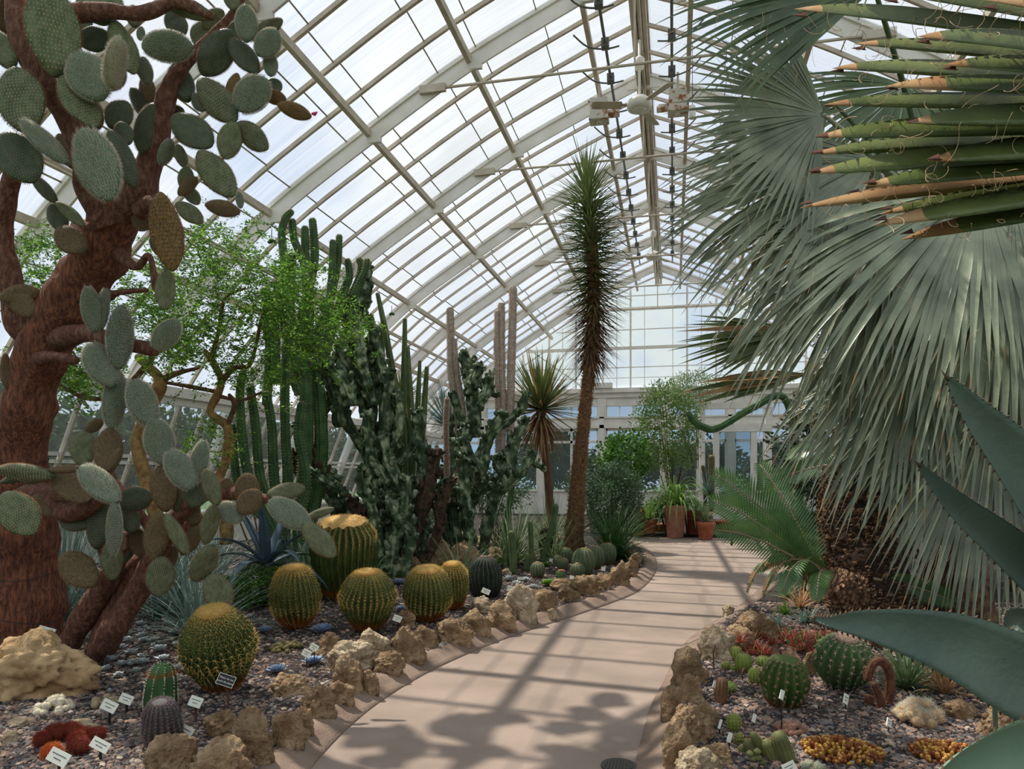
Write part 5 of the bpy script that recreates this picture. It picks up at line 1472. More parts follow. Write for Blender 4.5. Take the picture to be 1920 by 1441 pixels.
# bushes
def bush(name, label, cx, cy, D, rx, ry, n, L_, W_, m, seed, cat='bush', stems=6, base=None, dz=0, group=None, deep=.8, parts=True):
    g = np.random.default_rng(seed)
    b = P(cx, cy, D); b0 = Vector((b.x, b.y, ZB)) if base is None else base
    t = thing(name, label, cat, b0, group)
    RX = rx / F * D; RZ = ry / F * D
    v = g.normal(size=(n, 3)); v /= np.linalg.norm(v, axis=1, keepdims=True)
    rad_ = g.uniform(.35, 1, (n, 1)) ** .5
    for k in range(n):
        rad_[k] *= .8 + .35 * noise.noise(Vector(v[k]) * 2.2 + Vector((seed, 0, 0)))
    p = v * rad_ * np.array([[RX, RX * deep, RZ]]) + np.array(b)
    p = p[p[:, 2] > ZB]
    mb = MB(); leafcloud(mb, p, v[:len(p)] + g.normal(0, .6, (len(p), 3)), L_ * g.uniform(.7, 1.2, len(p)), W_, 0, seed)
    mb.build('foliage', m, t, smooth=False)
    rr = random.Random(seed)
    for i in range(stems):
        e = b + Vector((rr.uniform(-.6, .6) * RX, rr.uniform(-.6, .6) * RX * deep, rr.uniform(-.1, .8) * RZ))
        mid = b0.lerp(e, .5) + Vector((rr.uniform(-.1, .1), rr.uniform(-.1, .1), 0))
        sm = MB(); q, r = smoothpts([b0 + Vector((rr.uniform(-.04, .04), 0, 0)), mid, e], 5, [.02, .014, .006]); sm.tube(q, r, 6); sm.build('stem', m_acb2, t)
    return t
bush('olive_bush', 'dense grey green small leaved bush right of the yucca trunk', 1150, 935, 15.3, 66, 86, 6500, .075, .036, m_olive, 61)
bush('broadleaf_shrub', 'shrub with broad fresh green leaves before the back windows', 1170, 860, 18.5, 60, 66, 1300, .12, .09, m_green, 62, base=G(1175, 975))
bush('slender_tree', 'slim red stemmed shrub tree with tiny leaves in front of the back windows', 1250, 800, 19.5, 78, 112, 5600, .08, .045, mat('dusty_leaf', (122, 148, 78), (92, 120, 56), 4, .5, trans=.3), 63, stems=10, base=G(1262, 970))
bush('airy_tree', 'pale airy tree behind the palm leaf tips at the back', 1300, 730, 24, 60, 45, 2600, .08, .04, mat('airy_leaf', (150, 170, 128), (124, 148, 100), 4, .5, trans=.35), 64, base=G(1310, 960))
bush('low_shrub', 'bright green low shrub behind the potted plants', 1250, 950, 19.2, 45, 25, 1400, .07, .04, m_green, 65)
bush('green_bush', 'bright green leafy undergrowth behind the blue agave', 490, 1095, 8.6, 75, 48, 1500, .05, .035, m_green, 66)
bush('green_bush', 'green leafy undergrowth left behind the second golden barrel', 440, 1112, 8.2, 55, 42, 1100, .045, .03, m_green, 67)
bush('hedge_shrub', 'mixed green shrub filling the bed behind the olive bush', 1110, 900, 19, 60, 60, 1500, .08, .05, m_olive, 68)
bush('red_flowered_shrub', 'low leafy shrub among the pots at the path end', 1290, 950, 19.6, 40, 22, 900, .06, .03, m_green, 69)
bush('green_bush', 'dark green undergrowth beneath the slim columns', 780, 960, 14, 90, 50, 2200, .08, .03, m_olive, 70)
for i, (x, y, D, rx, ry, l) in enumerate(((1560, 850, 10.5, 120, 150, 'added dark backdrop bush behind the cycad trunk'), (1740, 900, 10.2, 150, 150, 'added dark backdrop bush under the big palm leaves'), (1900, 900, 9.6, 150, 190, 'added dark backdrop bush at the right edge behind the agave'), (1520, 1010, 9.4, 70, 60, 'dark low bush between the cycad and the path'),
        (1700, 640, 12, 180, 160, 'added tall dark backdrop bush hidden behind the palm crown'), (1900, 640, 11, 160, 180, 'added tall dark backdrop bush behind the palm at the right edge'))):
    bush('dark_backdrop_bush', l, x, y, D, rx, ry, 2600, .13, .045, mat('dark_leaf', (62, 84, 50), (42, 60, 36), 4, .5, trans=.15), 80 + i)  # bushes added to make the background dark behind and under the palm
bush('grey_shrub', 'low grey green shrub against the left wall behind the prickly pear', 330, 905, 13, 90, 40, 1500, .08, .025, m_grassb, 90)
bush('grey_shrub', 'low grey green shrub between the column stems and left wall', 480, 930, 12.5, 90, 50, 1500, .08, .025, m_grassb, 91)
bush('green_bush', 'undergrowth beneath the woolly columns', 930, 920, 15, 80, 60, 2200, .08, .03, m_olive, 71)

# ground rosettes
def echeveria(label, px, py, wpx, m, seed, name='blue_echeveria', z=ZB, n=34, lw=.45, group=None, flat=1.0):
    c = G(px, py, z); D = F * (HC - z) / (py - HY); R_ = wpx / F * D / 2; g = random.Random(seed); mb = MB()
    for i in range(n):
        f_ = i / n; a = i * 2.39996; e = 1.35 - 1.15 * f_ ** .7
        e *= flat
        L_ = R_ * (.35 + .75 * f_) * g.uniform(.9, 1.1)
        d = Vector((math.cos(a) * math.cos(e), math.sin(a) * math.cos(e), math.sin(e)))
        blade(mb, c + Vector((0, 0, .012 + .02 * (1 - f_))), d, L_, R_ * lw, 5, -.35, .3, prof=lambda t_: (.45 + 1.1 * t_ if t_ < .5 else 1) * (1 - max(0, (t_ - .55) / .45) ** 2 * .97), thick=R_ * .03)
    return tag(mb.build(name, m, None, loc=c), label, 'succulent', group)
for i, (x, y, w_, l) in enumerate(((484, 1122, 46, 'blue rosette left of the second golden barrel, with broad leaves'), (497, 1186, 34, 'blue rosette right behind the nearest golden barrel'), (606, 1186, 50, 'blue rosette between the second barrel and the one before the largest'), (520, 1262, 42, 'blue rosette in front of the olive brown cactus mat'), (588, 1246, 46, 'blue rosette behind the twin tilted labels'),
        (748, 1096, 34, 'blue rosette behind the golden barrels near the boulders'), (752, 1145, 24, 'small blue rosette squeezed between two golden barrels'), (865, 1040, 26, 'blue rosette on the rocks behind the barrels'), (140, 1180, 30, 'grey blue rosette beside the thick trunk base'), (905, 1042, 30, 'pale blue succulent beside pale sunlit boulder'), (462, 1112, 26, 'small blue rosette left of the broad leaved one'))):
    echeveria(l, x, y, w_, m_echb, i, group='blue rosettes of the left bed')
g = random.Random(8)
GH = []
gp = [(230, 1250, 34), (205, 1242, 38), (182, 1262, 26), (245, 1228, 34), (270, 1246, 36), (300, 1222, 40), (302, 1240, 36), (342, 1240, 32), (325, 1190, 30), (350, 1170, 28), (288, 1205, 30), (266, 1196, 30), (240, 1205, 34), (220, 1270, 24), (258, 1262, 26), (165, 1272, 26), (316, 1172, 24), (345, 1205, 26), (375, 1165, 22), (395, 1150, 22), (410, 1175, 20), (380, 1140, 20), (440, 1150, 22), (465, 1160, 22), (300, 1255, 18), (205, 1300, 16)]
for i, (x, y, w_) in enumerate(gp):
    GH.append(1) or echeveria('pale grey ghost plant rosette in the patch left of the nearest golden barrel', x + g.uniform(-3, 3), y, w_, m_ghost, 40 + i, 'ghost_plant', n=16, lw=.55, group='ghost plant rosettes between trunk and golden barrel', flat=.8)
for i in range(46):
    echeveria('pale grey ghost plant rosette in the patch left of the nearest golden barrel', g.uniform(150, 410), g.uniform(1165, 1262), g.uniform(16, 30), m_ghost, 90 + i, 'ghost_plant', n=12, lw=.55, group='ghost plant rosettes between trunk and golden barrel', flat=.8)
GH = [o for o in COL.objects if o.name.startswith('ghost_plant')]
label_by_landmark(GH, 'pale ghost plant rosette', {'long boulder': G(150, 1290), 'foot of the leaning trunks': G(185, 1235), 'nearest golden barrel': G(380, 1290), 'short column cactus': G(300, 1330), 'thick tree trunk': G(120, 1190), 'fine grass mound': G(370, 1140), 'hanging lowest pads': G(290, 1130)})
for i, (x, y, w_, l) in enumerate(((968, 1098, 30, 'silver grey succulent mat behind the tall pale boulder'), (955, 1088, 30, 'silver grey succulent tuft beside the dark barrel'), (1000, 1104, 26, 'pale succulent tuft near a small sign'), (985, 1090, 24, 'silvery tuft behind the small sign'))):
    echeveria(l, x, y, w_, m_ghost, 200 + i, 'silver_succulent', n=30, lw=.3)
m_lime = mat('lime_mat', (132, 176, 60), (104, 150, 48), 8, .5, trans=.2)
for i, (x, y, w_, l) in enumerate(((930, 1060, 44, 'bright green ground cover left of the small columns'), (975, 1050, 34, 'bright green ground cover behind the short upright column'), (1022, 1062, 26, 'bright green ground cover right of the lone small barrel'), (1030, 1098, 40, 'lime green mat in front of the lone small barrel'))):
    echeveria(l, x, y, w_, m_lime, 220 + i, 'ground_cover', n=60, lw=.25)
# rosettes growing on the boulder
for x, y, l in ((43, 1226, 'yellow green aloe rosette growing on the long boulder'), (88, 1232, 'small yellow rosette on the boulder beside the aloe')):
    c = P(x, y, 5.35); c.z -= .02
    rosette('small_aloe', l, c, 26, .1 if x < 60 else .06, .02, mat('yellow_green', (176, 176, 84), (140, 152, 66), 8, .5, trans=.1), el=(.1, 1.4), droop=.2, seed=x, spread=.005)
# red bromeliads and tufts of the right bed
g = random.Random(21)
BROM = []
for i in range(64):
    x = g.uniform(1385, 1590); y = 1205 + g.uniform(-16, 26) + (x - 1400) * .03
    BROM.append(rosette('red_bromeliad', 'small red leaved bromeliad in the red patch below the cycad', G(x, y), 18, g.uniform(.11, .18), .014, m_redl, el=(0, 1.2), droop=.9, seed=i, nseg=5, spread=.006, group='red bromeliads below the cycad', mats2=[m_green], dryfrac=.12))
label_by_landmark(BROM, 'red leaved bromeliad', {'pale rock at the head of the bed': G(1345, 1238), 'spiny green barrel': G(1575, 1290), 'deeply ribbed barrel': G(1468, 1300), 'cycad crown': G(1550, 1170)})
rosette('red_bromeliad', 'dark red bromeliad alone on the pale rock at the head of the bed', P(1388, 1205, 6.3), 20, .16, .014, m_redl, el=(0, 1.2), droop=.9, seed=77, nseg=5, spread=.006)
for i, (x, y, n, L_, m, l) in enumerate(((1500, 1140, 60, .34, m_dead, 'dry tan leaf litter tuft between the cycad crown and the curb'), (1475, 1122, 50, .3, m_grass, 'grassy tuft against the curb beside the cycad'), (1535, 1130, 60, .36, m_dead, 'dry tan leaf litter at the foot of the cycad crown'), (1510, 1105, 60, .34, m_olive, 'low green tuft behind the dry fronds of the cycad'), (1456, 1176, 40, .2, m_grassb, 'silvery spiky tuft below the small cycad frond'), (1512, 1168, 50, .22, m_grassb, 'grey spiky tuft behind the agave leaf tip'), (1700, 1290, 110, .42, mat('tuft_green', (132, 156, 108), (100, 128, 80), 4, .5, trans=.15), 'green leafy tuft behind the arched hairy cactus'), (1770, 1300, 60, .36, m_dead, 'dry tan tuft under the agave leaf'),
        (1470, 1150, 40, .16, m_lime, 'yellow green succulent tuft at the head of the right bed'), (1415, 1166, 24, .12, m_lime, 'small lime tuft beside the pale rock'), (1560, 1180, 40, .24, m_grassb, 'thin grey leaved tuft by the cycad trunk'), (1640, 1210, 50, .3, m_dead, 'dry grass litter below the agave leaf'))):
    rosette('leafy_tuft', l, G(x, y), n, L_, .018, m, el=(0, 1.3), droop=.7, seed=300 + i, nseg=5, spread=.02)
# dry twigs on the right side bed
# ------------------------------------------------------------------ pots at the path end
def pot(name, label, px, by, wpx, hpx, m, D=None, group='terracotta pots at the path end'):
    D = D or F * HC / (by - HY); c = P(px, by, D + .15)
    on = 0 if c.y < 19.25 and D < 19 else ZB
    c.z = on
    R_ = wpx / F * D / 2; H = hpx / F * D
    prof = [(.001, .0), (.68, 0), (.72, .04), (.92, .78), (1.0, .8), (1.02, .98), (.98, 1), (.9, .99), (.86, .9), (.001, .9)]
    n = 28; vs = []; fs = []
    for r, z in prof:
        for j in range(n):
            a = 2 * math.pi * j / n; vs.append((R_ * r * math.cos(a), R_ * r * math.sin(a), H * z))
    for i in range(len(prof) - 1):
        for j in range(n): fs.append((i * n + j, i * n + (j + 1) % n, (i + 1) * n + (j + 1) % n, (i + 1) * n + j))
    mb = MB(); mb.add(vs, fs, 0); mb.m[-n:] = [1] * n
    o = mb.build(name, [m, m_soil]); o.location = c
    tag(o, label, 'pot', group)
    return c + Vector((0, 0, H * .9))
strap = mat('strap_leaf', (140, 170, 92), (104, 142, 66), 4, .45, trans=.2)
c1 = pot('flower_pot', 'largest pale terracotta pot, strap leaves hanging over it', 1266, 1009, 42, 62, m_terrap)
rosette('strap_leaf_plant', 'plant with long drooping green and cream strap leaves in the largest pot', c1, 90, 1.4, .06, strap, el=(.4, 1.45), droop=4.6, nseg=10, seed=1, spread=.05)
c2 = pot('flower_pot', 'orange terracotta pot right of the largest one', 1323, 1012, 34, 34, m_terra)
rosette('spiky_plant', 'grey green spiky plant with dry leaves in the right orange pot', c2, 60, .55, .035, m_grass, el=(.1, 1.4), droop=.5, seed=2, mats2=[m_dead], dryfrac=.22)
c3 = pot('flower_pot', 'rounded terracotta pot left of the largest one', 1216, 1006, 34, 26, m_terra)
rosette('bright_rosette', 'bright lime green leafy rosette in the rounded left pot', c3, 50, .6, .055, m_lime if False else mat('bright_leaf', (150, 186, 84), (120, 160, 60), 4, .5, trans=.2), el=(.0, 1.4), droop=.6, seed=3)
pot('flower_pot', 'dark terracotta pot between the largest and the orange one', 1300, 1010, 36, 44, mat('dark_terracotta', (120, 60, 44), (96, 48, 36), 6, .8), D=18.6)
c5 = pot('flower_pot', 'wide terracotta pot behind, holding the golden topped ball cactus', 1192, 985, 40, 24, m_terra, D=19.6)
barrel(1196, 1003, 30, 56, 'rounded golden topped cactus among the pots', 16, m_barrel, m_gold, m_gold, wool=m_wool, woolr=.9, seed=90, squash=.6, spl=.03, k_sp=3, name='potted_cactus', group='potted cacti at the path end')
pot('flower_pot', 'small terracotta pot rim behind the bright rosette', 1236, 978, 36, 14, m_terra, D=19.6)
pot('flower_pot', 'terracotta pot behind the cycad leaf tip', 1356, 990, 30, 24, m_terra, D=19.0)
barrel(1180, 1000, 30, 60, 'brown barrel cactus behind the pots', 16, m_barrel, m_goldo, m_goldo, seed=91, spl=.03, k_sp=3, name='potted_cactus')
rosette('blue_spiky_plant', 'blue grey spiky rosette beside the back piers', P(1328, 925, 20.5), 90, .8, .03, m_grassb, el=(-.6, 1.5), droop=.1, seed=5)
column([(1334, 960), (1334, 900), (1334, 858)], [5, 6, 6], 'brown furry topped column cactus near the back piers', 12, .1, mat('olive_column', (110, 108, 66), (84, 84, 50), 12), mat('rusty_fur', (168, 112, 70), rough=.9), D=20.5, step=.05, spl=.04, name='furry_column_cactus')
column([(1322, 960), (1322, 900), (1318, 875)], [4, 4, 3.5], 'thin brown column left of the furry topped one', 10, .1, mat('olive_column', (110, 108, 66)), m_ssp, D=20.8, step=.05, name='furry_column_cactus')
column([(1500, 978, 17.5), (1495, 850, 17.3), (1470, 745, 17.2), (1410, 765, 17), (1345, 802, 16.9), (1318, 800, 16.8), (1300, 788, 16.8), (1291, 774, 16.8)], [7, 7, 7, 7, 7, 7, 6.5, 5], 'dark arching cactus arm curving up below the palm leaf tips', 7, .25, m_col, m_ssp, step=.05, name='arching_cactus')
# boxy control case on the back ledge and thin wires
lz = P(1135, 728, 27); mb = MB(); mb.box((lz.x - .9, 27.75, 4.95), (lz.x + .2, 28.05, 5.15)); tag(mb.build('ledge_box', m_white, smooth=False, loc=(lz.x, 27.9, 4.95)), 'flat white box sitting on the back wall ledge', 'box')

# ------------------------------------------------------------------ ceiling fans, motors, vent gear
def fan(label, y, rot, zh=6.05):
    t = thing('ceiling_fan', label, 'ceiling fan', (XM, y, HC + 7.1), 'white ceiling fans under the ridge')
    z = HC + zh
    mb = MB(); mb.tube([(XM, y, HC + 7.12), (XM, y, z + .1)], .022, 10); mb.build('downrod', m_white, t)
    mb = MB(); mb.tube([(XM, y, HC + 6.84), (XM, y, HC + 6.8), (XM, y, HC + 6.66), (XM, y, HC + 6.62)], [.05, .09, .075, .03], 20); mb.build('canopy_cup', m_white, t)
    mb = MB(); mb.tube([(XM, y, z + .16), (XM, y, z + .12), (XM, y, z + .06), (XM, y, z + .0), (XM, y, z - .06), (XM, y, z - .075)], [.06, .13, .2, .21, .19, .13], 28)
    mb.tube([(XM, y, z - .07), (XM, y, z - .085)], [.12, .1], 24); mb.build('motor_housing', m_white, t)
    for k in range(3):
        a = rot + k * 2 * math.pi / 3
        d = Vector((math.cos(a), math.sin(a), 0)); s_ = Vector((-d.y, d.x, 0))
        mb = MB(); c = Vector((XM, y, z))
        vs = []
        for r_, w_, tl in ((.17, .035, 0), (.28, .04, 0), (.3, .075, .02), (.7, .085, .02), (.78, .07, .02)):
            for sg in (-1, 1):
                for h in (0, .01):
                    vs.append(c + d * r_ + s_ * sg * w_ + Vector((0, 0, h + sg * tl)))
        fs = []
        for i in range(4):
            o_ = i * 4; n_ = o_ + 4
            fs += [(o_, o_ + 2, n_ + 2, n_), (o_ + 1, n_ + 1, n_ + 3, o_ + 3), (o_, n_, n_ + 1, o_ + 1), (o_ + 2, o_ + 3, n_ + 3, n_ + 2)]
        fs += [(0, 1, 3, 2), (16, 18, 19, 17)]
        mb.add(vs, fs); mb.build('blade', m_beige, t, smooth=False)
fan('white three bladed ceiling fan nearest the camera beside rusty vent motors', 12.0, 3.35)
fan('small white ceiling fan far along the ridge near the gable', 20.6, 1.0, 6.1)
for dx, l in ((-.75, 'rust streaked white vent motor left of the near ceiling fan'), (.62, 'rusty vent motor right of the near ceiling fan')):
    x = XM + dx; y = 12.9; z = HC + 6.35
    t = thing('vent_motor', l, 'motor', (x, y, z))
    mb = MB(); mb.box((x - .15, y - .12, z - .02), (x + .15, y + .12, z + .32)); mb.box((x - .17, y - .14, z - .06), (x + .17, y + .14, z - .0)); mb.build('housing', m_rust, t, smooth=False)
    mb = MB(); mb.tube([(x + (.14 if dx < 0 else -.14), y, z + .06), (x + (.36 if dx < 0 else -.36), y, z + .06)], .07, 12); mb.tube([(x, y, z - .1), (x, y, z - .05)], .05, 10); mb.build('gear_case', m_rust, t)
    mb = MB(); mb.bar((x, y, z + .3), (x, y, HC + 7.0), .05, .04); mb.build('bracket', m_beige, t, smooth=False)
t = thing('hanging_lamp', 'small white cylinder lamp hanging on a thin cord by the palm tips', 'lamp', (XM + .85, 12.2, HC + 7.1))
mb = MB(); mb.tube([(XM + .85, 12.2, HC + 7.1), (XM + .85, 12.2, HC + 6.0)], .006, 6); mb.build('cord', m_grey, t)
mb = MB(); mb.tube([(XM + .85, 12.2, HC + 6.05), (XM + .85, 12.2, HC + 6.02), (XM + .85, 12.2, HC + 5.86), (XM + .85, 12.2, HC + 5.84)], [.04, .055, .055, .05], 18); mb.build('lamp_shade', m_white, t)
for sg, l in ((-1, 'left grey vent drive shaft with curved opener arms below the roof vents'), (1, 'right grey vent drive shaft with curved opener arms below the roof vents')):
    x = XM + sg * .52
    t = thing('vent_shaft', l, 'vent gear', (x, 4, HC + 6.9))
    mb = MB(); mb.tube([(x, 1, HC + 6.88), (x, 24, HC + 6.88)], .024, 8); mb.build('shaft', m_grey, t)
    y = 2.2
    while y < 23:
        mb = MB()
        pts = smoothpts([(x + sg * .5, y - .1, HC + 7.02), (x + sg * .28, y, HC + 6.86), (x, y + .05, HC + 6.82), (x - sg * .22, y + .05, HC + 6.84)], 4)
        mb.tube(pts, .014, 6); mb.build('opener_arm', m_grey, t)
        mb = MB(); mb.box((x - .06, y - .05, HC + 6.81), (x + .06, y + .08, HC + 6.95)); mb.build('gear_box', m_grey, t, smooth=False)
        y += 1.04
for i, (px, py, D) in enumerate(((503, 455, 9.5), (730, 590, 14))):
    c = P(px, py, D); t = thing('spray_nozzle', ['small green spray nozzle hanging under the pipes left', 'small green spray nozzle hanging under the pipes farther along'][i], 'nozzle', c)
    mb = MB(); mb.tube([c, c + Vector((.05, 0, .03)), c + Vector((.1, 0, 0))], [.02, .035, .02], 8); mb.tube([c + Vector((.05, 0, .03)), c + Vector((.05, 0, .18))], .006, 5); mb.build('nozzle_body', m_col, t)

# ------------------------------------------------------------------ labels on stakes
def sign(px, py, wpx, hpx, by, label, ang=.35, m=None, lean=.45, dark=True, lines=2, text=None, diamond=False, group='plant labels'):
    D = F * (HC - ZB) / (by - HY); base = P(px + (0 if text is None else 6), by, D); base.z = ZB - .03
    c = P(px, py, D)
    W_ = wpx / F * D; H = hpx / F * D
    t = thing('plant_label', label, 'sign', (base.x, base.y, ZB), group)
    u = Vector((CT, ST, 0))     # screen right on the ground plane
    if diamond:
        u = (u * .75 + Vector((-ST, CT, 0)) * .55 + Vector((0, 0, 0))).normalized()
    upv = Vector((-ST * math.sin(lean), CT * math.sin(lean), math.cos(lean)))
    n = u.cross(upv).normalized()
    q = Matrix.Rotation(-ang if not diamond else -.55, 3, n)
    u = q @ u; upv = q @ upv
    mb = MB(); mb.bar(c - u * W_ / 2, c + u * W_ / 2, .006, H, up=tuple(upv)) if False else None
    vs = []
    for dn in (.003, -.003):
        for a, b in ((-1, -1), (1, -1), (1, 1), (-1, 1)): vs.append(c + u * a * W_ / 2 + upv * b * H / 2 + n * dn)
    mb = MB(); mb.add(vs, [(0, 1, 2, 3), (7, 6, 5, 4), (0, 4, 5, 1), (1, 5, 6, 2), (2, 6, 7, 3), (3, 7, 4, 0)]); mb.build('plate', m or m_sign, t, smooth=False)
    stake = MB(); bk = c - n * .006
    stake.bar(base, bk, .014 if wpx > 24 else .006, .006, up=tuple(n)); stake.build('stake', m_black if dark else m_deadd, t, smooth=False)
    if text:
        for i, s_ in enumerate(text):
            cu = bpy.data.curves.new('lettering', 'FONT'); cu.body = s_; cu.align_x = 'CENTER'; cu.size = W_ * .15; cu.extrude = .0005
            cu.materials.append(m_sign)
            oc = bpy.data.objects.new('lettering', cu); me_ = bpy.data.meshes.new_from_object(oc); bpy.data.objects.remove(oc)
            o = bpy.data.objects.new('lettering', me_); COL.objects.link(o); o.parent = t
            m4 = Matrix((u, upv, n)).transposed().to_4x4(); m4.translation = c + upv * H * (.08 - .32 * i) + n * .0045 - wloc(t)
            o.matrix_local = m4
        fr = MB()
        for a in (-1, 1):
            fr.bar(c + u * a * W_ * .49 - upv * H / 2 + n * .004, c + u * a * W_ * .49 + upv * H / 2 + n * .004, .003, .001, up=tuple(n)); fr.bar(c - u * W_ / 2 + upv * a * H * .48 + n * .004, c + u * W_ / 2 + upv * a * H * .48 + n * .004, .003, .001, up=tuple(n))
        fr.build('border_line', m_sign, t, smooth=False)
    elif lines and wpx > 12:
        ink = MB(); g = random.Random(int(px))
        for i in range(lines):
            y_ = H * (.16 - .3 * i); x = -W_ * (.36 if i == 0 else .2)
            xe = -x
            while x < xe:
                l_ = g.uniform(.03, .09) * W_
                ink.bar(c + u * x + upv * y_ + n * .0036, c + u * min(xe, x + l_) + upv * y_ + n * .0036, H * .07, .0006, up=tuple(n)); x += l_ + W_ * .02
        ink.build('print', m_ink, t, smooth=False)
    return t
sign(86, 1184, 34, 18, 1236, 'cream plant label pinned against the thick prickly pear trunk', .25)
sign(205, 1323, 31, 19, 1358, 'cream label on a wide black stake before the tan woolly cushion', .38)
sign(237, 1310, 26, 17, 1335, 'cream label right of the twin stake before the woolly cushion', .32)
sign(110, 1419, 42, 24, 1462, 'cream label at the front left before the orange red cactus head', .4)
sign(188, 1396, 38, 19, 1425, 'cream label right of the rusty red cactus clump', .42)
sign(367, 1315, 25, 19, 1352, 'cream label between the short column cactus and nearest golden barrel', .3, dark=False)
sign(347, 1370, 31, 20, 1398, 'cream label beside the small grey spiny cactus', .42)
sign(424, 1275, 34, 21, 1338, 'black notice sign in front of the nearest golden barrel', .3, m=m_black, dark=False, text=['Please do not', 'touch the plants'])
sign(575, 1224, 17, 13, 1258, 'left of the two joined cream labels over a blue rosette', .4)
sign(589, 1213, 16, 12, 1250, 'right of the two joined cream labels over a blue rosette', .5)
sign(745, 1159, 16, 12, 1192, 'cream label beside the golden barrel before the largest one', .35)
sign(911, 1108, 16, 10, 1130, 'cream label on the dark conical barrel cactus', .4)
sign(957, 1103, 13, 11, 1120, 'cream label between dark barrel and tall pale boulder', .15)
sign(977, 1084, 13, 5, 1100, 'thin tilted cream label above the silver succulents', 0)
sign(1131, 1066, 8, 8, 1078, 'tiny label right of the clustered barrels', .2)
sign(1072, 1082, 8, 7, 1092, 'tiny label beside the red flowered cactus', .2)
sign(1034, 1050, 8, 7, 1060, 'tiny label left of the clustered barrels', .2)
for px, py, w_, h_, by, l in ((1340, 1283, 8, 15, 1308, 'narrow white tag by the short brown column'), (1350, 1357, 5, 20, 1378, 'edge on white tag beside the border rocks'), (1466, 1302, 10, 20, 1372, 'white diamond tag in front of the deeply ribbed barrel'), (1513, 1280, 7, 18, 1300, 'thin white tag between the two large right barrels'), (1586, 1310, 13, 22, 1326, 'white tag in front of the spiny green barrel'), (1414, 1346, 8, 18, 1360, 'white tag behind the clustered stems'),
                           (1368, 1382, 9, 20, 1414, 'leaning white tag left of the clustered stems'), (1667, 1354, 13, 18, 1372, 'white tag beside the fluffy cream mound'), (1480, 1438, 26, 18, 1470, 'cream printed tag at the bottom edge of the right bed'), (1516, 1100, 8, 16, 1130, 'white tag stuck in the cycad crown')):
    sign(px, py, w_, h_, by, l, diamond=w_ < 20, lines=2 if w_ > 12 else 0, group='plant labels of the right bed', ang=-.4)
for x, y0, y1, l in ((1339, 1209, 1254, 'thin dark bent stake at the head of the right bed'), (1393, 1252, 1278, 'short dark bent stake beside the yellow green barrel')):
    D = F * (HC - ZB) / (y1 - HY); b = P(x, y1, D); t_ = P(x - 2, y0 + 12, D); e = P(x + 2, y0, D)
    mb = MB(); mb.tube([b, t_, e], [.004, .006, .009], 6); tag(mb.build('dark_stake', m_deadd, loc=b), l, 'stake')

# ------------------------------------------------------------------ cycad
def frond(parent, p0, d0, L_, ll, droop, m, seed=0, side=None, n=52, name='frond', tipdry=False, w=.023, vee=.5):
    """one pinnate frond: stalk plus two rows of narrow leaflets"""
    g = random.Random(seed); p = Vector(p0); d = Vector(d0).normalized(); pts = [p.copy()]; ds = [d.copy()]
    for i in range(n):
        p = p + d * L_ / n; d = (d + Vector((0, 0, -1)) * droop / n * (.4 + 1.4 * i / n)).normalized(); pts.append(p.copy()); ds.append(d.copy())
    st = MB(); st.tube(pts[::4] + [pts[-1]], [.014 * (1 - .8 * i / (n / 4)) + .002 for i in range(len(pts[::4]) + 1)], 6)
    f = st.build(name, m_cycs, parent)
    s_ = Vector(side) if side else ds[0].cross(Vector((0, 0, 1)))
    mb = MB()
    for i in range(int(n * .16), n + 1):
        t = i / n; dd = ds[i]; sd_ = (s_ - dd * s_.dot(dd)).normalized(); up_ = sd_.cross(dd)
        if False: pass
        l_ = ll * (math.sin(math.pi * min(1, (t - .1) * .95 + .12)) ** .5) * g.uniform(.93, 1.05)
        for sg in (-1, 1):
            for off in (0,):
                q = pts[i] + dd * (L_ / n * off)
                v = sd_ * sg + dd * (.45 + .5 * t) + up_ * vee * .5
                blade(mb, q, v, l_, w, 3, .25, .2, 1 if (tipdry and g.random() < .4) else 0, side=dd, prof=lambda t_: max(.05, min(1, .5 + t_ * 4) * (1 - t_ ** 3)))
    mb.build('leaflets', [m, m_dead], f, smooth=False)
    return f
cyb = P(1560, 1100, 7.2)
cy = thing('cycad', 'cycad with glossy feather fronds leaning over the path from a scaly trunk', 'cycad', Vector((G(1640, 1182).x, G(1640, 1182).y, ZB)))
tr_pts = [(1650, 1185, 7.3), (1632, 1120, 7.35), (1610, 1040, 7.5), (1600, 960, 7.7), (1600, 880, 7.9)]
pp = [P(*a) for a in tr_pts]; q, r = smoothpts(pp, 8, [v / F * 7.4 for v in (78, 72, 66, 60, 50)])
mb = MB(); mb.tube(q, r, 26, 0, jitter=.15); mb.build('trunk', mat('cycad_core', (66, 50, 40), (44, 34, 28), 20, .95, .8), cy)
mb = MB(); g = random.Random(3)
for i in range(len(q) - 1):
    for _ in range(58):
        a = g.uniform(0, 6.28); p = q[i].lerp(q[i + 1], g.random()); o_ = Vector((math.cos(a), math.sin(a), 0)); b = p + o_ * r[i] * .93
        s_ = o_.cross(Vector((0, 0, 1))) * g.uniform(.02, .034); e = b + o_ * g.uniform(.03, .07) + Vector((0, 0, g.uniform(.005, .05)))
        z = Vector((0, 0, g.uniform(.012, .022)))
        mb.add([b - s_ - z, b + s_ - z, b + s_ + z, b - s_ + z, e - s_ * .7 - z * .6, e + s_ * .7 - z * .6, e + s_ * .6 + z * .4, e - s_ * .6 + z * .4], [(0, 4, 5, 1), (1, 5, 6, 2), (2, 6, 7, 3), (3, 7, 4, 0), (4, 7, 6, 5)], g.randrange(2))
mb.build('trunk_scales', [m_cyct, mat('cycad_scale_dark', (104, 78, 58), (60, 46, 36), 12, .9)], cy, smooth=False)
o_ = P(1548, 1085, 7.0); hub = o_
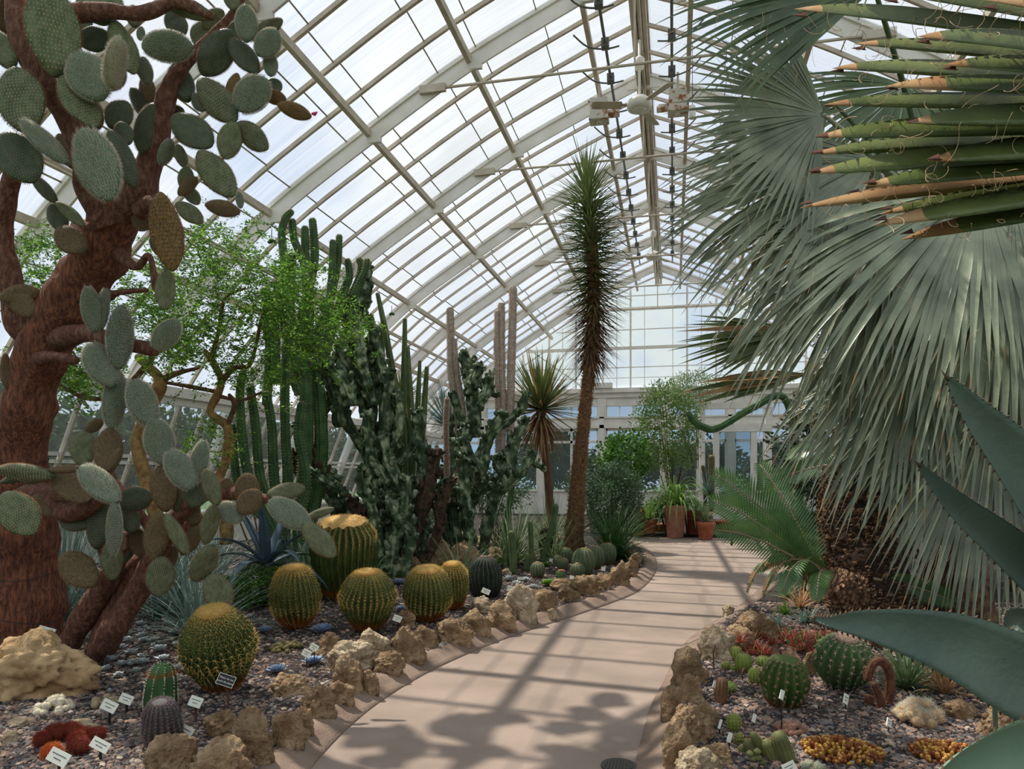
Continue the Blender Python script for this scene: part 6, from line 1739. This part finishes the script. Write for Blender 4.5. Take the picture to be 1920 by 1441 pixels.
oq, orr = smoothpts([P(1640, 1135, 7.2), P(1600, 1112, 7.1), P(1560, 1088, 7.0)], 6, [v / F * 7.1 for v in (34, 28, 18)])
mb = MB(); mb.tube(oq, orr, 16); mb.build('offset_stem', m_cyct, cy)
def scales(q, r, per, sz, name, parent, mats, seed=0):
    mb = MB(); g = random.Random(seed)
    for i in range(len(q) - 1):
        ax = (q[i + 1] - q[i]).normalized(); u = ax.cross(Vector((.2, 1, .3))).normalized(); w2 = ax.cross(u)
        for _ in range(per):
            a = g.uniform(0, 6.28); o_ = u * math.cos(a) + w2 * math.sin(a); b = q[i].lerp(q[i + 1], g.random()) + o_ * r[i] * .9
            s_ = o_.cross(ax) * g.uniform(.6, 1) * sz; t_ = ax * sz * g.uniform(.4, .7); e = b + o_ * sz * g.uniform(1, 2.6) + ax * sz * g.uniform(-.4, 1.2)
            mb.add([b - s_ - t_, b + s_ - t_, b + s_ + t_, b - s_ + t_, e - s_ * .6, e + s_ * .6, e + s_ * .5 + t_ * .5, e - s_ * .5 + t_ * .5], [(0, 4, 5, 1), (1, 5, 6, 2), (2, 6, 7, 3), (3, 7, 4, 0), (4, 7, 6, 5)], g.randrange(len(mats)))
    return mb.build(name, mats, parent, smooth=False)
scales(oq, orr, 46, .024, 'stem_scales', cy, [m_cyct, mat('cycad_scale_pale', (176, 142, 110), (120, 92, 68), 12, .9)], 5)
scales(q[:26], r[:26], 90, .03, 'dry_scales', cy, [m_cyct, mat('cycad_scale_pale', (176, 142, 110)), mat('cycad_scale_dark', (104, 78, 58))], 6)
def fr_to(px, py, D, L_, droop, ll=.2, tipdry=False, seed=0, side=None, m=None, p0=None, rise=0, n=52, vee=.5):
    e = P(px, py, D); b = p0 or hub
    L_ = (e - b).length * 1.05
    d = (e - b).normalized() + Vector((0, 0, .47 * droop))
    if side is None:
        vw_ = (b - cam.location).normalized(); side = vw_.cross(d).normalized() + Vector((CT, ST, 0)).cross(d) * .0 + vw_ * .35
    return frond(cy, b, d, L_, ll, droop, m or m_cyc, seed, side, n=n, tipdry=tipdry, vee=vee)
vw = Vector((CT, ST, 0))
for i, (x, y, D, dr, ll, td, n) in enumerate(((1350, 898, 7.0, .5, .27, False, 50), (1342, 945, 6.7, .45, .26, False, 50), (1352, 1000, 6.5, .45, .22, False, 46), (1430, 880, 7.5, .4, .25, False, 46), (1372, 1135, 6.7, 2.6, .06, True, 44), (1412, 1158, 6.6, 2.6, .06, True, 40), (1395, 1100, 6.9, 1.8, .07, True, 40),
        (1455, 1128, 6.4, 2.2, .17, False, 40), (1530, 1150, 6.4, 2.0, .15, False, 34))):
    fr_to(x, y, D, 1, dr, ll, td, seed=i, n=n)
top_ = P(1600, 870, 7.9)
for i, (x, y, D, dr) in enumerate(((1440, 940, 8.6, .9), (1480, 860, 8.8, .7), (1720, 960, 7.6, .9))):
    fr_to(x, y, D, 1.2, dr, .2, seed=40 + i, p0=top_, n=44)
fr_to(1780, 1130, 7.2, 1.2, .3, .18, seed=60, p0=P(1640, 1085, 7.0), rise=.2)
# second plant seen left of the cycad: short broad leaf with a brown torn edge
t = thing('torn_leaf_plant', 'short green plant with torn orange edged leaves beside the cycad frond tips', 'plant', G(1372, 1010))
b_ = P(1372, 985, 16); mb = MB(); mb.tube([Vector((b_.x, b_.y, ZB - .02)), b_], .03, 8); mb.build('stalk', m_acb2, t)
for i, (a, L_) in enumerate(((.2, .5), (1.0, .45), (-.4, .5), (2.6, .4))):
    mb = MB(); blade(mb, P(1372, 985, 16), (math.cos(a), -.2, math.sin(a) + .4), L_ * 1.6, .2, 8, 1.2, .3, tipmi=1, tipfrac=.75); mb.build('leaf', [m_palmn, m_dead], t)

# ------------------------------------------------------------------ palms
def fanleaf(parent, hub, axis, normal, n, spread, L_, W_, droop, mats, seed=0, split=.45, tipfrac=.985, petiole=None, name='fan_leaf', threads=0, lvar=.1, dead=0, fold=.35, nseg=12):
    g = random.Random(seed); hub = Vector(hub); ax = Vector(axis).normalized(); nn = Vector(normal); nn = (nn - ax * nn.dot(ax)).normalized(); sd_ = ax.cross(nn).normalized()
    mb = MB(); ends = []
    for i in range(n):
        t = (i + .5) / n * 2 - 1
        a = t * spread / 2
        d = ax * math.cos(a) + sd_ * math.sin(a)
        l_ = L_ * (1 - .22 * abs(t) ** 2) * g.uniform(1 - lvar, 1 + lvar)
        mi = 1 if g.random() < dead else 0
        w_ = W_
        e = blade(mb, hub + d * .03, d + nn * g.uniform(-.03, .03), l_, w_, nseg, droop * g.uniform(.7, 1.35), fold, mi, side=d.cross(nn), tipmi=1, tipfrac=g.uniform(tipfrac - .04, 1.02), prof=lambda t_: (t_ / .42 * .98 + .02 if t_ < .42 else max(.03, 1 - ((t_ - .42) / .58) ** 1.25)), tw=g.uniform(-.3, .3))
        ends.append((hub + d * l_ * .6, d))
    o = mb.build(name, mats, parent)
    if petiole is not None:
        pb = MB(); q = smoothpts([Vector(petiole), Vector(petiole).lerp(hub, .55) + Vector((0, 0, .12)), hub], 5); pb.tube(q, [.035 - .018 * i / (len(q) - 1) for i in range(len(q))], 8); pb.build('petiole', mats[0], o)
    if threads:
        tb = MB()
        for _ in range(threads):
            b, d = g.choice(ends); b = b + d * g.uniform(-.25, .25) * L_; v = Vector((g.uniform(-1, 1), g.uniform(-1, 1), g.uniform(-1, .2))); pts = [b.copy()]
            c_ = g.uniform(-.9, .9)
            for k in range(9):
                v = (v + Vector((g.uniform(-.4, .4), g.uniform(-.4, .4), -.25))).normalized(); b = b + v * L_ * .02; pts.append(b.copy())
            tb.tube(pts, .0012, 4, cap=False)
        tb.build('threads', m_thread, o)['kind'] = 'stuff'
    return o
palm = thing('blue_fan_palm', 'large blue grey fan palm filling the right side, leaves drooping over the cycad', 'palm', G(1800, 1180))
trunk(palm, [(1790, 1190, 7.6), (1790, 1000, 7.6), (1795, 800, 7.5), (1790, 600, 7.4), (1780, 450, 7.3)], [60, 55, 50, 46, 40], 7.5, m_cyct, 'trunk', jit=.4, n=24)
pc = P(1770, 470, 7.2)
def pf_(hx, hy, hD, tx, ty, tD, n, spread, L_, droop, seed, mats=None, W_=.055, nrm=None, dead=0, threads=14, split=.4, pet=None):
    h = P(hx, hy, hD); e = P(tx, ty, tD); ax = e - h + Vector((0, 0, .3 * droop * (e - h).length))
    view = (cam.location - h).normalized()
    fanleaf(palm, h, ax, nrm if nrm is not None else view + Vector((0, 0, .5)), n, spread, L_, W_, droop, mats or [m_palm, m_dead], seed, petiole=pet if pet is not None else pc, dead=dead, threads=threads)
# hub x,y,depth -> aim x,y,depth
pf_(1640, -20, 5.6, 1300, 70, 5.4, 34, 1.05, 1.75, .5, 1, [m_palmg, m_dead], W_=.05)
pf_(1545, 215, 6.0, 1310, 250, 5.9, 42, 2.7, 1.25, .35, 2, W_=.055)
pf_(1640, 300, 6.2, 1300, 480, 6.0, 44, 1.7, 1.95, .8, 3, W_=.062)
pf_(1600, 330, 6.6, 1330, 540, 6.5, 40, 1.5, 1.9, .9, 4, W_=.06)
pf_(1690, 400, 6.3, 1400, 700, 6.0, 44, 1.5, 2.1, .9, 5, W_=.065)
pf_(1840, 350, 5.6, 1560, 720, 5.4, 46, 1.7, 2.0, .6, 6, W_=.07)
pf_(1900, 380, 5.8, 1700, 900, 5.6, 40, 1.5, 2.3, .7, 7, W_=.07)
pf_(1660, 480, 6.8, 1420, 800, 6.6, 40, 1.4, 2.0, 1.1, 8, W_=.065)
pf_(1740, 560, 6.6, 1560, 960, 6.4, 38, 1.3, 2.2, .8, 9, W_=.065)
pf_(1900, 400, 6.0, 1860, 950, 6.0, 34, 1.5, 2.4, .4, 10, W_=.07)
pf_(1560, 190, 7.2, 1330, 380, 7.2, 30, 1.4, 1.5, .6, 11, [m_palmg, m_dead], W_=.05)
pf_(1900, 500, 6.6, 1980, 900, 6.6, 36, 1.8, 2.2, .5, 12, W_=.07)
pf_(1800, 620, 7.0, 1640, 1000, 6.9, 36, 1.3, 2.3, .6, 13, W_=.065)
pf_(1880, 620, 6.6, 1800, 1050, 6.5, 36, 1.5, 2.4, .4, 14, W_=.065)
pf_(1660, 330, 7.6, 1480, 520, 7.6, 34, 2.4, 1.7, .9, 15, [m_palmg, m_dead], W_=.06)
pf_(1700, 160, 7.4, 1600, 300, 7.4, 36, 3.0, 1.5, .6, 16, [m_palmg, m_dead], W_=.06)
pf_(1850, 300, 7.4, 1800, 500, 7.4, 36, 3.2, 1.6, .6, 17, [m_palmg, m_dead], W_=.06)
pf_(1760, 700, 7.6, 1500, 900, 7.6, 34, 1.6, 1.9, .9, 18, W_=.06)
pf_(1950, 750, 6.4, 1900, 1100, 6.4, 30, 1.8, 2.0, .4, 19, W_=.065)
pf_(1870, 720, 6.3, 1800, 1180, 6.2, 32, 1.05, 2.2, .4, 22, W_=.06)
pf_(1500, 620, 7.8, 1270, 660, 7.6, 18, .75, 1.35, .15, 20, [m_palmn, m_dead], W_=.065, dead=.2, threads=2, pet=P(1770, 600, 7.6))
pf_(1520, 700, 7.8, 1300, 740, 7.6, 6, .35, 1.35, .1, 21, [m_palmn, m_dead], W_=.11, dead=.4, threads=2, pet=P(1770, 650, 7.6))
# the near palm whose leaf reaches in from the right edge
near = thing('thread_leaf_palm', 'near palm leaf with broad green blades, brown tips and curly threads at top right', 'palm', (1.75, 2.1, 0))
hub2 = Vector(P(2900, 250, 1.9))
npb = Vector((hub2.x + .5, hub2.y + .2, 0))
near.location = (npb.x, npb.y, ZB)
mb = MB(); mb.tube([Vector((npb.x, npb.y, ZB)), Vector((npb.x, npb.y, 1.2)), Vector((npb.x - .05, npb.y, 2.2))], [.2, .17, .13], 14); mb.build('trunk', m_cyct, near)
mb = MB(); mb.tube(smoothpts([Vector((npb.x - .05, npb.y, 2.1)), Vector((npb.x - .2, npb.y - .05, 2.6)), hub2], 5), .03, 8); mb.build('petiole', m_palmn, near)
for i, (tx, ty, D, w_, dr) in enumerate(((1490, 30, 1.75, 60, 0), (1600, 92, 1.8, 50, 0), (1560, 135, 1.85, 52, 0), (1660, 168, 1.7, 56, 1), (1545, 200, 1.85, 46, 0), (1660, 2, 1.7, 60, 0), (1530, 258, 1.8, 56, 0), (1520, 288, 1.85, 44, 0), (1515, 323, 1.75, 52, 0), (1500, 384, 1.85, 36, 2), (1640, 415, 1.7, 46, 3), (1590, 362, 1.9, 34, 1), (1845, 15, 1.6, 60, 2), (1770, 130, 1.65, 62, 0), (1700, -60, 1.7, 60, 0), (1580, -30, 1.8, 50, 0), (1700, 232, 1.66, 60, 0), (1620, 345, 1.72, 50, 0), (1720, 80, 1.62, 66, 0), (1740, 300, 1.68, 60, 0), (1690, 440, 1.78, 44, 1), (1650, 395, 1.8, 40, 0))):
    e = P(tx, ty, D); d = e - hub2; L_ = d.length
    start = hub2 + Vector((0, 0, (ty - 240) / F * 1.9 * -.05))
    def pr(t_): return (t_ / .4 * .98 + .02 if t_ < .4 else max(.02, 1 - ((t_ - .4) / .6) ** 9 * .98))
    mb = MB()
    Wd = w_ / F * D * 1.2
    sd_ = Vector((0, 0, 1)) * .85 + Vector((-ST, CT, 0)) * .5
    # a shallow folded strap, thick enough to show its edge
    blade(mb, start, d.normalized() + Vector((0, 0, .025)), L_, Wd, 60, .06, .42, 1 if dr == 2 else 0, side=sd_, prof=pr, tipmi=1, tipfrac={0: .965, 1: .92, 2: 0, 3: .93}[dr], thick=.002)
    o = mb.build('leaf_blade', [m_palmn, m_dead], near)
    if dr == 2: o['label'] = 'dried tan leaf blade'
    g = random.Random(i); eb = MB(); nd = Vector(d).normalized()
    blade(eb, e - nd * .03 + Vector((0, 0, .002)), nd, .036, Wd * .26, 4, .1, .5, side=sd_, prof=lambda t_: 1 - t_ * .98, thick=.0015); eb.build('dead_tip', m_deadd, o)
    tb = MB()
    for k in range(15):
        f_ = g.uniform(.55, .99); b = start.lerp(e, f_) + Vector((0, 0, -.5 * Wd * (1 if g.random() < .6 else -1) * pr(f_))); v = Vector((g.uniform(-1, 1), -g.uniform(.1, 1), g.uniform(-1, .6))).normalized(); pts = [b.copy()]
        rot = Matrix.Rotation(g.uniform(.25, .6) * g.choice((-1, 1)), 3, Vector((-ST + g.uniform(-.5, .5), CT, g.uniform(-.5, .5))).normalized()); st_ = g.uniform(.006, .013)
        for s_ in range(g.randrange(7, 14)):
            v = (rot @ v).normalized(); b = b + v * st_; pts.append(b.copy())
        tb.tube(pts, .0007, 4, cap=False)
    tb.build('threads', m_thread, o)['kind'] = 'stuff'

# ------------------------------------------------------------------ near agave at the right edge
ag = thing('agave', 'large blue green agave with toothed leaves reaching in from the lower right', 'agave', (G(2150, 1560).x, G(2150, 1560).y, ZB))
def agleaf(pts, wid, label=None, m=None, side=None, seed=0, fold=.3, teeth=True, thick=.012, twist=0):
    pp = [P(*p) for p in pts]; q = smoothpts(pp, 7); n = len(q); g = random.Random(seed)
    wq = []
    for i in range(n):
        f_ = i / (n - 1) * (len(wid) - 1); k = min(int(f_), len(wid) - 2); wq.append((wid[k] * (1 - (f_ - k)) + wid[k + 1] * (f_ - k)) / F * 2.1)
    mb = MB(); vs = []; ed = []
    K = 9
    for i in range(n):
        d = (q[min(n - 1, i + 1)] - q[max(0, i - 1)]).normalized(); sv = Vector(side) if side else Vector((0, 0, 1)); sv = (sv - d * sv.dot(d)).normalized(); nr = sv.cross(d)
        if twist:
            qq = Matrix.Rotation(twist * i / n, 3, d); sv = qq @ sv; nr = qq @ nr
        if nr.dot(cam.location - q[i]) < 0: nr = -nr
        w_ = wq[i] / 2
        top_ = []; bot = []
        for j in range(K):
            u = j / (K - 1) * 2 - 1
            top_.append(q[i] + sv * u * w_ + nr * (fold * w_ * (u * u - .5)) )
            bot.append(top_[-1] - nr * (thick * (1 - u * u) * min(1, (n - 1 - i) / 6 + .1) + .0015))
        vs += top_ + bot[::-1]
        ed.append((top_[0], top_[-1], sv, d, nr))
    m2 = 2 * K; fs = []
    for i in range(n - 1):
        for j in range(m2):
            fs.append((i * m2 + j, i * m2 + (j + 1) % m2, (i + 1) * m2 + (j + 1) % m2, (i + 1) * m2 + j))
    fs += [tuple(range(m2)), tuple(reversed(range((n - 1) * m2, n * m2)))]
    mb.add(vs, fs)
    if teeth:
        ps = []; ds = []
        for i in range(2, n - 1):
            a, b, sv, d, nr = ed[i]
            ps += [tuple(a), tuple(b)]; ds += [tuple(-sv - d * .2), tuple(sv - d * .2)]
        spines(mb, ps, ds, .011, .005, 1)
    o = mb.build('leaf', [m or m_agave, m_thorn], ag)
    if label: o['label'] = label
    if teeth:
        ps = []; ds = []
        for i in range(2, n - 1):
            a, b, sv, d, nr = ed[i]; a2, b2 = ed[i - 1][0], ed[i - 1][1]
            for _ in range(1):
                f_ = 0
                ps.append(tuple(a.lerp(a2, f_))); ds.append(tuple(-sv - d * .2)); ps.append(tuple(b.lerp(b2, f_))); ds.append(tuple(sv - d * .2))
        pass
        tb = MB(); e = q[-1]; tb.tube([q[-2], e, e + (e - q[-2]).normalized() * .03], [.005, .004, .0008], 6); tb.build('tip_spine', m_thorn, o)
    return o
agleaf([(2250, 1420, 2.2), (2080, 1340, 2.15), (1920, 1270, 2.1), (1780, 1205, 2.1), (1640, 1172, 2.1), (1560, 1166, 2.15), (1525, 1158, 2.2)], [150, 175, 160, 118, 62, 22, 6], fold=.35, seed=1)
agleaf([(2150, 1460, 1.7), (2020, 1410, 1.65), (1900, 1420, 1.6), (1800, 1460, 1.55), (1700, 1530, 1.5)], [130, 130, 120, 90, 30], m=m_agavel, fold=.5, seed=2, label='pale lower agave leaf with a light edge')
agleaf([(2250, 1420, 2.6), (2100, 1240, 2.6), (1990, 1120, 2.55), (1880, 1020, 2.5), (1790, 945, 2.45), (1720, 868, 2.4)], [120, 130, 118, 90, 55, 6], fold=.5, seed=3, side=(.6, .1, 1))
agleaf([(2250, 1380, 2.5), (2120, 1150, 2.4), (2010, 1000, 2.35), (1900, 860, 2.3), (1830, 780, 2.25), (1774, 706, 2.2)], [130, 150, 165, 110, 66, 6], fold=.45, seed=4, side=(.6, .1, 1))
agleaf([(2200, 1430, 2.7), (2050, 1260, 2.7), (1960, 1190, 2.7), (1905, 1165, 2.75), (1880, 1190, 2.85)], [110, 110, 100, 70, 8], fold=.5, seed=5, m=m_agave, label='small agave leaf curling over at its tip')
mb = MB(); b = G(1868, 1395); mb.tube([Vector((b.x, b.y, ZB)), P(1864, 1300, 3.0)], .012, 8); tag(mb.build('support_post', m_agavel, loc=b), 'thin pale green post rising to the big agave leaf', 'post')
mb = MB(); b = G(1912, 1390); mb.tube([Vector((b.x, b.y, ZB)), P(1908, 1310, 3.9)], .012, 8); tag(mb.build('red_stake', m_red, loc=b), 'dark red stake near the right edge behind the agave', 'stake')

# ------------------------------------------------------------------ plants and trees outside the glass
def outtree(label, x, y, h, r, seed, group='trees outside the glasshouse'):
    t = thing('tree', label, 'tree', (x, y, -.12), group)
    g = np.random.default_rng(seed); n = 2600
    mb = MB(); mb.tube([(x, y, -.12), (x, y, h * .6)], [.14, .08], 8); mb.build('trunk', m_acb2, t)
    v = g.normal(size=(n, 3)); v /= np.linalg.norm(v, axis=1, keepdims=True)
    rr = np.array([.75 + .5 * noise.noise(Vector(a) * 2 + Vector((seed, 0, 0))) for a in v])[:, None] * g.uniform(.5, 1, (n, 1))
    p = v * rr * np.array([[r, r, h * .42]]) + np.array([x, y, h * .55])
    mb = MB(); leafcloud(mb, p, v + g.normal(0, .7, (n, 3)), .32, .2, 0, seed); mb.build('foliage', m_outl, t, smooth=False)
og = random.Random(2)
for i in range(7): outtree('green tree outside, seen through the low left sashes', -13.4 - og.uniform(0, 1.5), 3 + i * 4.4, og.uniform(3.6, 4.4), 2.9, i)
for i in range(4): outtree('green tree outside, seen through the back windows', -6 + i * 3.6, 34 + og.uniform(0, 3), og.uniform(3.4, 4.4), 2.4, 20 + i)
for i in range(2): outtree('green tree outside, beyond the right end of the back wall', 9 + i * 4, 35, 4.5, 2.6, 30 + i)

OT = [o for o in COL.objects if o.parent is None and o.get('group') == 'trees outside the glasshouse']
label_by_landmark(OT, 'green tree outside the glass,', {'left side wall at the near end': Vector((-10, 4, 0)), 'left side wall halfway': Vector((-10, 16, 0)), 'left back corner': Vector((-9, 30, 0)), 'middle of the back wall': Vector((0, 30, 0)), 'right back corner': Vector((9, 30, 0))})
